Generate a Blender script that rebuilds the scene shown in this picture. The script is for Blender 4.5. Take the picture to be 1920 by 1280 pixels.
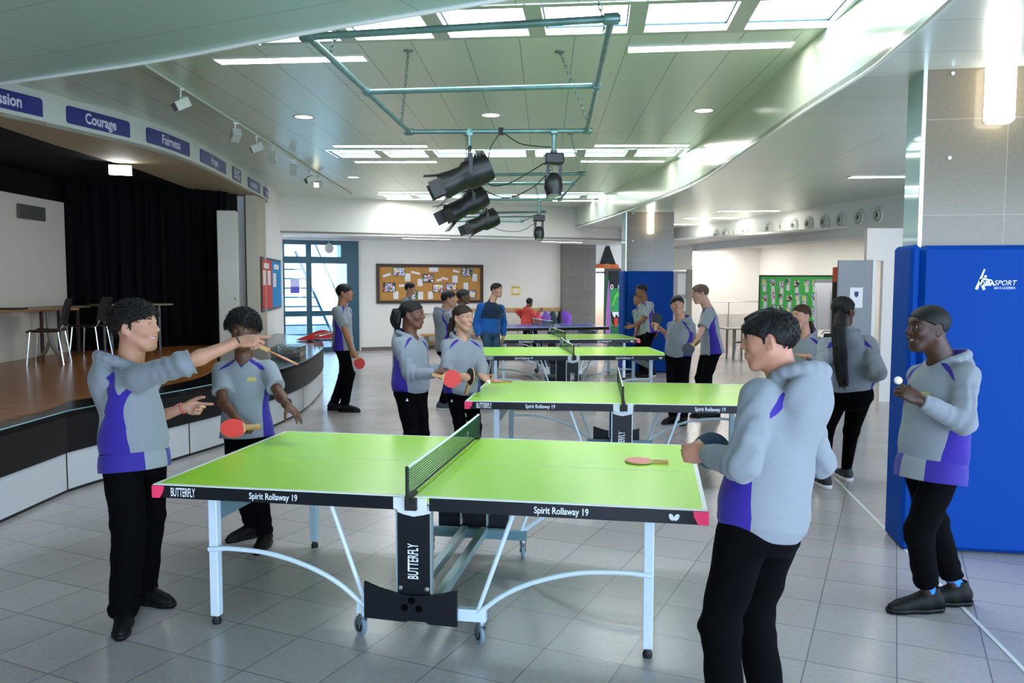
import bpy, bmesh, math, random
import numpy as np
from mathutils import Vector, Matrix
random.seed(7); np.random.seed(7)
for _o in list(bpy.data.objects): bpy.data.objects.remove(_o)
SC = bpy.context.scene
COL = SC.collection
PI = math.pi
# ---------------------------------------------------------------- camera
cam_d = bpy.data.cameras.new('camera'); cam = bpy.data.objects.new('camera', cam_d); COL.objects.link(cam)
cam_d.sensor_width = 36.0; cam_d.lens = 1552.08*36/1920; cam_d.clip_start = 0.05; cam_d.clip_end = 200
YAW, PITCH, ROLL = -0.171270851, 0.0712434561, 0.00236039705
_f = Vector((math.sin(YAW)*math.cos(PITCH), math.cos(YAW)*math.cos(PITCH), -math.sin(PITCH)))
_r = Vector((math.cos(YAW), -math.sin(YAW), 0)); _u = _r.cross(_f)
_r2 = math.cos(ROLL)*_r + math.sin(ROLL)*_u; _u2 = -math.sin(ROLL)*_r + math.cos(ROLL)*_u
_m = Matrix((_r2, _u2, -_f)).transposed().to_4x4(); _m.translation = Vector((1.12537506, -4.526245, 1.78292976))
cam.matrix_world = _m
SC.camera = cam
# ---------------------------------------------------------------- world, exposure
SC.view_settings.view_transform = 'Standard'; SC.view_settings.look = 'None'
SC.view_settings.gamma = 1.0; SC.view_settings.use_curve_mapping = False
SC.view_settings.exposure = 1.75
W = bpy.data.worlds.new('world'); SC.world = W; W.use_nodes = True
_bg = W.node_tree.nodes['Background']; _bg.inputs[0].default_value = (0.60, 0.76, 1.0, 1); _bg.inputs[1].default_value = 3.0
SC.cycles.use_denoising = True
SC.cycles.max_bounces = 6; SC.cycles.diffuse_bounces = 4; SC.cycles.glossy_bounces = 3; SC.cycles.transmission_bounces = 4
SC.cycles.transparent_max_bounces = 6; SC.cycles.sample_clamp_indirect = 4.0; SC.cycles.caustics_reflective = False; SC.cycles.caustics_refractive = False
SKY_E, TUBE_E, SCONCE_E, DOWN_E = 4.5, 9.0, 2.6, .7

# ---------------------------------------------------------------- materials
MATS = {}
def srgb(h):
    if isinstance(h, str):
        c = [int(h[i:i+2], 16)/255 for i in (0, 2, 4)]
    else: c = [v/255 for v in h]
    return tuple(v/12.92 if v <= .04045 else ((v+.055)/1.055)**2.4 for v in c)
def M(name, col, rough=.5, metal=0., spec=.5, emit=None, estr=0., noise=None, bump=None, coat=0., alpha=1., trans=0.):
    """procedural Principled material; noise=(scale, amount) varies colour, bump=(scale, strength)"""
    if name in MATS: return MATS[name]
    m = bpy.data.materials.new(name); m.use_nodes = True; MATS[name] = m
    nt = m.node_tree; b = nt.nodes['Principled BSDF']
    c = srgb(col) if isinstance(col, str) else col
    b.inputs['Base Color'].default_value = (*c, 1); b.inputs['Roughness'].default_value = rough
    b.inputs['Metallic'].default_value = metal; b.inputs['Specular IOR Level'].default_value = spec
    b.inputs['Coat Weight'].default_value = coat; b.inputs['Alpha'].default_value = alpha
    b.inputs['Transmission Weight'].default_value = trans
    if emit is not None:
        e = srgb(emit) if isinstance(emit, str) else emit
        b.inputs['Emission Color'].default_value = (*e, 1); b.inputs['Emission Strength'].default_value = estr
    if noise or bump:
        tc = nt.nodes.new('ShaderNodeTexCoord')
    if noise:
        n = nt.nodes.new('ShaderNodeTexNoise'); n.inputs['Scale'].default_value = noise[0]; n.inputs['Detail'].default_value = 5
        nt.links.new(tc.outputs['Object'], n.inputs['Vector'])
        r = nt.nodes.new('ShaderNodeValToRGB'); a = noise[1]
        r.color_ramp.elements[0].position = .3; r.color_ramp.elements[1].position = .7
        r.color_ramp.elements[0].color = (*[max(0, v*(1-a)) for v in c], 1); r.color_ramp.elements[1].color = (*[min(1, v*(1+a)) for v in c], 1)
        nt.links.new(n.outputs['Fac'], r.inputs['Fac']); nt.links.new(r.outputs['Color'], b.inputs['Base Color'])
    if bump:
        n2 = nt.nodes.new('ShaderNodeTexNoise'); n2.inputs['Scale'].default_value = bump[0]; n2.inputs['Detail'].default_value = 3
        nt.links.new(tc.outputs['Object'], n2.inputs['Vector'])
        bp = nt.nodes.new('ShaderNodeBump'); bp.inputs['Strength'].default_value = bump[1]; bp.inputs['Distance'].default_value = .01
        nt.links.new(n2.outputs['Fac'], bp.inputs['Height']); nt.links.new(bp.outputs['Normal'], b.inputs['Normal'])
    return m
def M_grid(name, c1, c2, cm, bw, bh, mortar, ang=0, offset=0., rough=.3, spec=.5, metal=0., noise=.0, axes='XY', shift=(0, 0)):
    """tiles or panels: brick texture laid in object space"""
    m = bpy.data.materials.new(name); m.use_nodes = True; MATS[name] = m
    nt = m.node_tree; b = nt.nodes['Principled BSDF']
    b.inputs['Roughness'].default_value = rough; b.inputs['Specular IOR Level'].default_value = spec; b.inputs['Metallic'].default_value = metal
    tc = nt.nodes.new('ShaderNodeTexCoord'); vec = tc.outputs['Object']
    if axes != 'XY':
        sp = nt.nodes.new('ShaderNodeSeparateXYZ'); cb = nt.nodes.new('ShaderNodeCombineXYZ'); nt.links.new(vec, sp.inputs[0])
        nt.links.new(sp.outputs['XYZ'.index(axes[0])], cb.inputs[0]); nt.links.new(sp.outputs['XYZ'.index(axes[1])], cb.inputs[1]); vec = cb.outputs[0]
    mp = nt.nodes.new('ShaderNodeMapping'); mp.vector_type = 'POINT'; mp.inputs['Rotation'].default_value[2] = ang
    mp.inputs['Location'].default_value = (shift[0], shift[1], 0)
    nt.links.new(vec, mp.inputs['Vector'])
    br = nt.nodes.new('ShaderNodeTexBrick'); br.offset = offset; br.squash = 1.0
    br.inputs['Color1'].default_value = (*c1, 1); br.inputs['Color2'].default_value = (*c2, 1); br.inputs['Mortar'].default_value = (*cm, 1)
    br.inputs['Scale'].default_value = 1; br.inputs['Mortar Size'].default_value = mortar; br.inputs['Mortar Smooth'].default_value = .1
    br.inputs['Brick Width'].default_value = bw; br.inputs['Row Height'].default_value = bh; br.inputs['Bias'].default_value = 0
    nt.links.new(mp.outputs[0], br.inputs['Vector'])
    out = br.outputs['Color']
    if noise:
        n = nt.nodes.new('ShaderNodeTexNoise'); n.inputs['Scale'].default_value = 60; n.inputs['Detail'].default_value = 6
        nt.links.new(tc.outputs['Object'], n.inputs['Vector'])
        mx = nt.nodes.new('ShaderNodeMix'); mx.data_type = 'RGBA'; mx.blend_type = 'OVERLAY'; mx.inputs[0].default_value = noise
        nt.links.new(out, mx.inputs[6]); nt.links.new(n.outputs['Color'], mx.inputs[7]); out = mx.outputs[2]
    nt.links.new(out, b.inputs['Base Color'])
    return m
def emis(name, col, s):
    m = bpy.data.materials.new(name); m.use_nodes = True; MATS[name] = m
    nt = m.node_tree; b = nt.nodes['Principled BSDF']; c = srgb(col) if isinstance(col, str) else col
    b.inputs['Base Color'].default_value = (.8, .8, .8, 1); b.inputs['Emission Color'].default_value = (*c, 1); b.inputs['Emission Strength'].default_value = s
    return m

# ---------------------------------------------------------------- mesh helpers
class MB:
    """collects shapes, then links them as ONE mesh object"""
    def __init__(s): s.v = []; s.f = []; s.m = []
    def add(s, vs, fs, mi=0):
        o = len(s.v); s.v += [tuple(map(float, p)) for p in vs]; s.f += [tuple(i+o for i in q) for q in fs]; s.m += [mi]*len(fs); return s
    def box(s, x0, x1, y0, y1, z0, z1, mi=0, bev=0.):
        if bev > 0:
            b = min(bev, (x1-x0)/2.01, (y1-y0)/2.01, (z1-z0)/2.01)
            pl = [(x0+b, y0), (x1-b, y0), (x1, y0+b), (x1, y1-b), (x1-b, y1), (x0+b, y1), (x0, y1-b), (x0, y0+b)]
            inn = [(x0+b, y0+b), (x1-b, y0+b), (x1-b, y0+b), (x1-b, y1-b), (x1-b, y1-b), (x0+b, y1-b), (x0+b, y1-b), (x0+b, y0+b)]
            vs = [(x, y, z0) for x, y in inn]+[(x, y, z0+b) for x, y in pl]+[(x, y, z1-b) for x, y in pl]+[(x, y, z1) for x, y in inn]
            fs = [(7, 6, 5, 4, 3, 2, 1, 0), (24, 25, 26, 27, 28, 29, 30, 31)]
            for l in range(3):
                for i in range(8): j = (i+1) % 8; fs.append((l*8+i, l*8+j, l*8+8+j, l*8+8+i))
            return s.add(vs, fs, mi)
        vs = [(x, y, z) for z in (z0, z1) for x, y in ((x0, y0), (x1, y0), (x1, y1), (x0, y1))]
        return s.add(vs, [(3, 2, 1, 0), (4, 5, 6, 7), (0, 1, 5, 4), (1, 2, 6, 5), (2, 3, 7, 6), (3, 0, 4, 7)], mi)
    def obox(s, c, ux, uy, uz, hx, hy, hz, mi=0):
        c, ux, uy, uz = map(Vector, (c, ux, uy, uz)); ux = ux.normalized(); uy = uy.normalized(); uz = uz.normalized()
        vs = [c+ux*hx*a+uy*hy*b+uz*hz*d for d in (-1, 1) for a, b in ((-1, -1), (1, -1), (1, 1), (-1, 1))]
        return s.add(vs, [(3, 2, 1, 0), (4, 5, 6, 7), (0, 1, 5, 4), (1, 2, 6, 5), (2, 3, 7, 6), (3, 0, 4, 7)], mi)
    def bar(s, a, b, w, h, mi=0, up=(0, 0, 1)):
        a, b = Vector(a), Vector(b); d = (b-a); L = d.length; d.normalize(); u = Vector(up)
        if abs(d.dot(u)) > .95: u = Vector((0, 1, 0))
        x = d.cross(u).normalized(); y = x.cross(d)
        return s.obox((a+b)/2, d, x, y, L/2, w/2, h/2, mi)
    def tube(s, path, r, n=10, mi=0, closed=False, r2=None):
        P = [Vector(p) for p in path]; N = len(P); rings = []; prev = None
        for i, p in enumerate(P):
            if closed: t = P[(i+1) % N]-P[i-1]
            else: t = (P[min(i+1, N-1)]-P[max(i-1, 0)])
            t.normalize()
            if prev is None:
                u = Vector((0, 0, 1)) if abs(t.z) < .9 else Vector((1, 0, 0)); x = t.cross(u).normalized()
            else: x = (prev-t*prev.dot(t)).normalized()
            prev = x; y = t.cross(x)
            rr = r if r2 is None else r+(r2-r)*i/max(1, N-1)
            rings.append([p+(x*math.cos(2*PI*k/n)+y*math.sin(2*PI*k/n))*rr for k in range(n)])
        vs = [v for rg in rings for v in rg]; fs = []
        for i in range(N if closed else N-1):
            j = (i+1) % N
            for k in range(n): l = (k+1) % n; fs.append((i*n+k, i*n+l, j*n+l, j*n+k))
        if not closed: fs += [tuple(range(n-1, -1, -1)), tuple((N-1)*n+k for k in range(n))]
        return s.add(vs, fs, mi)
    def lathe(s, prof, c=(0, 0, 0), ax=(0, 0, 1), n=24, mi=0, caps=True):
        c = Vector(c); ax = Vector(ax).normalized(); u = Vector((1, 0, 0)) if abs(ax.x) < .9 else Vector((0, 1, 0))
        x = ax.cross(u).normalized(); y = ax.cross(x); vs = []; fs = []
        for r, h in prof: vs += [c+ax*h+(x*math.cos(2*PI*k/n)+y*math.sin(2*PI*k/n))*r for k in range(n)]
        for i in range(len(prof)-1):
            for k in range(n): l = (k+1) % n; fs.append((i*n+k, i*n+l, (i+1)*n+l, (i+1)*n+k))
        if caps: fs += [tuple(range(n-1, -1, -1)), tuple((len(prof)-1)*n+k for k in range(n))]
        return s.add(vs, fs, mi)
    def prism(s, poly, z0, z1, mi=0, mside=None, mbot=None):
        n = len(poly); a = sum(poly[i][0]*poly[(i+1) % n][1]-poly[(i+1) % n][0]*poly[i][1] for i in range(n))
        if a < 0: poly = poly[::-1]
        vs = [(x, y, z0) for x, y in poly]+[(x, y, z1) for x, y in poly]
        s.add(vs, [tuple(range(n, 2*n))], mi); o = len(s.v)-2*n
        s.f.append(tuple(o+i for i in range(n-1, -1, -1))); s.m.append(mi if mbot is None else mbot)
        for i in range(n): j = (i+1) % n; s.f.append((o+i, o+j, o+n+j, o+n+i)); s.m.append(mi if mside is None else mside)
        return s
    def vprism(s, poly, org, ux, uz, depth, mi=0):
        """2-D outline (u,w) standing in the plane ux,uz, extruded by depth along ux x uz"""
        org, ux, uz = Vector(org), Vector(ux).normalized(), Vector(uz).normalized(); nrm = ux.cross(uz); n = len(poly)
        vs = [org+ux*a+uz*b for a, b in poly]+[org+ux*a+uz*b+nrm*depth for a, b in poly]
        fs = [tuple(range(n-1, -1, -1)), tuple(range(n, 2*n))]+[(i, (i+1) % n, n+(i+1) % n, n+i) for i in range(n)]
        return s.add(vs, fs, mi)
    def build(s, name, mats, parent=None, smooth=False, loc=None):
        me = bpy.data.meshes.new(name); me.from_pydata(s.v, [], s.f)
        mats = mats if isinstance(mats, (list, tuple)) else [mats]
        for m in mats: me.materials.append(m)
        if len(mats) > 1: me.polygons.foreach_set('material_index', s.m)
        bm = bmesh.new(); bm.from_mesh(me); bmesh.ops.recalc_face_normals(bm, faces=bm.faces); bm.to_mesh(me); bm.free()
        o = bpy.data.objects.new(name, me); COL.objects.link(o)
        if smooth:
            me.polygons.foreach_set('use_smooth', [True]*len(me.polygons))
            try: me.set_sharp_from_angle(angle=math.radians(40))
            except Exception: pass
        me.update()
        if parent is not None: o.parent = parent
        if loc is not None: o.location = loc
        return o
def tag(o, label=None, cat=None, group=None, kind=None):
    if label: o['label'] = label
    if cat: o['category'] = cat
    if group: o['group'] = group
    if kind: o['kind'] = kind
    return o
def thing(name, loc, rz, label, cat, group=None):
    o = bpy.data.objects.new(name, None); COL.objects.link(o); o.empty_display_size = .1
    o.location = loc; o.rotation_euler = (0, 0, rz); return tag(o, label, cat, group)
def children_of(o): return [c for c in bpy.data.objects if c.parent == o]
def dup(o, loc=None, rz=None, label=None, parent=None):
    c = o.copy(); COL.objects.link(c)
    if parent is not None: c.parent = parent
    if loc is not None: c.location = loc
    if rz is not None: c.rotation_euler = (0, 0, rz)
    if label: c['label'] = label
    for ch in children_of(o): dup(ch, parent=c)
    return c
def struct(mb, name, mats, label=None, smooth=False, cat=None):
    o = mb.build(name, mats, smooth=smooth); return tag(o, label, cat, kind='structure')
def catmull(P, n=8):
    P = [np.array(p, float) for p in P]; Q = [2*P[0]-P[1]]+P+[2*P[-1]-P[-2]]; o = []
    for i in range(1, len(Q)-2):
        a, b, c, d = Q[i-1:i+3]
        for k in range(n):
            t = k/n; o.append(.5*(2*b+(c-a)*t+(2*a-5*b+4*c-d)*t*t+(3*b-a-3*c+d)*t**3))
    o.append(Q[-2]); return [tuple(map(float, p)) for p in o]
def text_mb(txt, size, sx=1., shear=0., bold=0., align='CENTER', ext=0.):
    """lettering as flat polygons; returns (verts2d, faces)"""
    cu = bpy.data.curves.new('lettering', 'FONT'); cu.body = txt; cu.size = size; cu.align_x = align; cu.align_y = 'CENTER'
    cu.shear = shear; cu.offset = bold; cu.resolution_u = 3; cu.fill_mode = 'FRONT'
    ob = bpy.data.objects.new('lettering', cu); COL.objects.link(ob)
    dg = bpy.context.evaluated_depsgraph_get(); me = bpy.data.meshes.new_from_object(ob.evaluated_get(dg))
    vs = [(v.co.x*sx, v.co.y) for v in me.vertices]; fs = [tuple(p.vertices) for p in me.polygons]
    bpy.data.objects.remove(ob); bpy.data.curves.remove(cu); bpy.data.meshes.remove(me)
    return vs, fs
def text_on(mb, txt, size, org, ux, uz, mi=0, off=.002, **k):
    vs, fs = text_mb(txt, size, **k); org, ux, uz = Vector(org), Vector(ux).normalized(), Vector(uz).normalized(); n = ux.cross(uz)
    mb.add([org+ux*a+uz*b+n*off for a, b in vs], fs, mi); return mb
# ================================================================ room shell
HI, LO, BK, STZ = 3.68, 3.17, 2.87, 0.70
m_floor = M_grid('floor_tile', srgb('a79f9f'), srgb('b2aaaa'), srgb('7b7676'), .39, .40, .0035, ang=math.radians(15), rough=.22, noise=.22, shift=(.02, .05))
m_ceil = M_grid('ceiling_panel', srgb('d8e2cc'), srgb('dce5d1'), srgb('858f80'), .43, 4.9, .004, ang=math.radians(-7.5), rough=.3, metal=.15, shift=(.12, -1.2))
m_low = M_grid('low_ceiling_panel', srgb('ccd2c7'), srgb('d0d5cb'), srgb('969c92'), 1.2, .62, .004, ang=math.radians(-6), rough=.28, metal=.25)
m_low2 = M_grid('near_ceiling_panel', srgb('b2cdbf'), srgb('b6d0c2'), srgb('90a59a'), 2.4, .62, .004, ang=math.radians(16), rough=.34, metal=.25)
m_fascia = M('fascia_paint', 'd5dccb', .2, metal=.25)
m_wall = M('wall_paint', 'e9e4da', .6)
m_wallw = M('white_wall_paint', 'eee9e2', .55)
m_beige = M('beige_plaster', 'b5a584', .75)
m_white = M('white_paint', 'e4e6e0', .4)
m_black = M('stage_black', (.0035, .0035, .004), .8, spec=.2)
m_teal = M('teal_frame_paint', '0d4553', .35)
m_stone = M_grid('stone_tile', srgb('67593f'), srgb('6c5e44'), srgb('857a63'), .62, .62, .003, rough=.16, noise=.3, axes='XZ', shift=(.1, .25))
m_grey = M('grey_paint', '8b9296', .5)
m_dark = M('dark_trim', '2a2724', .5)
m_steel = M('brushed_steel', 'b9bcbc', .3, metal=.9)
m_tube = emis('tube_light', (1.0, .985, .95), TUBE_E)
m_sky = emis('skylight_glass', (.70, .87, 1.0), SKY_E)
m_frame = M('skylight_frame', 'c3cdb9', .35, metal=.3)

struct(MB().box(-13, 10, -8, 24, -.2, 0), 'floor', m_floor, 'speckled grey tiled floor laid on the diagonal')
fa_right = catmull([(2.52, -1.05), (2.53, 0), (2.5, .8), (2.46, 1.4), (2.29, 2.52), (2.04, 4.51), (1.69, 7.23), (1.18, 9.45), (.1, 13.45), (-.9, 16.6)], 6)
fa_near = catmull([(-9, 2.2), (-6.2, 1.45), (-3.42, .69), (-2.03, .33), (-.86, -.07), (.33, -.43), (1.4, -.76), (2.52, -1.05)], 5)
beamA, beamB = Vector((-7.6, 12.58, 0)), Vector((-.9, 16.6, 0))
# upper ceiling, with openings for the three skylight rows
ceilmb = MB()
rows = []
def row_frame(p, ang, x0, pitch, n, w, dep): rows.append((Vector((p[0], p[1], 0)), math.radians(ang), x0, pitch, n, w, dep))
row_frame((-1.23, 1.90), 4.1, -.72, .742, 6, .655, .78)
row_frame((-3.6, 7.35), 7.4, 0, .738, 7, .64, .74)
row_frame((-4.86, 13.3), 8.4, 0, .75, 7, .62, .74)
rows[0] = (Vector((-1.23, 1.5, 0)), math.radians(4.1), -.72, .742, 6, .655, .78)
# solid ceiling slab in strips between the rows (strips follow each row's own angle)
def rline(r, off, x): p, a = r[0], r[1]; return (p.x+x*math.cos(a)-off*math.sin(a), p.y+x*math.sin(a)+off*math.cos(a))
def quad_strip(a0, a1, b0, b1): ceilmb.add([(*a0, HI), (*a1, HI), (*b1, HI), (*b0, HI)], [(0, 1, 2, 3)])
L_, R_ = -9.5, 9.0
prev = ((-12.0, -1.6), (5.0, -1.6))
for r in rows:
    h = r[6]/2; x0 = r[2]-.06; x1 = r[2]+r[3]*r[4]
    lo = (rline(r, -h, L_), rline(r, -h, R_)); hi = (rline(r, h, L_), rline(r, h, R_))
    quad_strip(prev[0], prev[1], lo[0], lo[1])
    quad_strip(rline(r, -h, L_), rline(r, -h, x0), rline(r, h, L_), rline(r, h, x0))
    quad_strip(rline(r, -h, x1), rline(r, -h, R_), rline(r, h, x1), rline(r, h, R_))
    prev = hi
quad_strip(prev[0], prev[1], (-13, 19), (5, 21))
struct(ceilmb, 'ceiling', m_ceil, 'pale green glossy panelled upper ceiling with skylight rows')
# skylights: each a framed pane set up into its opening
for ri, r in enumerate(rows):
    p, a, x0, pitch, n, w, dep = r; ux = Vector((math.cos(a), math.sin(a), 0)); uy = Vector((-math.sin(a), math.cos(a), 0))
    for i in range(n):
        cx = x0+pitch*i+w/2; c = p+ux*cx; g = (pitch-w)/2; fr = MB()
        h = dep/2; wi = w/2; z = HI
        # sloping reveal + inner lip
        o4 = [c-ux*(wi+g)-uy*h, c+ux*(wi+g)-uy*h, c+ux*(wi+g)+uy*h, c-ux*(wi+g)+uy*h]
        i4 = [c-ux*(wi-.02)-uy*(h-.07), c+ux*(wi-.02)-uy*(h-.07), c+ux*(wi-.02)+uy*(h-.07), c-ux*(wi-.02)+uy*(h-.07)]
        vs = [(*q.xy, z-.004) for q in o4]+[(*q.xy, z-.004) for q in i4]+[(*q.xy, z+.07) for q in i4]
        fs = []
        for k in range(4): l = (k+1) % 4; fs += [(k, l, 4+l, 4+k), (4+k, 4+l, 8+l, 8+k)]
        fr.add(vs, fs)
        f_o = fr.build('window_%d' % (ri*7+i+1), m_frame); tag(f_o, kind='structure', label='framed skylight pane in the upper ceiling')
        dk = MB()
        for k in range(4):
            l = (k+1) % 4; A, B = Vector((*i4[k].xy, z+.055)), Vector((*i4[l].xy, z+.055)); dk.bar(A, B, .02, .012)
        dk.build('gasket', M('gasket_blue', '2b4a66', .5), f_o)
        MB().add([(*q.xy, z+.06) for q in i4], [(0, 1, 2, 3)]).build('pane', m_sky, f_o)
# low ceilings and their curved fascias
lowr = MB(); P_ = [(x, y) for x, y in fa_right]
lowr.prism([(x, y) for x, y in fa_right]+[(2.6, 20.5), (9.5, 20.5), (9.5, -1.05)], LO, LO+.05)
struct(lowr, 'trim_1', m_low, 'low panelled ceiling along the right side')
lown = MB().prism([(x, y) for x, y in fa_near]+[(9.5, -1.05), (9.5, -8), (-9, -8)], LO+.001, LO+.05)
struct(lown, 'trim_2', m_low2, 'low green-grey panelled ceiling nearest the viewer')
fb = MB()
def vert_band(path, z0, z1, th=.03, mb=None, mi=0):
    mb = mb or MB(); n = len(path)
    vs = [(x, y, z0) for x, y in path]+[(x, y, z1) for x, y in path]
    return mb.add(vs, [(i, i+1, n+i+1, n+i) for i in range(n-1)], mi)
fo = vert_band(fa_right, LO-.015, HI).build('trim_3', m_fascia, smooth=True); tag(fo, 'glossy curved fascia stepping down along the right side', kind='structure')
fo = vert_band(fa_near, LO-.015, HI).build('trim_4', m_fascia, smooth=True); tag(fo, 'curved fascia of the low ceiling nearest the viewer', kind='structure')
lip = MB(); lip.tube([(x, y, LO-.008) for x, y in fa_right], .014, 6); lip.tube([(x, y, LO-.008) for x, y in fa_near], .014, 6)
struct(lip, 'trim_5', m_white, 'thin rounded lip along the low ceiling edges')
# cross beam and back ceiling
bd = (beamB-beamA).normalized(); bn = Vector((-bd.y, bd.x, 0))
bm_ = MB(); q = [beamA-bd*1.5, beamB+bd*2.6, beamB+bd*2.6+bn*.25, beamA-bd*1.5+bn*.25]
bm_.prism([v.xy[:] for v in q], BK-.02, HI)
struct(bm_, 'wall_beam', m_wall, 'cream cross beam dropping from the ceiling before the far wall')
q = [beamA-bd*2, beamB+bd*4.5, beamB+bd*4.5+bn*6.5, beamA-bd*2+bn*6.5]
struct(MB().prism([v.xy[:] for v in q], BK, BK+.05), 'trim_6', M('back_ceiling_paint', 'dcd9cf', .5), 'low cream ceiling in front of the far wall')
# far wall (33 degrees), the glazed door bay at its left end, an opening at its right end
FA = math.radians(33); fu = Vector((math.cos(FA), math.sin(FA), 0)); fn = Vector((math.sin(FA), -math.cos(FA), 0)); F0 = Vector((-6.44, 15.93, 0))
def FW(s, z, off=0.): v = F0+fu*s+fn*off; return Vector((v.x, v.y, z))
def fbox(mb, s0, s1, z0, z1, o0, o1, mi=0):
    c = FW((s0+s1)/2, (z0+z1)/2, (o0+o1)/2); return mb.obox(c, fu, -fn, (0, 0, 1), (s1-s0)/2, abs(o1-o0)/2, (z1-z0)/2, mi)
fw = MB(); fbox(fw, .0, 6.9, 0, BK, -.2, 0); fbox(fw, 7.72, 11, 0, BK, -.2, 0); fbox(fw, 6.9, 7.72, 2.2, BK, -.2, 0); fbox(fw, -1.99, 0, 2.83, BK, -.2, 0)
struct(fw, 'wall_back', m_wall, 'cream far wall with the glazed door bay and cork board')
sk = MB(); fbox(sk, .05, 5.75, 0, .09, 0, .015)
struct(sk, 'baseboard_back', M('skirting_brown', '6f675c', .5), 'brown skirting along the far wall')
colb = MB(); fbox(colb, 5.82, 6.9, 0, BK, 0, .12)
struct(colb, 'wall_back_pier', M_grid('stone_tile_b', srgb('75706a'), srgb('7a756e'), srgb('8f8a82'), .45, .4, .004, rough=.25, noise=.25, axes='XZ'), 'brown stone tiled pier at the right end of the far wall')
# door bay
dr = tag(bpy.data.objects.new('door_1', None), 'teal framed glazed double door bay in the far wall', kind='structure'); COL.objects.link(dr)
df = MB()
for s0, s1 in ((-2.05, -1.97), (-1.98, -1.86), (-1.33, -1.2), (-.30, -.0)): fbox(df, s0, s1, 0, 2.83, -.06, .03)
for z0, z1 in ((0, .12), (.93, 1.05), (2.25, 2.42), (2.72, 2.83)): fbox(df, -2.05, -.02, z0, z1, -.055, .025)
fbox(df, -.45, -.28, 2.3, 2.83, -.05, .028)
df.build('frame', m_teal, dr)
gl = M('door_glass', (.9, .97, 1.0), .03, trans=1.0)
g = MB(); fbox(g, -1.9, -.28, .12, 2.25, -.02, -.012); g.build('pane', gl, dr)
g = MB(); fbox(g, -1.9, -.28, 2.42, 2.72, -.02, -.012); g.build('transom_pane', gl, dr)
hd = MB(); hd.bar(FW(-1.92, 1.0, .07), FW(-1.92, 1.45, .07), .03, .03); hd.bar(FW(-1.92, 1.05, .02), FW(-1.92, 1.05, .07), .02, .02); hd.bar(FW(-1.92, 1.4, .02), FW(-1.92, 1.4, .07), .02, .02); hd.build('door_handle', m_steel, dr)
pp = MB(); fbox(pp, -1.72, -1.5, 1.5, 1.86, -.01, -.004); nt_ = pp.build('door_notice', M('lilac_paper', 'c9c4e6', .7), dr)
pp = MB(); fbox(pp, -1.72, -1.5, 1.5, 1.66, -.004, -.002); pp.build('notice_print', M('violet_print', '5b55b8', .7), nt_)
# stairwell daylit room behind the door
sw = MB()
fbox(sw, -4.2, .6, 0, 3.2, -3.9, -3.8); fbox(sw, .5, .6, 0, 3.2, -3.8, -.21); 
struct(sw, 'wall_stairwell', M('stairwell_white', 'cfe4f2', .6), 'pale blue-white stairwell walls behind the glazed door')
swl = MB(); fbox(swl, -4.2, .6, 3.2, 3.25, -3.9, -.2)
struct(swl, 'wall_stairwell_top', M('stairwell_top', '6e7a66', .6), 'stairwell ceiling')
ws = MB(); fbox(ws, -3.9, .2, .5, 3.0, -3.79, -3.78); wso = ws.build('window_30', emis('stairwell_window', (.40, .74, 1.0), .9)); tag(wso, kind='structure', label='bright stairwell window seen through the glazed door')
stair = thing('staircase', FW(-1.05, 0, -.45), FA, 'steel staircase with open treads behind the glazed door', 'staircase')
for k in range(8):
    z = .35+.25*k; x1 = .62-.105*k
    MB().box(-.95, x1, .0, .28, 0, .035).build('tread', M('stair_steel', '3c7f9c', .4), stair, loc=(0, 1.0, z))
MB().bar((.72, .98, .15), (-.33, .98, 2.6), .05, .06).build('stringer', MATS['stair_steel'], stair)
MB().bar((.98, .9, .95), (.1, .9, 3.0), .03, .03).build('handrail', MATS['stair_steel'], stair)
# opening at right end: bright corridor
cr_ = MB(); fbox(cr_, 6.5, 8.2, 0, 2.6, -2.6, -2.5); fbox(cr_, 6.5, 6.6, 0, 2.6, -2.5, -.2); fbox(cr_, 8.1, 8.2, 0, 2.6, -2.5, -.2); fbox(cr_, 6.5, 8.2, 2.6, 2.65, -2.6, -.2)
struct(cr_, 'wall_corridor', M('corridor_white', 'f3ece4', .6), 'white corridor beyond the decorated doorway')
crl = MB(); fbox(crl, 6.8, 7.9, 2.55, 2.59, -1.8, -1.5); struct(crl, 'trim_7', m_tube, 'corridor ceiling light')
# stage-side wall with the notice board, columns, soffit with values
NW0, NW1 = Vector((-6.05, 9.70, 0)), Vector((-7.04, 12.63, 0)); nu = (NW1-NW0).normalized(); nn = Vector((nu.y, -nu.x, 0)).normalized()
if nn.x < 0: nn = -nn
w_ = MB(); w_.prism([v.xy[:] for v in (NW0, NW1+nu*.6, NW1+nu*.6-nn*.4, NW0-nn*.4)], 0, 3.335); NWm = NW0+(NW1-NW0)*.45; w_.prism([v.xy[:] for v in (NWm, NW1+nu*.6, NW1+nu*.6-nn*.4, NWm-nn*.1)], 3.335, HI)
struct(w_, 'wall_left', m_wallw, 'white side wall between the stage and the glazed door')
pc = MB(); pc.prism([(-6.02, 9.60), (-6.17, 9.47), (-6.75, 10.3), (-6.2, 10.3)], STZ, 3.34)
struct(pc, 'wall_left_pier', M('pier_beige', 'b9b1a0', .7), 'beige pier at the right side of the stage opening')
cb = thing('stage_cabinet', (-5.95, 8.27, STZ), math.radians(25), 'tall off-white cupboard standing at the back right of the stage', 'cupboard')
MB().box(-.09, .22, -.12, .3, 0, 2.25, bev=.01).build('body', M('cupboard_white', 'c4c0b4', .6), cb)
MB().box(-.08, .21, -.135, -.122, .03, 1.4).build('door', M('cupboard_door', 'c8c4b8', .55), cb)
MB().lathe([(.012, 0), (.012, .02)], (.17, -.137, .8), (0, -1, 0), 8).build('knob', m_dark, cb)
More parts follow.
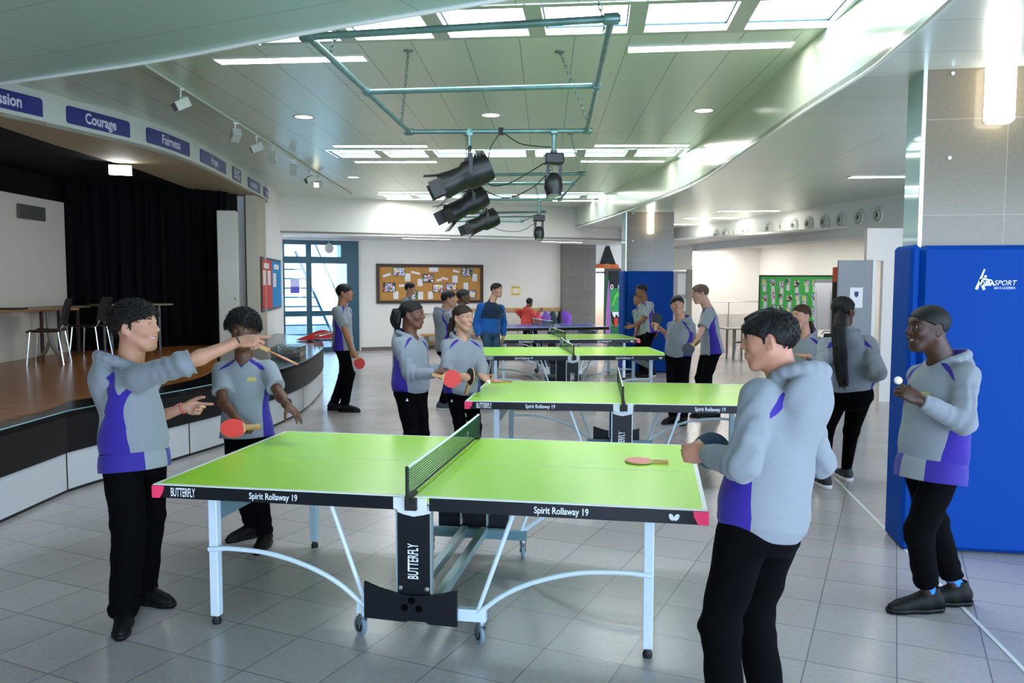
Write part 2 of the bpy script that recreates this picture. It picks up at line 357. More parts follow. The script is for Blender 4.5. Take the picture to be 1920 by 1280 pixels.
FAS = catmull([(-5.25, 1.0), (-5.06, 2.3), (-4.93, 3.3), (-4.84, 4.6), (-5.0, 5.8), (-5.3, 7.0), (-5.65, 8.2), (-6.0, 9.4), (-6.45, 10.9), (-6.95, 11.8), (-7.6, 12.6)], 12)
FAS_C = np.array(FAS); FAS_L = np.r_[0, np.cumsum(np.hypot(*np.diff(FAS_C, axis=0).T))]
def fas(s, z, off=0.):
    x = np.interp(s, FAS_L, FAS_C[:, 0]); y = np.interp(s, FAS_L, FAS_C[:, 1]); e = .15
    tx = np.interp(s+e, FAS_L, FAS_C[:, 0])-np.interp(s-e, FAS_L, FAS_C[:, 0]); ty = np.interp(s+e, FAS_L, FAS_C[:, 1])-np.interp(s-e, FAS_L, FAS_C[:, 1])
    l = math.hypot(tx, ty) or 1; return Vector((x+ty/l*off, y-tx/l*off, z))
SF = 3.345
fo = vert_band(FAS, SF, HI).build('trim_8', M('values_band_paint', 'c9cfc3', .45), smooth=True); tag(fo, 'white curved band above the stage carrying the blue value signs', kind='structure')
inner = [(-7.6, 12.4), (-7.02, 11.3), (-6.74, 8.79), (-6.05, 6.2), (-5.69, 4.04), (-5.43, 2.9), (-5.3, 1.0)]
so = MB().prism(list(FAS)+inner, SF, SF+.04); struct(so, 'trim_9', m_beige, 'beige soffit under the curved band above the stage')
struct(MB().prism(inner[::-1]+[(-11, 12.4), (-11, 1.0)], SF+.01, SF+.05), 'trim_10', m_black, 'black ceiling over the stage')
# value signs bent along the band
m_sign = M('sign_blue', '2b2f78', .35); m_signd = M('sign_navy', '28385c', .35); m_letter = M('sign_lettering', 'd5d9e4', .5)
def sign(s0, s1, z0, z1, txt, size, mat, label, sx=.85, tc=None):
    t = tag(bpy.data.objects.new('value_sign', None), label, 'sign', 'value signs above the stage'); COL.objects.link(t); t.location = fas((s0+s1)/2, 0, .0).xy[:]+((z0+z1)/2,)
    mb = MB(); r = .035; ss_ = [s0+r*(1-math.cos(PI*k/12)) for k in range(7)]+[s0+r+(s1-s0-2*r)*k/20 for k in range(1, 20)]+[s1-r*(1-math.cos(PI*k/12)) for k in range(6, -1, -1)]; n = len(ss_)-1
    for off, fl in ((.012, 0), (.001, 1)):
        pass
    top, bot = [], []
    for i in range(n+1):
        s = ss_[i]; e = min(s-s0, s1-s); ins = 0
        if e < r and s < (s0+s1)/2 or (e < r): ins = r-math.sqrt(max(0, r*r-(r-e)**2))
        top.append((s, z1-ins)); bot.append((s, z0+(ins if s < (s0+s1)/2 else 0)))
    vs = []
    for (s, zt), (_, zb) in zip(top, bot): vs += [fas(s, zt, .012), fas(s, zb, .012), fas(s, zt, .0), fas(s, zb, .0)]
    fs = []
    for i in range(n):
        a = 4*i; b = a+4; fs += [(a, a+1, b+1, b), (a, b, b+2, a+2), (a+1, a+3, b+3, b+1)]
    fs += [(0, 2, 3, 1), (4*n, 4*n+1, 4*n+3, 4*n+2)]
    mb.add(vs, fs); o = mb.build('sign_plate', mat); o.parent = t; o.matrix_parent_inverse = Matrix.Translation(-t.location)
    v2, f2 = text_mb(txt, size, sx=sx, bold=.0045); c = tc if tc is not None else (s0+s1)/2
    lm_ = MB().add([fas(c+a, (z0+z1)/2+b-.0, .0145) for a, b in v2], f2); l = lm_.build('lettering', m_letter); l.parent = t; l.matrix_parent_inverse = Matrix.Translation(-t.location)
Z0, Z1 = 3.425, 3.605
sign(.85, 2.01, Z0, Z1, 'Compassion', .155, m_sign, 'blue value sign reading Compassion, cut by the left edge of the photo', tc=1.44)
sign(2.316, 3.246, Z0, Z1, 'Courage', .155, m_sign, 'blue value sign reading Courage above the stage', tc=2.79)
sign(3.554, 4.704, Z0, Z1, 'Fairness', .155, m_sign, 'blue value sign reading Fairness above the stage', sx=1.0)
sign(5.13, 6.5, Z0, Z1, 'Hope', .155, m_sign, 'blue value sign reading Hope above the stage', sx=1.05)
sign(6.98, 7.62, Z0-.01, Z1+.02, 'BSG', .2, m_signd, 'small navy sign reading BSG in white letters above the stage', sx=1.25)
sign(8.2, 9.25, Z0, Z1, 'Integrity', .15, m_sign, 'blue value sign reading Integrity near the far end of the band', sx=1.1)
sign(9.62, 10.6, Z0, Z1, 'Respect', .15, m_sign, 'last blue value sign, at the far end of the curved band', sx=1.1)
# ---------------------------------------------------------------- stage
st = tag(bpy.data.objects.new('stage', None), 'raised curved stage with wooden floor and black and white front', 'stage'); COL.objects.link(st)
edge = catmull([(-3.73, 1.62), (-3.7, 2.0), (-3.55, 3.0), (-3.46, 4.0), (-3.48, 5.1), (-3.68, 6.4), (-4.25, 8.3), (-4.9, 9.8), (-5.5, 10.9), (-6.3, 11.5), (-6.9, 11.75)], 8)
edge = [(-3.2, -1.6)]+[(-3.56, .55)]+edge
inn = [(-3.42, -1.6), (-3.8, .6), (-3.95, 1.66)]+[(x-.2, y) for x, y in catmull([(-3.93, 2.2), (-3.75, 3.2), (-3.8, 4.2), (-4.3, 5.4), (-5.2, 7.0), (-5.75, 8.1)], 6)]
m_wood = M_grid('stage_wood', srgb('8f5526'), srgb('9c6230'), srgb('4a2a14'), 2.2, .09, .002, offset=.5, ang=math.radians(-40), rough=.26, spec=.3, noise=.35)
m_stblk = M('stage_lino', (.004, .005, .006), .18)
MB().prism(inn+[(-6.0, 8.6), (-6.1, 9.6), (-9.0, 9.6), (-10.5, 8.8), (-10.5, -1.6)], STZ-.05, STZ).build('wooden_floor', m_wood, st)
MB().prism(edge+[(-7.2, 11.4), (-5.75, 8.1)]+inn[::-1], STZ-.055, STZ-.003).build('black_border', m_stblk, st)
e2 = edge
bb = vert_band(e2, .345, STZ-.002); 
bb.add([], []); bb.build('front_band', M('stage_front_black', (.0028, .0028, .0034), .4, spec=.25), st)
ed = MB().tube([(x, y, STZ-.004) for x, y in e2], .006, 6); ed.build('edge_strip', M('edge_aluminium', '6f93a0', .3, metal=.8), st)
E_C = np.array(e2); E_L = np.r_[0, np.cumsum(np.hypot(*np.diff(E_C, axis=0).T))]
def epath(s0, s1, n=14): return [(float(np.interp(s0+(s1-s0)*i/n, E_L, E_C[:, 0])), float(np.interp(s0+(s1-s0)*i/n, E_L, E_C[:, 1]))) for i in range(n+1)]
s_corner = E_L[2]
cuts = [0, 2.1, s_corner]+[s_corner+1.55+1.5*k for k in range(7)]
cuts = [c for c in cuts if c < E_L[-1]]+[E_L[-1]]
for a, b in zip(cuts[:-1], cuts[1:]):
    vert_band([(x-.015, y) for x, y in epath(a+.008, b-.008)], .03, .345).build('front_panel', M('stage_panel_white', 'c2c4c6', .35), st)
vert_band([(x-.03, y) for x, y in e2], 0, .35).build('plinth', M('plinth_black', (.01, .01, .01), .5), st)
# stage interior
wl = MB(); wl.prism([(-7.80, 6.88), (-7.15, 3.6), (-7.25, 3.55), (-7.9, 6.85)], STZ, 2.98); struct(wl, 'wall_stage_left', M('stage_wall_white', 'cfc6b8', .7), 'off-white side wall of the stage with a vent grille')
vg = MB()
gA, gB = Vector((-7.52, 5.33, 0)), Vector((-7.64, 6.0, 0)); gA, gB = Vector((-7.545, 5.6, 0)), Vector((-7.69, 6.3, 0))
gd = (gB-gA).normalized(); gnn = Vector((gd.y, -gd.x, 0))
vgt = tag(bpy.data.objects.new('vent_grille', None), 'dark grey slatted vent grille high on the stage side wall', 'vent'); COL.objects.link(vgt); vgt.location = (*((gA+gB)/2).xy, 2.75)
mbv = MB(); mbv.obox((0, 0, 0), gd, gnn, (0, 0, 1), .34, .015, .1); mbv.build('plate', M('grille_grey', '5d5c56', .5), vgt).location = gnn*.03
mbv = MB()
for k in range(9): mbv.obox(gnn*.05+Vector((0, 0, -.08+.02*k)), gd, gnn, (0, 0, 1), .32, .006, .005)
mbv.build('slats', M('grille_dark', '3d3c39', .5), vgt)
ct = MB(); A, B = Vector((-7.82, 6.9)), Vector((-6.25, 8.95)); N = 90; vs = []
cd = (B-A).normalized(); cn = Vector((cd.y, -cd.x))
for i in range(N+1): pth = A+(B-A)*i/N+cn*(.05*math.sin(i*.9)+.02*math.sin(i*2.3)); vs.append((pth.x, pth.y))
cto = vert_band(vs, STZ+.001, SF).build('stage_curtain', M('curtain_black', (.004, .004, .005), .9, spec=.1), smooth=True); tag(cto, 'black curtain hanging across the back of the stage', 'curtain')
bk = MB(); bk.bar((-8.05, 7.05, 1.8), (-6.3, 9.4, 1.8), .04, 3.6); bk.bar((-7.95, 7.0, 2.0), (-7.3, 3.4, 2.0), .05, 3.4); bk.prism([(-11, 12.3), (-6.3, 12.2), (-6.3, 8.95), (-7.9, 6.8), (-7.2, 3.5), (-7.0, 1.0), (-11, 1.0)], -.05, -.04)  # first bar: added backing that stops light leaking past the curtain
for a, b in (((-6.28, 9.0), (-7.9, 12.6)), ((-7.25, 3.6), (-7.2, -1.6))): bk.bar((*a, 2.0), (*b, 2.0), .05, 2.8)
struct(bk, 'wall_stage_black', m_black, 'black masking walls of the stage')
# ---------------------------------------------------------------- right side
def box_rot(mb, c, ang, hx, hy, z0, z1, mi=0):
    return mb.obox((c[0], c[1], (z0+z1)/2), (math.cos(ang), math.sin(ang), 0), (-math.sin(ang), math.cos(ang), 0), (0, 0, 1), hx, hy, (z1-z0)/2, mi)
def pillar(n, org, ang, w, d, label):
    """stone column with glass edge; org = front left corner"""
    ux = Vector((math.cos(ang), math.sin(ang), 0)); uy = Vector((-math.sin(ang), math.cos(ang), 0)); o = Vector((*org, 0))
    t = tag(bpy.data.objects.new('pillar', None), label, 'pillar', 'stone pillars'); COL.objects.link(t); t.location = o; t.rotation_euler = (0, 0, ang)
    MB().box(.02, w, .0, d, 0, LO).build('stone_cladding', m_stone, t)
    MB().box(0, .02, .012, d, 0, LO).build('glass_edge', M('edge_glass', 'a8c4c6', .06, metal=.35), t)
    MB().box(-.002, .022, -.004, .012, 0, LO).build('edge_profile', m_steel, t)
    bl = MB()
    for z in (LO-.03, 2.6): bl.lathe([(.012, 0), (.012, .008)], (w*.12+.03, 0, z), (0, -1, 0), 10)
    bl.build('fixing_bolts', m_steel, t)
    return t
p1 = pillar(1, (2.83, 1.36), 0, 1.2, .34, 'big stone clad pillar at the right with glass edge')
p2 = pillar(2, (.53, 12.03), math.radians(10), .95, .6, 'stone clad pillar in the distance behind the tables')
m_mat = M('mat_vinyl_blue', (.0, .045, .27), .6, spec=.1, bump=(5, .25)); m_matl = M('mat_vinyl_light', (.0, .13, .60), .55, spec=.12)
def mat_pad(parent_loc, ang, w, d, z1, label):
    t = thing('wall_mat', (*parent_loc, 0), ang, label, 'mat', 'blue padded mats round the pillars')
    MB().box(.002, w+.05, -.08, -.005, .01, z1, bev=.03).build('front_pad', m_mat, t)
    MB().box(-.06, -.001, -.075, d+.03, .0, z1+.005, bev=.02).build('side_pad', m_mat, t)
    return t
mt1 = mat_pad((2.83, 1.355), 0, 1.3, .30, 2.03, 'bright blue padded mat wrapped round the right pillar, white logo')
mt2 = mat_pad((.55, 12.0), math.radians(10), .88, .6, 2.01, 'bright blue padded mat round the distant pillar')
lg = MB(); lo_ = Vector((.475, -.0815, 1.80)); X, Z = Vector((1, 0, 0)), Vector((0, 0, 1))
def sway(u0, w0, u1, w1, th0, th1):
    d = Vector((u1-u0, w1-w0)).normalized(); p = Vector((-d.y, d.x))
    q = [Vector((u0, w0))+p*th0, Vector((u0, w0))-p*th0, Vector((u1, w1))-p*th1, Vector((u1, w1))+p*th1]
    lg.add([lo_+X*a.x+Z*a.y for a in q], [(0, 1, 2, 3)])
sway(-.135, -.055, -.09, .075, .009, .005); sway(-.112, .012, -.088, -.058, .012, .008); sway(-.108, .015, -.045, .004, .006, .004)
lg.add([lo_+X*(-.083+.009*math.cos(k*.5236))+Z*(.028+.009*math.sin(k*.5236)) for k in range(12)], [tuple(range(12))])
text_on(lg, 'AIBA', .042, lo_+X*(-.068)+Z*(-.017), X, Z, off=0, sx=.85, bold=.002)
text_on(lg, 'SPORT', .046, lo_+X*(.033)+Z*(-.014), X, Z, off=0, sx=.95, shear=.25)
text_on(lg, '6014 LUZERN', .022, lo_+X*(.033)+Z*(-.046), X, Z, off=0, sx=.95)
lg.build('logo', M('logo_white', 'dfe6f5', .5), mt1)
# walls on the right
rw = MB()
V0, V1 = Vector((1.2, 18.2, 0)), Vector((5.7, 14.6, 0))
rw.prism([(.9, 18.35), (3.9, 18.75), (5.9, 13.5), (6.1, 13.6), (4.1, 19.0), (.9, 18.6)], 0, 2.75)
struct(rw, 'wall_right_back', m_wallw, 'white wall behind the green notice board')
rc = MB().prism([(1.0, 15.0), (1.0, 19.0), (4.2, 19.4), (7.0, 13.5), (5.5, 9.0)], 2.72, 2.76); struct(rc, 'trim_11', M('rear_ceiling_white', 'e8e4de', .5), 'white ceiling beyond the vent beam')
vb0, vb1 = Vector((1.35, 18.0, 0)), Vector((5.3, 8.2, 0))
vd = (vb1-vb0).normalized(); vn = Vector((vd.y, -vd.x, 0)); 
if vn.x > 0: vn = -vn
vbm = MB(); vbm.prism([v.xy[:] for v in (vb0, vb1, vb1-vn*.5, vb0-vn*.5)], 2.56, LO)
struct(vbm, 'wall_vent_beam', M('vent_beam_white', 'cfd2cf', .45), 'white beam carrying a row of round ventilation nozzles')
fc = MB().prism([(.5, 16.9), (1.36, 18.02), (1.2, 18.2), (.3, 17.1)], 2.56, LO); struct(fc, 'wall_vent_beam_end', m_wall, 'cream end of the vent beam')
zv = 2.88; m_vent = M('nozzle_white', 'cdd2c8', .35)
def vent_t(px_xy): return px_xy
v0_ = thing('ventilation_nozzle', (0, 0, 0), 0, 'round white ventilation nozzle', 'vent', 'round ventilation nozzles on the white beam')
MB().lathe([(.135, 0), (.135, .012), (.12, .03), (.105, .03), (.09, .005)], ax=(0, -1, 0), n=28).build('ring', m_vent, v0_, smooth=True)
MB().lathe([(.09, .002), (.085, .03), (.05, .05), (.042, .02), (.042, .01)], ax=(0, -1, 0), n=28).build('cone', M('nozzle_cone', 'b5bbb0', .4), v0_, smooth=True)
MB().lathe([(.044, .0), (.044, .018)], (.0, 0, .0), ax=(0, -1, 0), n=20).build('throat', M('nozzle_dark', '4c4f4a', .6), v0_)
VT = [3.06, 3.49, 3.95, 4.4, 5.4, 5.9, 6.36, 6.85, 7.35, 7.84, 8.36, 8.86]
va = math.atan2(vd.y, vd.x)
for i, s in enumerate(VT):
    p = vb0+vd*s+vn*.003
    names = ['nearest round white nozzle, partly behind the big pillar edge'] 
    lab = 'round white ventilation nozzle, %s from the far end of the beam' % ['first','second','third','fourth','fifth, after the gap,','sixth','seventh','eighth','ninth','tenth','eleventh','twelfth and nearest'][i]
    o = v0_ if i == 0 else dup(v0_)
    o.location = (p.x, p.y, zv); o['label'] = lab; o.rotation_euler = (0, 0, va)
# grey open door and its white wall piece
rg = MB(); rg.prism([(4.22, 8.6), (6.2, 8.95), (6.2, 9.1), (4.22, 8.75)], 2.12, 2.6); rg.prism([(4.47, 8.64), (6.2, 8.95), (6.2, 9.1), (4.47, 8.79)], 0, 2.12)
struct(rg, 'wall_right_near', m_wallw, 'white wall piece beside the open grey door')
gd_ = tag(bpy.data.objects.new('door_2', None), 'grey door standing open, white notice on it', kind='structure'); COL.objects.link(gd_); gd_.location = (3.79, 8.42, 0); gd_.rotation_euler = (0, 0, math.radians(10))
MB().box(0, .51, 0, .05, .01, 2.12, bev=.008).build('leaf', m_grey, gd_)
MB().box(.51, .56, .0, .08, 0, 2.13).build('jamb', m_white, gd_)
nb = MB().box(.18, .37, -.004, -.001, 1.42, 1.72); n_o = nb.build('door_notice', M('paper_white', 'eef0f4', .7), gd_)
MB().add([(.245, -.005, 1.60), (.245, -.005, 1.66), (.305, -.005, 1.66), (.305, -.005, 1.60), (.275, -.005, 1.57)], [(0, 1, 2, 3, 4)]).build('crest', M('crest_navy', '3a456e', .7), n_o)
MB().box(.04, .06, -.05, 0, 1.0, 1.03).build('door_handle', m_steel, gd_)
dd = tag(bpy.data.objects.new('door_3', None), 'grey doorway with papers beside the distant pillar', kind='structure'); COL.objects.link(dd); dd.location = (1.45, 15.9, 0); dd.rotation_euler = (0, 0, math.radians(10))
MB().box(-.1, .42, 0, .05, 0, 2.06).build('leaf', M('door_lilac_grey', 'b9b4ba', .5), dd); MB().box(.42, .55, -.03, .07, 0, 2.1).build('jamb', M('jamb_grey', '9a978f', .5), dd)
MB().box(.2, .4, -.006, -.002, 1.5, 2.0).build('notice', MATS['paper_white'], dd); MB().box(.2, .42, -.006, -.002, 1.1, 1.4).build('notice', MATS['paper_white'], dd)
MB().box(-.1, .55, .0, .3, 2.1, 2.6).build('lintel', m_wall, dd)
struct(MB().box(-9.2, -3.3, -1.75, -1.6, 0, LO).box(-3.45, -3.3, -8, -1.6, 0, LO).box(-3.45, -.2, -8.1, -7.95, 0, LO), 'wall_block_left', m_beige, 'side wall of the hall behind the viewer on the left')  # unseen walls added to keep sky light out of the left rear
struct(MB().box(9.6, 9.75, 1.5, 20, 0, LO).box(6.2, 9.6, 8.95, 9.1, 0, LO), 'wall_block_right', m_wallw, 'white wall closing the right side of the hall')  # added out of view to keep sky light off the right rear
# floor lines
fl = MB(); fl.bar((2.77, 3.4, .0015), (2.85, -1.6, .0015), .022, .002); struct(fl, 'trim_12', M('floor_line_white', 'dfe0e2', .5), 'thin white line on the floor at the right')
# ================================================================ table tennis tables
m_green = M('table_green', 'a6df38', .26); m_blue = M('table_blue', '1e4fa6', .2)
m_line = M('line_white', 'e8ece6', .4); m_apron = M('apron_navy', (.0035, .0055, .010), .4, spec=.3); m_pink = M('corner_pink', 'ff3d6e', .35)
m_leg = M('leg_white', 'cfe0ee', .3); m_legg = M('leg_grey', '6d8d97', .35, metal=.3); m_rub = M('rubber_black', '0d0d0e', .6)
m_lett = M('lettering_white', 'e6eaf0', .5); m_net = None
def net_material():
    m = bpy.data.materials.new('net_mesh'); m.use_nodes = True; nt = m.node_tree; b = nt.nodes['Principled BSDF']
    b.inputs['Base Color'].default_value = (.012, .075, .025, 1); b.inputs['Roughness'].default_value = .8
    tc = nt.nodes.new('ShaderNodeTexCoord'); sp = nt.nodes.new('ShaderNodeSeparateXYZ'); cb = nt.nodes.new('ShaderNodeCombineXYZ')
    nt.links.new(tc.outputs['Object'], sp.inputs[0]); nt.links.new(sp.outputs[1], cb.inputs[0]); nt.links.new(sp.outputs[2], cb.inputs[1])
    br = nt.nodes.new('ShaderNodeTexBrick'); br.offset = 0
    for k, v in (('Scale', 1), ('Mortar Size', .0026), ('Brick Width', .0125), ('Row Height', .0125), ('Mortar Smooth', 0)): br.inputs[k].default_value = v
    br.inputs['Color1'].default_value = br.inputs['Color2'].default_value = (0, 0, 0, 1); br.inputs['Mortar'].default_value = (1, 1, 1, 1)
    nt.links.new(cb.outputs[0], br.inputs['Vector']); nt.links.new(br.outputs['Color'], b.inputs['Alpha'])
    return m
m_net = net_material()
def castor(parent, x, y, z, rz):
    c = bpy.data.objects.new('castor', None)
    mb = MB(); mb.lathe([(.02, .0), (.022, .012), (.016, .03)], (0, 0, .1), (0, 0, 1), 14)
    mb.bar((-.017, 0, .1), (-.017, .02, .045), .004, .03); mb.bar((.017, 0, .1), (.017, .02, .045), .004, .03)
    o = mb.build('castor', M('castor_fork', '7e878a', .35, metal=.7), parent, smooth=True); o.location = (x, y, z); o.rotation_euler = (0, 0, rz)
    MB().lathe([(.03, -.011), (.045, -.011), (.05, -.006), (.05, .006), (.045, .011), (.03, .011)], (0, .022, .05), (1, 0, 0), 24, caps=False).build('tyre', M('castor_tyre', '6d8494', .5), o, smooth=True)
    MB().lathe([(.031, -.009), (.031, .009)], (0, .022, .05), (1, 0, 0), 18).lathe([(.009, -.02), (.009, .02)], (0, .022, .05), (1, 0, 0), 10).build('wheel_hub', m_rub, o)
    return o
def make_table(label, simple=False, top_mat=None, lettering=True):
    t = thing('table_tennis_table', (0, 0, 0), 0, label, 'table tennis table', 'table tennis tables in a row')
    tm = top_mat or m_green; L, Wd, H = 1.37, .7625, .76
    for sx in (-1, 1):
        x0, x1 = sorted((sx*.004, sx*L)); o = MB().box(x0, x1, -Wd, Wd, H-.022, H, bev=.002).build('tabletop', tm, t)
        ln = MB(); z = H+.0006
        def rc(a, b, c, d): ln.add([(a, c, z), (b, c, z), (b, d, z), (a, d, z)], [(0, 1, 2, 3)])
        rc(x0, x1, -Wd, -Wd+.02); rc(x0, x1, Wd-.02, Wd); e = sx*L; rc(min(e, e-sx*.02), max(e, e-sx*.02), -Wd, Wd); rc(x0, x1, -.0015, .0015)
        # white top border edge
        ln.box(x0, x1, -Wd-.0015, -Wd, H-.004, H); ln.box(min(e, e+sx*.0015), max(e, e+sx*.0015), -Wd, Wd, H-.004, H); ln.build('court_lines', m_line, o)
        ap = MB()
        for sy in (-1, 1): ap.box(min(sx*.075, e), max(sx*.075, e), min(sy*(Wd+.001), sy*(Wd-.025)), max(sy*(Wd+.001), sy*(Wd-.025)), H-.068, H-.004)
        ap.box(min(e+sx*.001, e-sx*.025), max(e+sx*.001, e-sx*.025), -Wd, Wd, H-.068, H-.004); ap.build('apron', m_apron, t)
        for sy in (-1, 1):
            if not simple:
                cp = MB(); r = .05; pl = [(0, 0), (-.066, 0), (-.062, -.025), (-.05, -.048), (-.04, -.062), (0, -.062)]
                org = Vector((sx*(L+.003), sy*(Wd+.003), H-.006))
                cp.vprism(pl if True else pl, org, (sx, 0, 0), (0, 0, 1), .004*(1 if sx*sy > 0 else -1)*-1)
                cp.vprism(pl, org, (0, sy, 0), (0, 0, 1), .004*(1 if sx*sy < 0 else -1)*-1)
                cp.build('corner_guard', m_pink, t)
            lm = MB().box(sx*1.112-.024, sx*1.112+.024, sy*.632-.024, sy*.632+.024, .045, H-.02, bev=.004)
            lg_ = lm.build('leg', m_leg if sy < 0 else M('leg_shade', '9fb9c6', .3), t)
            MB().lathe([(.022, .0), (.024, .02), (.018, .03), (.012, .05)], (sx*1.112, sy*.632, 0), n=12).build('leg_foot', m_rub, lg_)
            # arched brace and straight strut
            y = sy*.665
            pth = catmull([(sx*1.13, y, .405), (sx*1.0, y, .415), (sx*.78, y, .40), (sx*.57, y, .342), (sx*.42, y, .268), (sx*.29, y, .165)], 5)
            MB().tube(pth, .0125, 8).build('arched_brace', m_leg, t, smooth=True)
            MB().tube([(sx*.475, y*.985, .70), (sx*.285, y*.985, .165)], .0115, 8).build('strut', m_leg, t, smooth=True)
            castor(t, sx*.305, sy*.65, 0, [.9, .65, .9, .2][(sx > 0)+2*(sy > 0)])
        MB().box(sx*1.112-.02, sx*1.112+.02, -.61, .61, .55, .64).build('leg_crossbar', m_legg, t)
    for sy in (-1, 1):
        yb = sy*.65
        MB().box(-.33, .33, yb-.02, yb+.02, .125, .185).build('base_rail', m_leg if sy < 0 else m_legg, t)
        pb = MB().box(-.105, .06, min(sy*.70, sy*.675), max(sy*.70, sy*.675), .24, .70, bev=.003)
        po = pb.build('upright_panel', m_apron, t)
        MB().box(.06, .068, min(sy*.70, sy*.66), max(sy*.70, sy*.66), .2, .72).box(-.113, -.105, min(sy*.70, sy*.66), max(sy*.70, sy*.66), .2, .72).build('upright_edge', M('panel_edge', 'a8b8bc', .3, metal=.5), t)
        bw = [(-.27, .13), (-.27, .31), (-.2, .285), (-.11, .262), (-.02, .255), (.07, .262), (.12, .272), (.2, .295), (.2, .115), (.06, .118), (.04, .128), (-.04, .13), (-.06, .122)]
        bo = MB(); bo.vprism(bw, (0, sy*.705, 0), (1, 0, 0), (0, 0, 1), .02 if sy < 0 else -.02)
        bw_o = bo.build('bow_tie_panel', m_apron, t)
        if not simple:
            hl = MB()
            for a, b in ((-.027, .232), (-.063, .196), (.01, .194)): hl.lathe([(.018, 0), (.018, .0015)], (a, sy*.7255 if sy < 0 else sy*.7255, b), (0, sy, 0), 16)
            hl.build('ball_holes', M('hole_black', (.0008, .0008, .001), .9, spec=.05), bw_o)
            sc = MB()
            for a in (-.09, .045): sc.lathe([(.011, 0), (.011, .004), (.004, .005)], (a, sy*.70, .285), (0, sy, 0), 12)
            sc.build('screws', m_steel, po)
        br = MB()
        for x0, x1 in ((-.1, -.045), (.012, .066)): br.vprism([(x0, .755), (x1, .755), (x1, .70 if x0 > 0 else .685), (x0, .685 if x0 > 0 else .70)], (0, sy*.768, 0), (1, 0, 0), (0, 0, 1), .006 if sy < 0 else -.006)
        br.vprism([(-.1, .71), (-.1, .665), (-.07, .655), (-.02, .645), (.03, .655), (.066, .665), (.066, .71), (.03, .69), (-.02, .682), (-.07, .69)], (0, sy*.705, 0), (1, 0, 0), (0, 0, 1), .004 if sy < 0 else -.004)
        br.build('net_bracket', M('bracket_white', 'dfe5e8', .35), t)
        nn_ = MB(); 
    MB().box(-.1, -.055, -.64, .64, .15, .20).box(.03, .075, -.64, .64, .15, .2).build('base_bars', M('bar_galvanised', '98b5bb', .3, metal=.6), t)
    # net
    net = bpy.data.objects.new('net', None)
    nm = MB(); N = 16; yy = [(-.80+1.6*i/N) for i in range(N+1)]
    sag = lambda y: -.006*(1-(y/.8)**2)
    vs = [(-.02, y, H+.006) for y in yy]+[(-.02, y, H+.148+sag(y)) for y in yy]
    net = nm.add(vs, [(i, i+1, N+2+i, N+1+i) for i in range(N)]).build('net', m_net, t)
    tp = MB().tube([(-.02, y, H+.147+sag(y)) for y in yy], .0065, 6); tp.build('net_tape', m_line, net)
    MB().tube([(-.02, y, H+.008) for y in yy], .004, 6).build('net_cord', m_rub, net)
    for sy in (-1, 1):
        MB().box(-.028, -.012, min(sy*.80, sy*.815), max(sy*.80, sy*.815), H-.03, H+.155, bev=.004).build('net_post', m_rub, t)
        cl = MB().box(-.03, .0, min(sy*.70, sy*.81), max(sy*.70, sy*.81), H+.001, H+.014).box(-.035, .02, min(sy*.77, sy*.80), max(sy*.77, sy*.80), H-.06, H-.005)
        cl.build('net_clamp', m_rub, t)
    if lettering:
        X, Z = (1, 0, 0), (0, 0, 1); y = -Wd-.0015
        text_on(MB(), 'BUTTERFLY', .062, (-1.206, y, .722), X, Z, sx=.42, bold=.0012).build('brand_lettering', m_lett, t)
        text_on(MB(), 'Spirit Rollaway 19', .045, (-.72, y, .723), X, Z, sx=.78, bold=.0008).build('edge_lettering', m_lett, t)
        text_on(MB(), 'Spirit Rollaway 19', .045, (.708, y, .723), X, Z, sx=.78, bold=.0008).build('edge_lettering', m_lett, t)
        le = MB()
        for s in (-1, 1):
            a = math.radians(28)*s; cx = 1.223+s*.0115
            pts = []
            for k in range(14):
                th = 2*PI*k/14; u, w = .0105*math.cos(th), .0175*math.sin(th)
                pts.append(Vector((cx+u*math.cos(a)+w*math.sin(a), y-.002, .722-u*math.sin(a)+w*math.cos(a))))
            le.add(pts, [tuple(range(14))])
        le.build('wing_mark', m_lett, t)
        l2 = MB(); text_on(l2, 'BUTTERFLY', .075, (-.022, -.7015, .42), (0, 0, 1), (-1, 0, 0), sx=.46, bold=.0012); l2.build('upright_lettering', m_lett, t)
    return t
tb1 = make_table('nearest green table tennis table, large in front, pink paddle lying on it')
spots = [(.832, 3.255, .07, 'second green table tennis table from the front, red bat on its far left corner'),
         (-.15, 7.8, .2231, 'third green table tennis table from the front, drooping net'),
         (-.67, 11.02, .2815, 'farthest green table tennis table, fourth from the front')]
for x, y, a, lab in spots: dup(tb1, (x, y, 0), a, lab)
tb5 = make_table('dark blue table tennis table in the far background before the coats', True, m_blue, False); tb5.location = (-1.49, 14.93, 0); tb5.rotation_euler = (0, 0, .443)

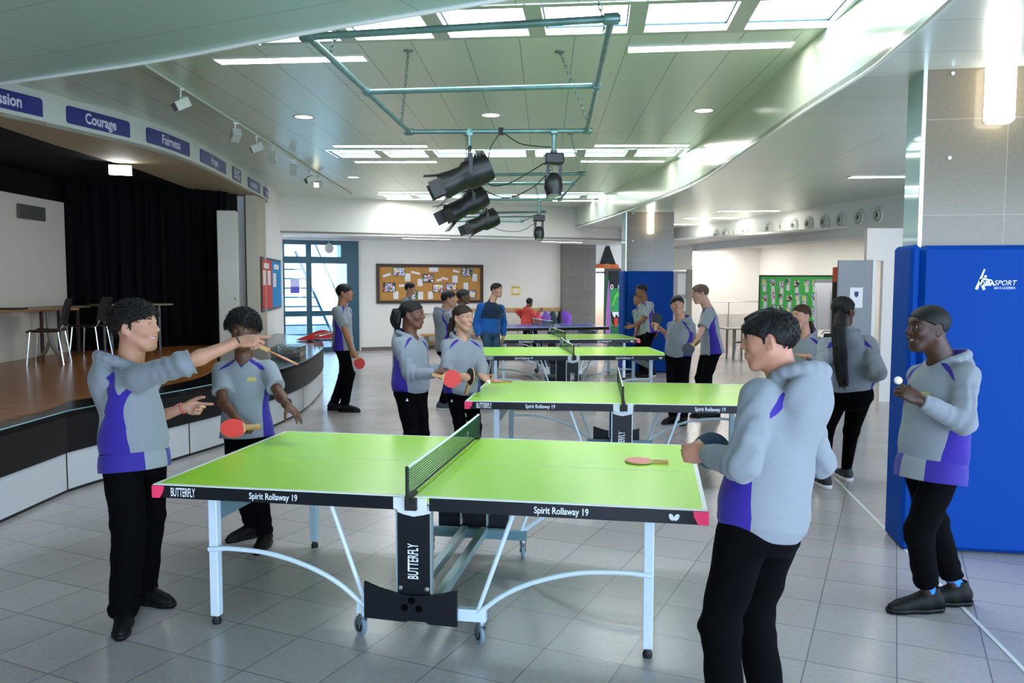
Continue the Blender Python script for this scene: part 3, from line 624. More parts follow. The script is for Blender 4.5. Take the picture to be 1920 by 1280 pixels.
# ================================================================ bats and balls
m_red = M('rubber_red', 'd8342b', .5); m_pinkr = M('rubber_pink', 'e88a80', .5); m_blk = M('rubber_sheet_black', '1d2329', .5); m_ply = M('plywood', 'c9a86a', .5)
def bat(name, label, top=m_red, bot=m_blk, group='table tennis bats'):
    """bat lying in its own XY plane, handle along -Y, top face +Z; origin at the blade centre"""
    t = thing(name, (0, 0, 0), 0, label, 'bat', group); n = 36
    out = [(.075*math.sin(2*PI*k/n), .079*math.cos(2*PI*k/n)) for k in range(n)]
    blade = []
    for x, y in out:
        blade.append((x, y))
    MB().prism(blade, -.003, .003).build('blade', m_ply, t)
    rub = [(x*.995, max(y*.995, -.062)) for x, y in blade]
    MB().prism(rub, .003, .0065).build('rubber_top', top, t); MB().prism(rub, -.0065, -.003).build('rubber_back', bot, t)
    hp = [(-.03, -.062), (-.0145, -.085), (-.013, -.12), (-.0155, -.165), (.0155, -.165), (.013, -.12), (.0145, -.085), (.03, -.062)]
    MB().prism(hp, -.0035, .0035).build('handle_core', m_ply, t)
    hg = [(-.0145, -.08), (-.013, -.12), (-.0160, -.166), (.0160, -.166), (.013, -.12), (.0145, -.08)]
    MB().prism(hg, -.011, .011).build('handle_grip', M('handle_wood', 'b98d55', .5), t)
    return t
def place_bat(t, pos, n, up):
    """n = blade normal (top rubber), up = direction from handle to blade tip"""
    n = Vector(n).normalized(); y = Vector(up); y = (y-n*y.dot(n)).normalized(); x = y.cross(n)
    m = Matrix((x, y, n)).transposed().to_4x4(); m.translation = Vector(pos); t.matrix_world = m; return t
def ball(label, pos):
    o = MB(); n = 14
    prof = [(max(.0005, .02*math.sin(PI*k/n)), -.02*math.cos(PI*k/n)) for k in range(n+1)]
    b = o.lathe(prof, n=20).build('ball', M('ball_white', 'f1ead6', .35), smooth=True, loc=pos); return tag(b, label, 'ball', 'table tennis balls')
place_bat(bat('table_tennis_bat', 'pink faced bat lying flat on the nearest green table', m_pinkr), (1.045, .20, .7672), (0, 0, 1), (-1, .05, 0))
place_bat(bat('table_tennis_bat', 'red bat lying on the far left corner of the second green table', m_pinkr), (-0.48, 3.80, .7672), (0, 0, 1), (-1, .1, 0))

# ================================================================ ceiling fittings
def panel_light(i, p0, p1, w, z, label):
    a, b = Vector((*p0, 0)), Vector((*p1, 0)); d = (b-a).normalized(); n = Vector((-d.y, d.x, 0)); c = (a+b)/2; L = (b-a).length
    t = thing('strip_light', (c.x, c.y, z), math.atan2(d.y, d.x), label, 'ceiling light', 'fluorescent strip lights')
    f = MB(); h = L/2
    for y in (-w/2-.012, w/2): f.box(-h-.012, h+.012, y, y+.012, -.012, .0)
    for x in (-h-.012, h): f.box(x, x+.012, -w/2, w/2, -.012, .0)
    f.build('frame', m_white, t)
    MB().add([(-h, -w/2, -.004), (-h, w/2, -.004), (h, w/2, -.004), (h, -w/2, -.004)], [(0, 1, 2, 3)]).build('diffuser', m_tube, t)
FL = [((-2.62, 2.22), (-1.33, 2.32), HI, 'strip light at the left in front of the nearest skylight row'), ((.88, 2.42), (2.17, 2.48), HI, 'strip light at the right end of the nearest skylight row'),
      ((-3.33, 6.60), (-2.04, 6.79), HI, 'left strip light just nearer than the middle skylight row'), ((-3.57, 8.08), (-2.30, 8.27), HI, 'left strip light just beyond the middle skylight row'),
      ((.27, 7.11), (1.55, 7.30), HI, 'right strip light just nearer than the middle skylight row'), ((-.05, 8.57), (1.23, 8.77), HI, 'right strip light just beyond the middle skylight row'),
      ((-4.66, 12.40), (-3.4, 12.58), HI, 'left strip light just nearer than the farthest skylight row'), ((-4.95, 13.83), (-3.67, 14.02), HI, 'left strip light just beyond the farthest skylight row'),
      ((-1.17, 13.0), (.0, 13.17), HI, 'right strip light just nearer than the farthest skylight row'), ((-1.25, 14.72), (-.1, 14.88), HI, 'right strip light just beyond the farthest skylight row'),
      ((3.6, 7.0), (4.88, 7.1), LO, 'strip light in the right low ceiling beside the big pillar'), ((2.28, 12.02), (3.45, 12.10), LO, 'nearest of three strip lights beyond the distant pillar'),
      ((1.71, 13.68), (2.87, 13.84), LO, 'middle of three strip lights beyond the distant pillar'), ((1.3, 15.6), (2.4, 15.75), LO, 'farthest of three strip lights beyond the distant pillar'),
      ((-5.05, 15.3), (-4.02, 15.95), BK, 'strip light in the low ceiling above the cork board'), ((-1.85, 17.3), (-.85, 17.95), BK, 'strip light in the low ceiling beside the stone pier'),
      ((3.19, 15.5), (4.1, 15.3), 2.72, 'nearest strip light beyond the vent beam'), ((2.62, 17.5), (3.6, 17.3), 2.72, 'middle strip light beyond the vent beam'), ((3.3, 14.2), (4.6, 14.0), 2.72, 'strip light beyond the vent beam, above the green board'), ((3.6, 12.6), (4.9, 12.4), 2.72, 'strip light beyond the vent beam, above the flip chart'), ((2.0, 16.6), (2.9, 16.45), 2.72, 'strip light beyond the vent beam, above the handrail'), ((2.1, 18.3), (2.9, 18.1), 2.72, 'farthest strip light beyond the vent beam')]  # the board, flip chart and handrail strips are added to brighten the rear
for i, (a, b, z, lab) in enumerate(FL): panel_light(i, a, b, .15 if z > 2.9 else .1 if z == BK else .22, z, lab)
def downlight(x, y, lab):
    t = thing('downlight', (x, y, HI), 0, lab, 'ceiling light', 'round recessed downlights')
    MB().lathe([(.1, -.003), (.125, -.006), (.135, 0)], n=32, caps=False).build('trim_ring', m_white, t, smooth=True)
    MB().lathe([(.1, -.003), (.0005, -.003)], n=32, caps=False).build('lens', MATS.get('downlight_lens') or emis('downlight_lens', (1, .99, .92), DOWN_E), t)
for x, y, lab in [(-2.9, 4.63, 'round downlight at the left above the value band'), (-.75, 4.87, 'round downlight in the middle of the near pipe frame'), (1.62, 5.0, 'round downlight at the right by the curved fascia'),
                  (-4.31, 9.96, 'round downlight beyond the spotlight track'), (-1.89, 10.56, 'round downlight behind the stage lamps'), (.95, 10.9, 'round downlight beside the distant fascia')]: downlight(x, y, lab)
# spotlight track
trk = catmull([(-3.0, .9), (-3.28, 2.21), (-3.62, 3.91), (-4.04, 6.04), (-4.7, 9.2), (-5.36, 12.6)], 8)
tt = tag(MB().tube([(x, y, HI-.02) for x, y in trk], .022, 6).build('spotlight_track', M('track_white', 'b9c4b4', .4)), 'long curved white spotlight track under the ceiling', 'light track')
def spot(x, y, rz, tilt, lab, lit=False, warm=False):
    t = thing('track_spotlight', (x, y, HI-.04), rz, lab, 'spotlight', 'spotlights on the white track')
    MB().box(-.03, .03, -.02, .02, -.02, 0).tube([(0, 0, -.01), (0, 0, -.10)], .009, 8).build('stem', m_white, t)
    c, s = math.cos(tilt), math.sin(tilt); d = Vector((0, c, -s)); u = Vector((0, s, c)); b = MB()
    cc = Vector((0, 0, -.15)); b.obox(cc, (1, 0, 0), d, u, .05, .075, .045)
    for k in range(4): b.obox(cc-d*.05+d*.018*k+u*.05, (1, 0, 0), d, u, .046, .004, .012)
    ho = b.build('housing', M('spot_white', 'c3cabd', .4), t)
    MB().obox(cc+d*.076, (1, 0, 0), d, u, .042, .002, .037).build('lens', emis('spot_lit', (1, .9, .6), 2.5) if warm else M('spot_lens', '777b74', .2), ho)
for a in [(-3.42, 2.95, 2.6, .5, 'nearest white track spotlight, above the Courage sign'), (-3.75, 4.62, .8, .5, 'second white track spotlight from the near end'),
          (-3.93, 5.5, 2.2, .4, 'third white track spotlight from the near end'), (-4.1, 6.3, .3, .5, 'fourth white track spotlight, facing down the hall'),
          (-4.35, 7.5, .4, .6, 'fifth white track spotlight, facing down the hall'), (-4.6, 8.7, 2.4, .4, 'sixth white track spotlight from the near end'), (-4.75, 9.4, 3.1, .2, 'farthest track spotlight, lens lit warm yellow', True, True)]: spot(*a)
# pipe frames
m_pipe = M('galvanised_pipe', '6f8f8c', .4, metal=.65, noise=(6, .25))
def chain(mb, a, b, r=.004):
    a, b = Vector(a), Vector(b); d = b-a; n = max(4, int(d.length/.034)); d /= n; u = d.normalized()
    x = u.cross(Vector((0, 1, .3))).normalized(); y = u.cross(x)
    for i in range(n):
        c = a+d*(i+.5); s = x if i % 2 else y; h = d.length*.72
        mb.tube([c+u*h*math.cos(2*PI*k/8)+s*.0105*math.sin(2*PI*k/8) for k in range(8)], r, 5, closed=True)
def pipe_frame(c, mids, chains, lab, z=3.2, miss=()):
    nl, nr, fr, fl_ = [Vector((*p, z)) for p in c]
    t = thing('pipe_frame', (*((nl+nr+fr+fl_)/4).xy, z), 0, lab, 'lighting frame', 'hanging pipe frames'); off = Vector((*t.location.xy, z)); inv = Matrix.Translation(-t.location)
    def part(mb, n): o = mb.build(n, m_pipe, t, smooth=True); o.matrix_parent_inverse = inv; return o
    r = .021; ex = .05
    for a, b in ((nl, nr), (fl_, fr)): d = (b-a).normalized()*ex; part(MB().tube([a-d, b+d], r, 12), 'cross_pipe')
    for a, b in ((nl, fl_), (nr, fr)): part(MB().tube([a, b], r, 12), 'side_pipe')
    for f in mids: part(MB().tube([nl.lerp(fl_, f), nr.lerp(fr, f)], r*.95, 12), 'cross_pipe')
    for p, d in [(nl, (1, 0, 0)), (nr, (1, 0, 0)), (fl_, (1, 0, 0)), (fr, (1, 0, 0))]+[(nl.lerp(fl_, f), (0, 1, 0)) for f in mids]+[(nr.lerp(fr, f), (0, 1, 0)) for f in mids]:
        part(MB().lathe([(.03, -.04), (.032, -.03), (.032, .03), (.03, .04)], p, d, 12), 'pipe_clamp')
    for (s, f, dx, dy) in chains:
        p = (nl.lerp(fl_, f) if s < 0 else nr.lerp(fr, f)); top = Vector((p.x+dx, p.y+dy, HI)); ch = MB(); chain(ch, p, top); ch.lathe([(.04, -.008), (.04, 0)], top, n=14); o = ch.build('hanging_chain', M('chain_steel', '8b9a90', .4, metal=.7), t, smooth=True); o.matrix_parent_inverse = inv
    return t
pf1 = pipe_frame([(-.88, .11), (.87, .07), (.47, 3.35), (-1.19, 3.14)], [.46], [(-1, .14, .12, .1), (1, .12, -.1, -.25), (-1, .88, .25, -.6), (1, .88, -.2, -.55)], 'nearest hanging pipe frame, chains up to the ceiling')
pf2 = pipe_frame([(-1.38, 6.30), (.16, 6.40), (-.51, 9.68), (-2.04, 9.45)], [.32], [(1, .05, -.1, -.35), (-1, .05, .1, -.35), (1, .9, -.15, -.2)], 'second hanging pipe frame behind the stage lamps')
pf3 = pipe_frame([(-2.86, 12.2), (-1.12, 12.15), (-1.96, 14.6), (-3.43, 14.3)], [.45], [(1, .06, -.1, -.2), (-1, .06, .1, -.2)], 'farthest hanging pipe frame near the cross beam')
m_lamp = M('lamp_black', '141516', .42, noise=(30, .3))
def profile_lamp(lab, pos, z_top, rz, tilt, s=1.0, dr=.40):
    """theatre profile lantern on a yoke: clamp at pos"""
    top_ = -min(.12, dr*.4)*s
    t = thing('stage_lantern', (pos[0], pos[1], z_top), rz, lab, 'stage lamp', 'black stage lanterns')
    MB().tube([(0, 0, .01), (0, 0, top_)], .014*s, 10).lathe([(.03*s, -.02), (.034*s, .0), (.03*s, .02)], (0, 0, .0), (1, 0, 0), 12).build('hook_clamp', m_pipe, t, smooth=True)
    y = MB(); c = Vector((0, 0, -dr*s)); top = -min(.13, dr*.4)*s
    for sx in (-1, 1): y.bar((sx*.05*s, 0, top), (sx*.13*s, 0, top-.07*s), .012, .035*s); y.bar((sx*.13*s, 0, top-.06*s), (sx*.125*s, 0, c.z), .012*s, .035*s)
    y.bar((-.06*s, 0, top), (.06*s, 0, top), .035*s, .012); y.build('yoke', m_lamp, t)
    d = Vector((0, math.cos(tilt), -math.sin(tilt))); b = MB()
    b.lathe([(.07*s, -.2*s), (.115*s, -.19*s), (.125*s, -.12*s), (.125*s, .02*s), (.10*s, .06*s), (.105*s, .16*s), (.115*s, .24*s), (.11*s, .26*s)], c, d, 20)
    x = Vector((1, 0, 0)); u = x.cross(d)
    for k in range(6): b.obox(c-d*(.17*s-.03*s*k)+u*.12*s, x, d, u, .07*s, .004*s, .02*s)
    ho = b.build('lamp_body', m_lamp, t, smooth=True)
    MB().lathe([(.1*s, .255*s), (.001, .27*s)], c, d, 20).build('lens', M('lamp_lens', 'aab4b8', .08, metal=.6), ho, smooth=True)
    bd = MB()
    for a in range(4):
        an = a*PI/2; q = x*math.cos(an)+u*math.sin(an); w = x*-math.sin(an)+u*math.cos(an); bd.obox(c+d*.31*s+q*.125*s, w, d+q*.35, q, .07*s, .06*s, .003)
    bd.build('barn_doors', m_lamp, t)
    return t
def moving_head(lab, pos, z, drop, s=1.0):
    t = thing('moving_head_lamp', (pos[0], pos[1], z), .3, lab, 'stage lamp', 'black moving head lamps')
    MB().tube([(0, 0, .0), (0, 0, -drop)], .021*s, 10).lathe([(.034, -.03), (.034, .03)], (0, 0, 0), (1, 0, 0), 12).build('drop_pipe', m_pipe, t, smooth=True)
    z0 = -drop; MB().box(-.09*s, .09*s, -.075*s, .075*s, z0-.10*s, z0, bev=.012).box(-.03, .03, -.02, .02, z0, z0+.03).build('base', m_lamp, t)
    b = MB()
    for sx in (-1, 1): b.obox((sx*.06*s, 0, z0-.2*s), (1, 0, 0), (0, 1, 0), (0, 0, 1), .015*s, .04*s, .1*s)
    b.build('arms', m_lamp, t)
    h = MB(); h.lathe([(.05*s, .1*s), (.085*s, .06*s), (.09*s, -.03*s), (.07*s, -.1*s), (.068*s, -.105*s)], (0, 0, z0-.29*s), (0, .25, 1), 18); ho = h.build('head', m_lamp, t, smooth=True)
    MB().lathe([(.062*s, -.107*s), (.001, -.115*s)], (0, 0, z0-.29*s), (0, .25, 1), 18).build('lens', MATS['lamp_lens'], ho)
    return t
f1a, f1b = Vector((-1.19, 3.14)), Vector((.47, 3.35))
def on1(f): p = f1a.lerp(f1b, f); return (p.x, p.y)
profile_lamp('big black stage lantern on the nearest pipe frame', on1(.34), 3.19, math.radians(108), .42, 1.1, .36)
moving_head('black moving head lamp on a drop pipe of the nearest frame', on1(.815), 3.19, .2, 1.0)
profile_lamp('black stage lantern with silver barn doors, second one below the big lantern', (-1.34, 6.35), 3.17, math.radians(125), .5, 1.25, .27)
profile_lamp('small far black stage lantern under the second pipe frame', (-1.78, 9.51), 3.18, math.radians(120), .4, 1.2, .30)
moving_head('far black moving head lamp on the second pipe frame', (-.86, 9.62), 3.18, .25, 1.05)
cb_ = MB()
def wire(mb, *pts, r=.005): mb.tube(catmull(pts, 6), r, 5)
p = [on1(.52), on1(.40), on1(.80), on1(.36)]
wire(cb_, (*p[0], 3.2), (*on1(.46), 3.05), (*on1(.44), 2.9), (*on1(.40), 2.87)); wire(cb_, (*p[0], 3.2), (*on1(.62), 3.09), (*on1(.72), 3.06), (*on1(.80), 3.05))
wire(cb_, (*on1(.40), 2.86), (*on1(.46), 2.7), (*on1(.57), 2.72), (*on1(.68), 2.82), (*on1(.78), 2.92)); wire(cb_, (*on1(.41), 2.66), (*on1(.55), 2.58), (*on1(.7), 2.68), (*on1(.8), 2.84))
cb_.box(p[0][0]-.02, p[0][0]+.02, p[0][1]-.03, p[0][1]+.03, 3.17, 3.23)
tag(cb_.build('lamp_cable', m_rub, smooth=True), 'thin black cables drooping between the lamps of the nearest frame', 'cable')
c2 = MB(); wire(c2, (-1.7, 9.4, 2.75), (-1.45, 9.45, 2.66), (-1.15, 9.5, 2.66), (-.9, 9.55, 2.8)); tag(c2.build('lamp_cable', m_rub, smooth=True), 'black cable drooping between the far lamps', 'cable')
# wall lamps on the pillars
def sconce(parent_loc, ang, lab, w=.165, h=.38):
    t = thing('wall_lamp', parent_loc, ang, lab, 'wall lamp', 'glowing white wall lamps')
    MB().box(-w/2+.02, w/2-.02, -.02, 0, .02, h-.02).build('backplate', m_white, t)
    MB().box(-w/2, w/2, -.12, -.02, 0, h, bev=.02).build('shade', MATS.get('sconce_glow') or emis('sconce_glow', (1, .98, .93), SCONCE_E), t)
sconce((3.265, 1.355, 2.80), 0, 'glowing white wall lamp on the big right pillar'); sconce((1.0, 12.105, 2.74), math.radians(10), 'glowing white wall lamp on the distant pillar', .12, .42)
sconce((2.1, 18.32, 2.25), math.radians(9), 'glowing white wall lamp on the far white wall at the right', .2, .4)
sg = thing('stage_floodlight', (-5.9, 5.55, 3.2), math.radians(30), 'bright white flood panel under the black stage ceiling', 'stage lamp')
MB().box(-.14, .14, -.05, .05, 0, .12).build('housing', m_white, sg); MB().box(-.135, .135, -.052, -.05, .01, .11).box(-.135, .135, -.05, .05, -.003, 0).build('lens', emis('flood_glow', (.9, .96, 1), 12), sg)
hs = thing('hanging_disc', FW(-.82, 2.62, .35), FA, 'white round disc lamp hanging before the glazed door', 'lamp')
MB().tube([(0, 0, .25), (0, 0, .1)], .006, 6).build('cord', m_steel, hs)
hb = MB()
for k in range(3): hb.lathe([(.02, 0), (.12, .01), (.12, .02), (.02, .03)], (0, .04-.04*k, 0), (.35, -1, 0), 20)
hb.build('discs', M('disc_white', 'c8ccc8', .4), hs, smooth=True)

# ================================================================ boards and wall things
def fwthing(name, s, z, lab, cat, off=.0, group=None): return thing(name, FW(s, z, off), FA, lab, cat, group)
cork = fwthing('cork_board', .46, 1.22, 'long cork notice board in a dark brown frame', 'notice board', .01)
CW, CH = 2.98, 1.04
cf = MB()
for a in ((-.0, CW, 0, .08), (0, CW, CH-.08, CH), (0, .08, .08, CH-.08), (CW-.08, CW, .08, CH-.08)): cf.box(a[0], a[1], -.035, 0, a[2], a[3])
cf.build('frame', M('frame_brown', '3b261c', .5), cork); MB().box(.07, CW-.07, -.012, 0, .07, CH-.07).build('cork', M('cork', 'c08a45', .85, noise=(40, .12)), cork)
def art_mat(i):
    nm = 'artwork_%d' % i
    if nm in MATS: return MATS[nm]
    m = bpy.data.materials.new(nm); m.use_nodes = True; MATS[nm] = m; nt = m.node_tree; b = nt.nodes['Principled BSDF']; b.inputs['Roughness'].default_value = .7
    tc = nt.nodes.new('ShaderNodeTexCoord'); mp = nt.nodes.new('ShaderNodeMapping'); mp.inputs['Location'].default_value = (i*3.1, i*1.7, i*.7); n = nt.nodes.new('ShaderNodeTexNoise'); n.inputs['Scale'].default_value = 9; n.inputs['Detail'].default_value = 1
    nt.links.new(tc.outputs['Object'], mp.inputs[0]); nt.links.new(mp.outputs[0], n.inputs['Vector']); r = nt.nodes.new('ShaderNodeValToRGB'); r.color_ramp.interpolation = 'CONSTANT'
    pal = ['f4f1ee', 'e8d24a', 'f2f0f2', '3a63c4', 'f0eef0', 'c43a58', '2f8a48', '3a2f55']; rot = pal[i % 3:]+pal[:i % 3]
    el = r.color_ramp.elements
    while len(el) < 7: el.new(.5)
    for k, e in enumerate(el): e.position = [0, .36, .42, .48, .53, .58, .65][k]; e.color = (*srgb(rot[k]), 1)
    nt.links.new(n.outputs['Fac'], r.inputs['Fac']); nt.links.new(r.outputs['Color'], b.inputs['Base Color']); return m
def cpx(x, y): return ((x-40)/1745*CW, CH-(y-45)/645*CH)
ed_c = ['2e7d3a', '3a2a2a', '4a3a3a', '5a5a3a', '7a2a3a', '2f7a3a', '4a2a55']
arts = [(300, 100, 495, 248), (140, 350, 340, 502), (770, 200, 955, 350), (930, 368, 1115, 515), (1150, 350, 1340, 480), (1420, 95, 1605, 248), (1530, 470, 1660, 610), (505, 475, 690, 625)]
al = ['top left', 'far left', 'upper middle', 'middle', 'right of the middle', 'top right', 'lower right', 'lower left, half behind a head']
for i, (a, b, c, d) in enumerate(arts):
    x0, z1 = cpx(a, b); x1, z0 = cpx(c, d); t = fwthing('artwork', .46+(x0+x1)/2, 1.22+(z0+z1)/2, 'colourful framed artwork at %s of the cork board' % al[i], 'picture', .024, 'pictures on the cork board'); w, h = (x1-x0)/2, (z1-z0)/2
    MB().box(-w, w, -.004, 0, -h, h).build('mount', M('mount_%d' % i, ed_c[i % 7], .6), t); MB().box(-w+.02, w-.02, -.006, -.004, -h+.02, h-.02).build('picture', art_mat(i), t)
paps = [(490, 198, 578, 325, 0), (693, 288, 775, 405, 0), (305, 490, 385, 615, 0), (700, 500, 780, 625, 0), (862, 495, 940, 620, 0), (1262, 230, 1350, 350, 0), (1450, 345, 1530, 470, 0), (1600, 200, 1680, 322, 0), (880, 95, 1030, 168, 0),
        (140, 210, 265, 250, 18), (590, 170, 730, 205, -12), (395, 378, 540, 415, 3), (1000, 285, 1090, 322, 15), (1085, 262, 1190, 298, -12), (1275, 140, 1375, 175, -14)]
pl_ = ['below the top left artwork', 'left of the upper middle artwork', 'under the far left artwork', 'in the middle of the bottom edge', 'under the middle artwork', 'above the artwork right of the middle', 'second from the right', 'at the right end', 'top centre, wide', 'tilted at far left', 'tilted near the top left artwork', 'long and low at left', 'tilted strip, centre', 'tilted strip, right of centre', 'tilted strip near top right']
for i, (a, b, c, d, r) in enumerate(paps):
    x0, z1 = cpx(a, b); x1, z0 = cpx(c, d); w, h = (x1-x0)/2, (z1-z0)/2
    o = MB().box(-w, w, -.003, 0, -h, h).build('paper_note', M('note_paper', 'e6e4e6', .7)); tag(o, 'white paper note on the cork board, %s' % pl_[i], 'paper', 'papers on the cork board'); o.location = FW(.46+(x0+x1)/2, 1.22+(z0+z1)/2, .0245); o.rotation_euler = (0, 0, FA); o.rotation_euler.rotate_axis('Y', math.radians(-r))
yp = fwthing('wall_poster', 4.42, 1.55, 'small yellow poster on the far wall above the coats', 'poster', .004)
MB().box(-.14, .14, -.003, 0, -.14, .14).build('sheet', M('poster_yellow', 'e9d98a', .7), yp); mb = MB().box(-.07, .07, -.005, -.003, -.06, .06); mb.build('middle', M('poster_cream', 'efe6d8', .7), yp)
mb = MB()
for k in range(4): mb.box(-.11+.06*k, -.08+.06*k, -.005, -.003, .08, .11).box(-.11+.06*k, -.08+.06*k, -.005, -.003, -.11, -.08)
mb.build('spots', M('poster_brown', '8a7a3a', .7), yp)
# rail of coats and bags along the far wall
rl = fwthing('coat_rail', 3.1, 1.02, 'wooden coat rail along the far wall', 'coat rail', .01); MB().box(0, 2.7, -.03, 0, -.05, .05).build('rail', M('rail_wood', 'c9a46a', .5), rl)
hk = MB()
for k in range(12): hk.lathe([(.008, 0), (.008, .05)], (.15+.22*k, -.03, 0), (0, -1, .3), 8)
hk.build('hooks', m_steel, rl)
def coat(s, col, w, h, lab, seed, z=.98, off=.12):
    rnd = random.Random(seed); mb = MB(); n = 14; rings = 9
    vs = []; 
    for j in range(rings):
        v = j/(rings-1); r = (.25+.75*min(1, v*2.2))*(1-.12*v)
        for k in range(n): a = 2*PI*k/n; rr = r*(1+.16*math.sin(3*a+seed+v*4)+.08*rnd.random()); vs.append((w/2*rr*math.cos(a), .09*rr*math.sin(a), -h*v))
    fs = [(j*n+k, j*n+(k+1) % n, (j+1)*n+(k+1) % n, (j+1)*n+k) for j in range(rings-1) for k in range(n)]+[tuple(range(n)), tuple((rings-1)*n+k for k in range(n))]
    o = mb.add(vs, fs).build('hanging_coat', M('coat_'+col, col, .7), smooth=True); o.location = FW(s, z, off); o.rotation_euler = (0, 0, FA); return tag(o, lab, 'coat', 'coats on the far rail')
for a in [(3.3, '20222c', .3, .62, 'black coat on the rail, farthest left'), (3.58, '6b3fae', .34, .45, 'purple bag shaped coat left of the red coated person'), (3.9, '1c1d2a', .3, .6, 'dark navy coat just left of the red coated person'),
          (4.98, 'd4577a', .24, .5, 'pink coat right of the red coated person'), (5.2, '7a4fb8', .3, .4, 'purple coat between pink and green coats'), (5.42, '1d3a40', .36, .62, 'dark green coat with a rounded hood on the rail'), (5.65, '15151c', .2, .6, 'narrow black coat left of the last purple coat'), (5.9, '7d3fc0', .46, .42, 'shiny purple coat by the stone pier')]:
    coat(a[0], a[1], a[2], a[3], a[4], int(a[0]*10), off=.13 if round(a[0]*10) % 2 else .33)
for s, col, lab in [(3.75, 'b03a48', 'red bag on the floor under the blue table, left'), (4.75, 'b8622f', 'orange brown bag on the floor under the blue table'), (5.3, '8a4a3a', 'brown bag on the floor under the blue table, right')]:
    mb = MB().box(-.16, .16, -.11, .11, 0, .3, bev=.05); o = mb.build('school_bag', M('bag_'+col, col, .7)); o.location = FW(s, 0, .5); o.rotation_euler = (0, 0, FA); tag(o, lab, 'bag', 'bags on the floor by the coats')
    MB().tube([(-.06, -.02, .29), (-.04, -.02, .36), (.04, -.02, .36), (.06, -.02, .29)], .01, 6).build('carry_strap', m_rub, o)
bench = fwthing('wooden_bench', 1.62, 0, 'low wooden bench against the far wall under the cork board', 'bench', .25)
MB().box(0, 1.9, -.16, .16, .36, .41, bev=.01).build('seat', M('bench_wood', 'b98a4e', .45), bench)
MB().box(0, 1.9, .1, .16, .1, .2).build('lower_rail', MATS['bench_wood'], bench)
for x in (.12, .95, 1.78): MB().box(x-.03, x+.03, -.13, .13, 0, .36).build('leg', M('bench_leg', '6d665c', .5), bench)
shf = fwthing('white_ledge', 1.6, .95, 'thin white ledge under the cork board', 'ledge', .0); MB().box(0, .55, -.08, 0, 0, .03).build('board', m_white, shf); MB().box(.05, .09, -.06, 0, -.08, 0).box(.46, .5, -.06, 0, -.08, 0).build('brackets', m_steel, shf)
# witch decoration round the doorway
wh = fwthing('witch_hat_decoration', 7.33, 2.2, 'black paper witch hat with orange band above the doorway', 'decoration', .01)
def fprism(mb, pl, y0, y1, mi=0): return mb.vprism(pl, (0, y0, 0), (1, 0, 0), (0, 0, 1), -(y1-y0) if False else (y0-y1)*-1*-1) 
def flat(name, pl, y, mat, parent, th=.006): return MB().vprism(pl, (0, -y, 0), (1, 0, 0), (0, 0, 1), th).build(name, mat, parent)
m_pbl = M('paper_black', '17171a', .8); m_por = M('paper_orange', 'd2622c', .8); m_pye = M('paper_yellow', 'c9962f', .8)
flat('hat_cone', [(-.30, .1), (-.24, .12), (-.06, .60), (-.02, .65), (.09, .65), (.09, .60), (.30, .12), (.34, .1)], 0, m_pbl, wh)
flat('hat_band', [(-.42, 0), (.42, 0), (.36, .12), (-.34, .12)], .007, m_por, wh); flat('hat_buckle', [(-.07, .0), (.07, .0), (.07, .13), (-.07, .13)], .014, m_pye, wh); flat('buckle_hole', [(-.035, .03), (.035, .03), (.035, .1), (-.035, .1)], .021, m_por, wh)
wd = fwthing('witch_door_decoration', 7.42, 0, 'door dressed as a green witch face with open mouth', 'decoration', .02)
MB().box(-.17, .42, 0, .035, .0, 2.2).build('door_leaf', M('door_dark', '4a443e', .7), wd)
m_pg = M('paper_green', '2f9a4c', .8); m_pg2 = M('paper_lime', '67c04a', .8); m_pp = M('paper_purple', 'a86ab0', .8); m_pw = M('paper_white2', 'ece8e2', .8); m_pr = M('paper_red', 'd5392c', .8)
flat('green_backing', [(-.16, .1), (.42, .1), (.42, 1.98), (-.16, 1.98)], .0, M('paper_dkgreen', '1f6a3a', .8), wd, .004)
flat('hair', [(-.14, .15), (.04, .15), (.02, 1.2), (-.02, 1.85), (-.06, 1.85), (-.12, 1.0)], .01, m_pp, wd); flat('face', [(.04, .5), (.36, .5), (.40, 1.1), (.38, 1.75), (.02, 1.75), (.0, 1.0)], .006, m_pg, wd)
flat('fringe', [(-.02, 1.62), (.42, 1.62), (.42, 2.12), (-.02, 2.12)], .012, m_pbl, wd); flat('nose', [(.06, 1.1), (.12, 1.1), (.22, 1.35), (.34, 1.4), (.28, 1.55), (.14, 1.38)], .014, m_pg2, wd)
for x in (.06, .32): e = MB(); e.vprism([(x+.055*math.cos(k*PI/6), 1.66+.075*math.sin(k*PI/6)) for k in range(12)], (0, -.02, 0), (1, 0, 0), (0, 0, 1), .004); eo = e.build('eye', m_pw, wd); e = MB(); e.vprism([(x+.022*math.cos(k*PI/6), 1.66+.04*math.sin(k*PI/6)) for k in range(12)], (0, -.026, 0), (1, 0, 0), (0, 0, 1), .004); e.build('pupil', m_pbl, eo)
flat('mouth', [(.04, .92), (.08, .6), (.2, .48), (.32, .6), (.37, .92)], .012, m_pbl, wd); flat('teeth', [(.08, .92), (.34, .92), (.33, .78), (.27, .78), (.26, .84), (.2, .84), (.19, .76), (.13, .78), (.1, .84)], .018, m_pw, wd); flat('tongue', [(.14, .74), (.28, .74), (.27, .52), (.21, .46), (.16, .52)], .02, m_pr, wd)
gar = fwthing('paper_garland', 7.0, 2.08, 'small coloured paper garland in the doorway', 'decoration', -.05)
for k, c in enumerate(('6fb6d8', 'e58ab8', '8fd06a', '7fb0e0', 'e9b04a')): MB().lathe([(.001, -.045), (.04, -.02), (.045, .01), (.001, .04)], (.04+.06*k, 0, 0), n=10).build('ball_ornament', M('paper_'+c, c, .7), gar)
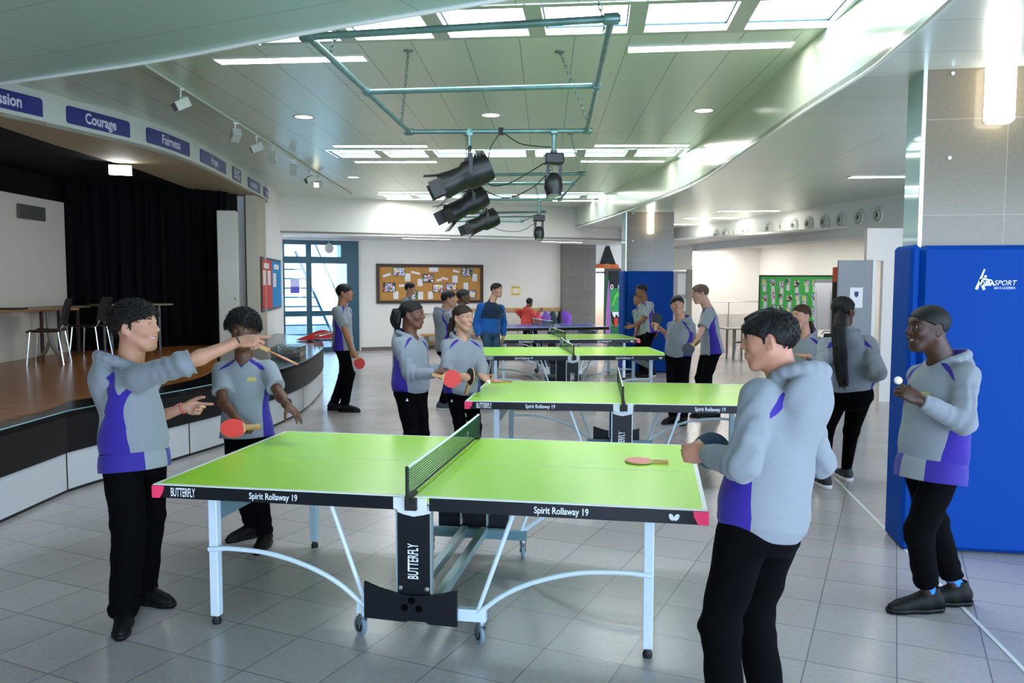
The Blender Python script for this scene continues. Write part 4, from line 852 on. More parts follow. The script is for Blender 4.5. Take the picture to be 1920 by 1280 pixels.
lk = thing('corridor_cabinet', FW(7.1, 0, -1.6), FA, 'pale wooden cabinet with red labels in the corridor', 'cabinet'); MB().box(-.25, .5, -.2, .2, 0, 1.15).build('body', M('pale_wood', 'd9bfae', .6), lk)
mb = MB()
for k in range(3): mb.box(-.12, .02, -.206, -.2, .35+.22*k, .5+.22*k)
mb.build('labels', M('label_red', 'c4573f', .6), lk)
# red and blue notice board on the side wall
nbs = tag(bpy.data.objects.new('notice_board', None), 'red and blue notice board on the white wall beside the stage', 'notice board'); COL.objects.link(nbs)
a_nb = math.atan2(nu.y, nu.x); nbs.location = (*(NW0+nn*.01).xy, 1.22); nbs.rotation_euler = (0, 0, a_nb)
s0, s1 = .08, .97*(NW1-NW0).length
fr_ = MB(); fr_.box(s0, s1, -.03, 0, 0, 1.03)
fr_.build('frame', M('board_frame', '43312c', .5), nbs)
sm = s0+(s1-s0)*.46
MB().box(s0+.06, sm, -.036, -.03, .05, .98).build('red_panel', M('felt_red', 'd2463b', .8), nbs); MB().box(sm+.01, s1-.06, -.036, -.03, .05, .98).build('blue_panel', M('felt_blue', '1f86c4', .8), nbs)
for a, b, c, d in ((.3, 1.0, .82, .92), (.18, .5, .5, .78), (.8, 1.2, .5, .78), (1.75, 2.5, .82, .92), (1.6, 2.05, .46, .74)): MB().box(a, b, -.04, -.036, c, d).build('paper', M('note_paper2', 'e9e2e2', .7), nbs)
# green notice board, flip chart, chairs at the right
gb = thing('green_board', (3.22, 13.9, .98), math.radians(9.5), 'green pin board full of children\'s pictures', 'notice board')
gb.location = (3.30, 13.62, .95)
GW, GH = 1.56, .99
MB().box(0, GW, 0, .03, 0, GH).build('felt', M('felt_green', '4fbe5c', .85), gb); f_ = MB().box(-.02, GW+.02, -.01, .035, GH-.025, GH+.01).box(-.02, .0, -.01, .035, -.2, GH); f_.build('frame', M('board_frame_green', '2f4a30', .6), gb)
MB().box(-.02, .02, .0, .04, -.95, 0).box(GW-.02, GW+.02, 0, .04, -.95, 0).box(-.02, .02, -.25, .28, -.95, -.91).box(GW-.02, GW+.02, -.25, .28, -.95, -.91).build('stand', m_steel, gb)
rr = random.Random(3); k = 0
cols_ = ['3a78c4', 'd84a6a', 'e0d06a', '2f5a8a', 'd85a5a', '7a5ac4', '3aa0b0', 'e0607a']
for row in range(3):
    for c in range(7):
        x = .05+.17*c+rr.uniform(-.03, .03); z = GH-.2-.29*row+rr.uniform(-.06, .03)
        if x > 1.22: continue
        o = MB().box(0, .10, -.004, 0, 0, .13).build('pinned_picture', art_mat(10+k % 6)); tag(o, 'small bright picture pinned on the green board, row %s, column %s' % (['one', 'two', 'three'][row], ['one', 'two', 'three', 'four', 'five', 'six', 'seven'][c]), 'picture', 'pictures on the green board')
        o.location = gb.location+Matrix.Rotation(gb.rotation_euler.z, 3, 'Z') @ Vector((x, -.001, z)); o.rotation_euler = gb.rotation_euler
        MB().box(.02, .09, -.005, 0, -.13, -.01).build('caption_paper', M('note_paper', 'e6e4e6', .7), o); k += 1
fc_ = thing('flip_chart', (4.27, 12.9, 0), math.radians(10), 'white flip chart standing before the green board', 'flip chart')
MB().box(0, .34, -.02, 0, .85, 1.83).build('paper_pad', M('chart_paper', 'ecebf0', .6), fc_); MB().box(-.01, .35, -.025, .015, 1.80, 1.86).build('clamp_bar', m_steel, fc_)
for x in (.02, .32): MB().tube([(x, .0, 1.8), (x, -.1 if x < .2 else -.1, .0)], .012, 8).build('leg', m_steel, fc_)
MB().tube([(.17, .02, 1.8), (.17, .45, 0)], .012, 8).build('leg', m_steel, fc_)
rol = thing('rolled_banner', (4.02, 9.3, 0), 0, 'dark upright roll with an orange top behind the grey door', 'banner'); rol.location = (3.86, 8.95, 0)
MB().lathe([(.045, 0), (.045, 1.95)], n=16).build('roll', M('banner_dark', '2c1c1a', .6), rol); MB().lathe([(.047, 1.8), (.047, 2.02), (.02, 2.03)], n=16).build('cap', M('banner_orange', 'd2552c', .5), rol)
m_chrome = M('chrome', 'c9ccce', .12, metal=1.0); m_plast = M('chair_black', '111214', .4)
def chair(lab, loc, rz, group, seat=m_plast, arms=False):
    t = thing('stacking_chair', loc, rz, lab, 'chair', group)
    se = MB(); n = 8; vs = []
    for j in range(n+1):
        y = -.2+.4*j/n
        for i in range(n+1):
            x = -.2+.4*i/n; vs.append((x*(1-.1*(j/n)), y, .45+.02*(abs(x)/.2)**2-.015*math.sin(PI*j/n)-(.03 if j == 0 else 0)))
    N = n+1; top = len(vs); vs += [(x, y, z-.012) for x, y, z in vs]
    fs = [(j*N+i, j*N+i+1, (j+1)*N+i+1, (j+1)*N+i) for j in range(n) for i in range(n)]; fs += [tuple(top+q for q in f[::-1]) for f in fs]
    for j in range(n): fs += [(j*N, (j+1)*N, top+(j+1)*N, top+j*N), (j*N+n, top+j*N+n, top+(j+1)*N+n, (j+1)*N+n), (j, top+j, top+j+1, j+1), (n*N+j, n*N+j+1, top+n*N+j+1, top+n*N+j)]
    se.add(vs, fs).build('seat', seat, t, smooth=True)
    ba = MB(); vs = []
    for j in range(n+1):
        z = .50+.36*j/n; w = .19*(1-.25*(j/n)**4)
        for i in range(n+1): u = -1+2*i/n; vs.append((w*u, .2+.05*(j/n)**1.3*1.6-.03*u*u+.02, z))
    top = len(vs); vs += [(x, y+.012, z) for x, y, z in vs]; fs = [(j*N+i, j*N+i+1, (j+1)*N+i+1, (j+1)*N+i) for j in range(n) for i in range(n)]; fs += [tuple(top+q for q in f[::-1]) for f in fs]
    for j in range(n): fs += [(j*N, (j+1)*N, top+(j+1)*N, top+j*N), (j*N+n, top+j*N+n, top+(j+1)*N+n, (j+1)*N+n), (j, top+j, top+j+1, j+1), (n*N+j, n*N+j+1, top+n*N+j+1, top+n*N+j)]
    ba.add(vs, fs).build('backrest', seat, t, smooth=True)
    for s in (-1, 1):
        MB().tube([(s*.17, -.16, .43), (s*.2, -.2, .0)], .011, 8).build('leg', m_chrome, t); MB().tube([(s*.17, .17, .43), (s*.2, .23, .0)], .011, 8).build('leg', m_chrome, t)
        MB().tube([(s*.16, -.15, .432), (s*.16, .18, .432), (s*.15, .225, .52)], .010, 8).build('side_rail', m_chrome, t)
    return t
g_s = 'black chairs on the stage'
chair('black plastic chair at the long table on the stage, nearer the viewer', (-6.72, 5.1, STZ), math.radians(-65), g_s)
chair('black plastic chair on the stage, farther right by the curtain', (-7.0, 6.3, STZ), math.radians(-80), g_s)
chair('dark chair by the white wall on the right, beside a small grey table', (3.16, 14.85, 0.0), math.radians(-110), 'dark chairs on the right', M('chair_brown', '5b5250', .5))
for i, (x, y, lab) in enumerate([(4.0, 11.6, 'black chair with chrome frame before the flip chart'), (4.42, 11.2, 'black chair with chrome frame beside the grey door')]):
    c_ = chair(lab, (x, y, 0), math.radians(20), 'dark chairs on the right'); MB().tube([(-.19, .27, .5), (-.19, .29, .84), (-.15, .29, .9), (.15, .29, .9), (.19, .29, .84), (.19, .27, .5)], .012, 8).build('back_frame', m_chrome, c_)
def ctable(lab, loc, rz, L, w, h, topc, legc, curved=True, group='tables on the stage'):
    t = thing('folding_table', loc, rz, lab, 'table', group)
    MB().box(-L/2, L/2, -w/2, w/2, h-.03, h, bev=.004).build('tabletop', M('top_'+topc, topc, .35), t)
    for s in (-1, 1):
        mb = MB(); x = s*(L/2-.2)
        if curved: mb.tube(catmull([(x, -w/2+.05, .02), (x, -.12, .12), (x, .0, .3), (x, .05, h-.04)], 5), .03, 8); mb.tube(catmull([(x, w/2-.05, .02), (x, .12, .1), (x, .02, .25)], 4), .025, 8)
        else:
            for yy_ in (-w/2+.05, w/2-.05): MB().bar((x, yy_, 0), (x, yy_, h-.03), .035, .035).build('leg', M('legs_'+legc, legc, .4, metal=.3), t)
            continue
        mb.build('leg_frame', M('legs_'+legc, legc, .4, metal=.3), t, smooth=curved)
    return t
ctable('long wooden topped table on the stage against the white side wall', (-7.25, 4.45, STZ), math.radians(78), 2.6, .65, .72, '8a6238', '8f8a80')
ctable('second dark table on the stage behind the chairs', (-7.6, 6.25, STZ), math.radians(78), 1.0, .5, .72, '6d5a48', '3a2a2c', False)
ctable('thin dark table before the black curtain on the stage', (-6.9, 7.15, STZ), math.radians(50), 1.1, .5, .74, '6b5a34', '4a4a4a', False)
lp = tag(MB().box(-.18, .18, -.12, .12, 0, .02, bev=.006).build('laptop', m_plast), 'closed dark laptop lying on the stage table', 'laptop'); lp.location = (-7.1, 4.9, STZ+.72)
ctable('small grey table by the white wall on the right', (2.95, 15.35, 0), .3, .6, .5, .74, '9a9692', '8d8a88', False, 'tables by the right wall')
hr = thing('handrail', (2.6, 16.9, 0), math.radians(9), 'thin grey handrail before the far white wall on the right', 'handrail')
MB().tube([(0, 0, 1.3), (1.2, 0, 1.32)], .014, 8).tube([(-.75, 0, .75), (-.1, 0, .45)], .014, 8).build('rail', m_steel, hr)
for x in (.35, 1.1): MB().tube([(x, 0, 0), (x, 0, 1.3)], .012, 8).build('post', m_steel, hr)
MB().box(.0, 1.3, .03, .06, .18, .24).box(.02, 1.3, .02, .05, .24, 1.0).build('balustrade_panel', M('balustrade', 'e6ddd6', .5), hr)
fd_ = thing('tinsel_tuft', (2.52, 6.17, 0), 0, 'fluffy turquoise duster on a pole behind the foreground person', 'duster')  # turquoise tuft read as tinsel; the pole only holds it up
MB().tube([(0, 0, 0), (0, 0, 1.38)], .012, 8).lathe([(.09, 0), (.09, .01), (.02, .03)], n=16).build('pole', m_steel, fd_)
mb = MB(); rr = random.Random(4)
for k in range(140):
    a_, e_ = rr.uniform(0, 6.28), rr.uniform(-.6, 1.2); dv = Vector((math.cos(a_)*math.cos(e_), math.sin(a_)*math.cos(e_), math.sin(e_)*.6)); L_ = rr.uniform(.10, .19); p0 = Vector((0, 0, 1.40))
    mb.tube([p0, p0+dv*L_*.6+Vector((0, 0, .01)), p0+dv*L_-Vector((0, 0, .02))], .006, 4, r2=.002)
mb.build('plumes', M('turquoise', '19b6c4', .6), fd_)
# crate, red cloth and papers on the stage end
bk_ = thing('wire_basket', (-4.12, 6.75, STZ), math.radians(105), 'clear box basket of white cables on the stage end', 'basket')
mb = MB()
for a in ((-.3, .3, -.2, -.19, 0, .16), (-.3, .3, .19, .2, 0, .16), (-.3, -.29, -.2, .2, 0, .16), (.29, .3, -.2, .2, 0, .16), (-.3, .3, -.2, .2, 0, .01)): mb.box(*a)
mb.build('clear_box', M('clear_plastic', 'cfdbe0', .08, trans=.85), bk_)
mb = MB(); rr = random.Random(5)
for k in range(3): mb.tube(catmull([(rr.uniform(-.25, .25), rr.uniform(-.15, .15), rr.uniform(.02, .2)) for _ in range(6)], 6), .008, 6)
mb.build('white_cables', m_white, bk_, smooth=True); mb = MB(); 
for k in range(3): mb.tube(catmull([(rr.uniform(-.25, .25), rr.uniform(-.15, .15), rr.uniform(.02, .12)) for _ in range(6)], 6), .008, 6)
mb.build('dark_cables', m_rub, bk_, smooth=True); MB().box(-.26, .05, -.15, .1, .012, .06).build('red_box', M('red_box', '8a3a28', .6), bk_)
rc_ = MB(); n = 14; vs = []; rr = random.Random(9)
for j in range(n+1):
    for i in range(n+1):
        u, v = i/n, j/n; vs.append((-.5+u, -.3+.6*v, .02+.13*math.sin(PI*u)**.8*math.sin(PI*v)**.8*(1+.35*math.sin(7*u+3*v)*math.cos(5*v))))
o = rc_.add(vs, [(j*(n+1)+i, j*(n+1)+i+1, (j+1)*(n+1)+i+1, (j+1)*(n+1)+i) for j in range(n) for i in range(n)]).build('red_jacket', M('red_cloth', 'c4181f', .8), smooth=True); o.location = (-4.95, 10.1, STZ); o.rotation_euler = (0, 0, .25); tag(o, 'crumpled red jacket lying on the far end of the stage', 'jacket')
cn_ = thing('chair_frame_piece', (-4.62, 9.3, STZ), .8, 'small dark and chrome folding stand beside the red jacket', 'stand'); MB().box(-.16, .16, -.12, .12, .05, .08).build('plate', m_plast, cn_); MB().tube([(-.15, -.1, 0), (-.15, -.1, .14), (.15, -.1, .2), (.15, -.1, 0)], .012, 6).tube([(-.15, .1, 0), (-.15, .1, .14), (.15, .1, .2), (.15, .1, 0)], .012, 6).build('frame', m_chrome, cn_)
o = MB().box(-.15, .15, -.2, .2, 0, .006).build('paper_sheet', M('note_paper', 'e6e4e6', .7)); o.location = (-3.85, 5.3, STZ); o.rotation_euler = (0, 0, .3); tag(o, 'white sheets of paper lying on the stage edge', 'paper')
# cable at the right end of the beige soffit
wr = MB(); wr.tube(catmull([fas(9.3, 3.33, -.15), fas(9.3, 3.15, -.15), fas(9.2, 3.05, -.25), fas(8.9, 3.03, -.4), fas(8.3, 3.05, -.6)], 6), .012, 6); tag(wr.build('stage_cable', m_rub, smooth=True), 'black cable hanging from the beige soffit by the stage pier', 'cable')
# ================================================================ people: implicit surfaces meshed with surface nets
def V3(v): return np.array(v, dtype=np.float64)
def nrm(v): v = V3(v); return v/max(1e-9, np.linalg.norm(v))
class SDF:
    def __init__(s): s.ops = []; s.warp = None
    def fn(s, f, lo, hi, k=.0, op='u'): s.ops.append((f, V3(lo), V3(hi), k, op)); return s
    def cap(s, a, b, r1, r2=None, k=.02, op='u'):
        a, b = V3(a), V3(b); r2 = r1 if r2 is None else r2; m = max(r1, r2)
        def f(X, Y, Z): return dcap(X, Y, Z, a, b, r1, r2)
        return s.fn(f, np.minimum(a, b)-m, np.maximum(a, b)+m, k, op)
    def ell(s, c, R, rad, k=.02, op='u'):
        c = V3(c); R = np.array(R, float); rad = V3(rad); e = np.abs(R.T @ np.diag(rad)).sum(1) if False else np.sqrt(((R*rad[:, None])**2).sum(0))
        def f(X, Y, Z):
            x, y, z = X-c[0], Y-c[1], Z-c[2]
            q = [(x*R[i][0]+y*R[i][1]+z*R[i][2])/rad[i] for i in range(3)]
            k0 = np.sqrt(q[0]**2+q[1]**2+q[2]**2)+1e-6; k1 = np.sqrt((q[0]/rad[0])**2+(q[1]/rad[1])**2+(q[2]/rad[2])**2)+1e-6
            return k0*(k0-1)/k1
        return s.fn(f, c-e, c+e, k, op)
    def mesh(s, h, zmin=None):
        us = [o for o in s.ops if o[4] == 'u']; lo = np.min([o[1] for o in us], 0)-2.5*h-.012; hi = np.max([o[2] for o in us], 0)+2.5*h+.012
        n = np.ceil((hi-lo)/h).astype(int)+1
        f = np.full(n, .3, np.float32); ax = [(lo[i]+h*np.arange(n[i])).astype(np.float32) for i in range(3)]
        for fn, a, b, k, op in s.ops:
            pad = k+2.5*h+.012
            i0 = np.clip(np.floor((a-pad-lo)/h).astype(int), 0, n); i1 = np.clip(np.ceil((b+pad-lo)/h).astype(int)+1, 0, n)
            if np.any(i1 <= i0): continue
            sl = tuple(slice(i0[q], i1[q]) for q in range(3))
            d = fn(ax[0][sl[0]][:, None, None], ax[1][sl[1]][None, :, None], ax[2][sl[2]][None, None, :]).astype(np.float32); g = f[sl]
            if op == 'u':
                if k > 0: hh = np.maximum(k-np.abs(g-d), 0)/k; f[sl] = np.minimum(g, d)-hh*hh*k*.25
                else: f[sl] = np.minimum(g, d)
            else:
                d = -d
                if k > 0: hh = np.maximum(k-np.abs(g-d), 0)/k; f[sl] = np.maximum(g, d)+hh*hh*k*.25
                else: f[sl] = np.maximum(g, d)
        if s.warp is not None: f += s.warp(ax[0][:, None, None], ax[1][None, :, None], ax[2][None, None, :])
        if zmin is not None: f = np.maximum(f, (zmin-ax[2])[None, None, :])
        return snet(f, lo, h)
def dcap(X, Y, Z, a, b, r1, r2):
    ab = b-a; L = max(1e-9, float(ab@ab)); x, y, z = X-a[0], Y-a[1], Z-a[2]
    t = np.clip((x*ab[0]+y*ab[1]+z*ab[2])/L, 0, 1)
    return np.sqrt((x-t*ab[0])**2+(y-t*ab[1])**2+(z-t*ab[2])**2)-(r1+(r2-r1)*t)
def smin(a, b, k):
    h = np.maximum(k-np.abs(a-b), 0)/k; return np.minimum(a, b)-h*h*k*.25
def snet(f, o, h):
    s = f < 0; n = f.shape; cnt = np.zeros([q-1 for q in n], np.int8); cs = [(i, j, k) for i in (0, 1) for j in (0, 1) for k in (0, 1)]
    for i, j, k in cs: cnt += s[i:n[0]-1+i, j:n[1]-1+j, k:n[2]-1+k]
    act = (cnt > 0) & (cnt < 8); I, J, K = np.nonzero(act); vid = np.full(act.shape, -1, np.int32); vid[I, J, K] = np.arange(len(I))
    val = {c: f[I+c[0], J+c[1], K+c[2]] for c in cs}; P = np.zeros((len(I), 3)); Wt = np.zeros(len(I))
    for a in cs:
        for d in range(3):
            if a[d] == 0:
                b = list(a); b[d] = 1; b = tuple(b); v0, v1 = val[a], val[b]; m = (v0 < 0) != (v1 < 0); t = np.where(m, v0/np.where(m, v0-v1, 1), 0)
                q = np.array(a, float)[None, :].repeat(len(I), 0); q[:, d] += t; P[m] += q[m]; Wt[m] += 1
    Vt = (np.stack([I, J, K], 1)+P/Wt[:, None])*h+o; F = []
    for d in range(3):
        e, g = (d+1) % 3, (d+2) % 3
        sl0 = [slice(None)]*3; sl1 = [slice(None)]*3; sl0[d] = slice(0, n[d]-1); sl1[d] = slice(1, n[d])
        for q in (e, g): sl0[q] = slice(1, n[q]-1); sl1[q] = slice(1, n[q]-1)
        A, B = s[tuple(sl0)], s[tuple(sl1)]
        for m, flip in ((A & ~B, False), (B & ~A, True)):
            idx = np.stack(np.nonzero(m), 1); idx[:, e] += 1; idx[:, g] += 1
            def cell(de, dg): c = idx.copy(); c[:, e] += de; c[:, g] += dg; return vid[c[:, 0], c[:, 1], c[:, 2]]
            q = [cell(-1, -1), cell(0, -1), cell(0, 0), cell(-1, 0)]
            if flip: q = q[::-1]
            F.append(np.stack(q, 1))
    F = np.concatenate(F); F = F[(F >= 0).all(1)]
    return Vt, F
def np_mesh(name, Vt, F, mats, parent=None, org=None, attrs=None):
    me = bpy.data.meshes.new(name); org = V3(org) if org is not None else np.zeros(3); n, m = len(Vt), len(F)
    me.vertices.add(n); me.vertices.foreach_set('co', (Vt-org).astype(np.float32).ravel()); me.loops.add(4*m); me.loops.foreach_set('vertex_index', F.astype(np.int32).ravel())
    me.polygons.add(m); me.polygons.foreach_set('loop_start', np.arange(0, 4*m, 4, dtype=np.int32)); me.polygons.foreach_set('use_smooth', np.ones(m, bool))
    for mt in (mats if isinstance(mats, (list, tuple)) else [mats]): me.materials.append(mt)
    for k, v in (attrs or {}).items(): a = me.attributes.new(k, 'FLOAT', 'POINT'); a.data.foreach_set('value', v.astype(np.float32))
    me.update(calc_edges=True); me.validate(verbose=False); ob = bpy.data.objects.new(name, me); COL.objects.link(ob)
    if parent is not None: ob.parent = parent
    return ob
def cloth_mat(name, base, trims, rough=.85, weave=420, wv=.12):
    """base colour plus colours switched on where the sewn-in panel attribute is positive"""
    if name in MATS: return MATS[name]
    m = bpy.data.materials.new(name); m.use_nodes = True; MATS[name] = m; nt = m.node_tree; b = nt.nodes['Principled BSDF']; b.inputs['Roughness'].default_value = rough
    b.inputs['Specular IOR Level'].default_value = .25; b.inputs['Sheen Weight'].default_value = .15
    tc = nt.nodes.new('ShaderNodeTexCoord'); n = nt.nodes.new('ShaderNodeTexNoise'); n.inputs['Scale'].default_value = weave; n.inputs['Detail'].default_value = 2; nt.links.new(tc.outputs['Object'], n.inputs['Vector'])
    r = nt.nodes.new('ShaderNodeValToRGB'); c = srgb(base); r.color_ramp.elements[0].color = (*[v*(1-wv) for v in c], 1); r.color_ramp.elements[1].color = (*[min(1, v*(1+wv)) for v in c], 1); r.color_ramp.elements[0].position = .3; r.color_ramp.elements[1].position = .7
    nt.links.new(n.outputs['Fac'], r.inputs['Fac']); out = r.outputs['Color']
    for at, col in trims:
        a = nt.nodes.new('ShaderNodeAttribute'); a.attribute_name = at; g = nt.nodes.new('ShaderNodeMath'); g.operation = 'GREATER_THAN'; g.inputs[1].default_value = 0; nt.links.new(a.outputs['Fac'], g.inputs[0])
        mx = nt.nodes.new('ShaderNodeMix'); mx.data_type = 'RGBA'; mx.inputs[7].default_value = (*srgb(col), 1); nt.links.new(g.outputs[0], mx.inputs[0]); nt.links.new(out, mx.inputs[6]); out = mx.outputs[2]
    nt.links.new(out, b.inputs['Base Color'])
    bp = nt.nodes.new('ShaderNodeBump'); bp.inputs['Strength'].default_value = .25; bp.inputs['Distance'].default_value = .002; nt.links.new(n.outputs['Fac'], bp.inputs['Height']); nt.links.new(bp.outputs['Normal'], b.inputs['Normal'])
    return m
def skin_mat(col):
    nm = 'skin_'+col
    if nm in MATS: return MATS[nm]
    m = M(nm, col, .5, spec=.4, noise=(35, .06)); b = m.node_tree.nodes['Principled BSDF']; b.inputs['Subsurface Weight'].default_value = .12; b.inputs['Subsurface Radius'].default_value = (.012, .005, .003); b.inputs['Subsurface Scale'].default_value = .6
    return m
def hair_mat(col): return M('hair_'+col, col, .6, spec=.3, noise=(150, .25), bump=(300, .25))
CURL = dict(open=[(4, 8, 5)]*4, relax=[(22, 30, 18), (26, 34, 20), (30, 38, 22), (34, 40, 24)], fist=[(70, 92, 60)]*4, grip=[(52, 80, 50), (58, 80, 50), (62, 80, 50), (66, 80, 50)],
            point=[(4, 6, 4), (68, 92, 60), (72, 92, 60), (74, 90, 60)], spread=[(8, 14, 10), (4, 10, 6), (8, 14, 8), (16, 20, 12)], gun=[(2, 4, 3), (40, 95, 60), (66, 95, 60), (72, 92, 60)],
            pinch=[(48, 50, 25), (44, 50, 28), (40, 48, 28), (40, 46, 28)])
def hand(S, w, d, n, right, pose, sc=1., rfore=.024):
    """palm, thumb and five separate fingers; d = towards the knuckles, n = where the palm faces"""
    d = nrm(d); n = V3(n); n = nrm(n-d*(n@d)); sd = np.cross(d, n)*(1 if right else -1); w = V3(w)
    def pt(a, b, c): return w+(d*a+sd*b+n*c)*sc
    S.cap(w-d*.03*sc, pt(.02, 0, 0), rfore*.95, .024*sc, .012)
    R = [d, sd, n]
    S.ell(pt(.052, .002, -.001), R, np.array([.056, .041, .0175])*sc, .012)
    for y in (-.026, -.009, .009, .025): S.cap(pt(.035, y*.8, 0), pt(.088, y, .0), .0125*sc, .0105*sc, .008)
    S.cap(pt(.018, .02, .004), pt(.05, .036, .008), .016*sc, .0125*sc, .010)
    kn = [(.0905, .0275, .072), (.0955, .0095, .080), (.0925, -.0085, .074), (.084, -.0255, .058)]; tips = []
    spread = {'open': .07, 'spread': .2, 'relax': .05}.get(pose, .02)
    for (a, y, L), c, q in zip(kn, CURL[pose], (1.1, .35, -.35, -1.1)):
        p = pt(a, y, 0); ang = 0; dd = nrm(d+sd*spread*q); r = .0092*(1 if y > -.02 else .86)
        for fr, cc, r1, r2 in zip((.45, .31, .24), c, (1, .93, .86), (.93, .86, .74)):
            ang += math.radians(cc); v = dd*math.cos(ang)+n*math.sin(ang); q2 = p+v*L*fr*sc; S.cap(p, q2, r*r1*sc, r*r2*sc, .004); p = q2
        tips.append(p)
    tb = {'grip': (.55, .35, .75), 'fist': (.6, .3, .75), 'point': (.75, .25, .65), 'gun': (.95, .45, .3), 'pinch': (.75, .35, .6)}.get(pose, (.62, .72, .28))
    p = pt(.028, .033, .006); v = nrm(d*tb[0]+sd*tb[1]+n*tb[2]); q2 = p+v*.046*sc; S.cap(p, q2, .0125*sc, .0105*sc, .008)
    v2 = nrm(v+(d*.35-sd*.55+n*.15)*(1 if pose in ('grip', 'fist', 'point', 'pinch') else .25)); q3 = q2+v2*.033*sc; S.cap(q2, q3, .0105*sc, .0095*sc, .004); q4 = q3+nrm(v2+n*.05-sd*.2)*.024*sc; S.cap(q3, q4, .0095*sc, .0078*sc, .004)
    return tips
def head_ops(S, H, A, hs, neck, P):
    """A = rows right, forward, up"""
    A = np.array(A); g = P.get('girl', 0)
    def q(x, y, z): return H+(A[0]*x+A[1]*y+A[2]*z)*hs
    def E(c, r, k=.02, op='u'): S.ell(q(*c), A, np.array(r)*hs, k*hs, op)
    def C(a, b, r1, r2, k=.012, op='u'): S.cap(q(*a), q(*b), r1*hs, r2*hs, k*hs, op)
    E((0, -.014, .036), (.0735, .094, .080)); E((0, .020, .015), (.068, .076, .080), .03)
    jw = .052 if g else .056
    E((0, .030, -.045), (jw, .056, .062), .035)
    C((-.020, .062, -.097), (.020, .062, -.097), .017, .017, .03); C((0, .072, -.098), (0, .074, -.096), .016, .016, .02)
    for s in (-1, 1):
        C((s*.050, .0, -.045), (s*.022, .058, -.092), .020, .018, .03)       # jaw line
        E((s*.036, .058, -.018), (.026, .026, .024), .02)                      # cheek
        C((s*.012, .083, .036), (s*.046, .064, .037), .0115, .010, .016)       # brow ridge
    C((0, .090, .026), (0, .107, -.014), .0085, .0105, .014); E((0, .1085, -.019), (.0125, .0125, .0105), .009)
    for s in (-1, 1): E((s*.0125, .0985, -.0225), (.0085, .0105, .0075), .006)
    E((0, .084, -.056), (.030, .022, .020), .02)                                # mouth mound
    sm = P.get('smile', 0)
    for s in (-1, 1): E((s*.031, .0915, .015), (.0185, .013, .0105), .010, 's')
    for s in (-1, 1):
        C((s*.017, .0865, .0195), (s*.032, .0885, .0245), .0042, .0046, .005); C((s*.032, .0885, .0245), (s*.047, .0775, .0195), .0046, .0042, .005)
        C((s*.018, .0855, .0095+.003*sm), (s*.045, .078, .0085+.003*sm), .0038, .0038, .006)
    if sm:
        
        for s in (-1, 1): C((s*.029, .074, -.0470), (s*.004, .0945, -.0495), .0035, .0048, .008); C((s*.029, .074, -.0500), (s*.004, .0915, -.0720), .0035, .0052, .008)
        E((0, .088, -.0598), (.0275, .030, .0092), .003, 's')
        for s in (-1, 1): E((s*.038, .070, -.028), (.018, .018, .018), .014)
    else:
        C((-.014, .0985, -.0515), (.014, .0985, -.0515), .0050, .0050, .007); C((-.011, .0975, -.0625), (.011, .0975, -.0625), .0056, .0056, .007)
        E((0, .109, -.0572), (.024, .010, .0016), .003, 's')
    for s in (-1, 1):
        for ss in (0,):
            ea = A.copy(); S.ell(q(s*.0745, -.012, -.002), [nrm(A[0]+s*-.35*A[1]*0+A[1]*s*.45), nrm(A[1]-A[0]*s*.45), nrm(A[2]-A[1]*.18)], np.array([.0075, .019, .032])*hs, .006*hs)
            S.ell(q(s*.0845, -.006, .001), [nrm(A[0]+A[1]*s*.45), nrm(A[1]-A[0]*s*.45), A[2]], np.array([.006, .0095, .017])*hs, .004*hs, 's')
            C((s*.071, -.002, -.02), (s*.074, -.004, -.03), .0075, .006, .006)
    nr = .046 if g else .051
    S.cap(q(0, -.026, -.03), V3(neck)+A[2]*0, nr*hs, (nr+.008)*hs, .03*hs); S.cap(q(0, -.01, -.06), V3(neck)+nrm(A[1])*.01, nr*.92*hs, nr*hs, .03*hs)
    return q
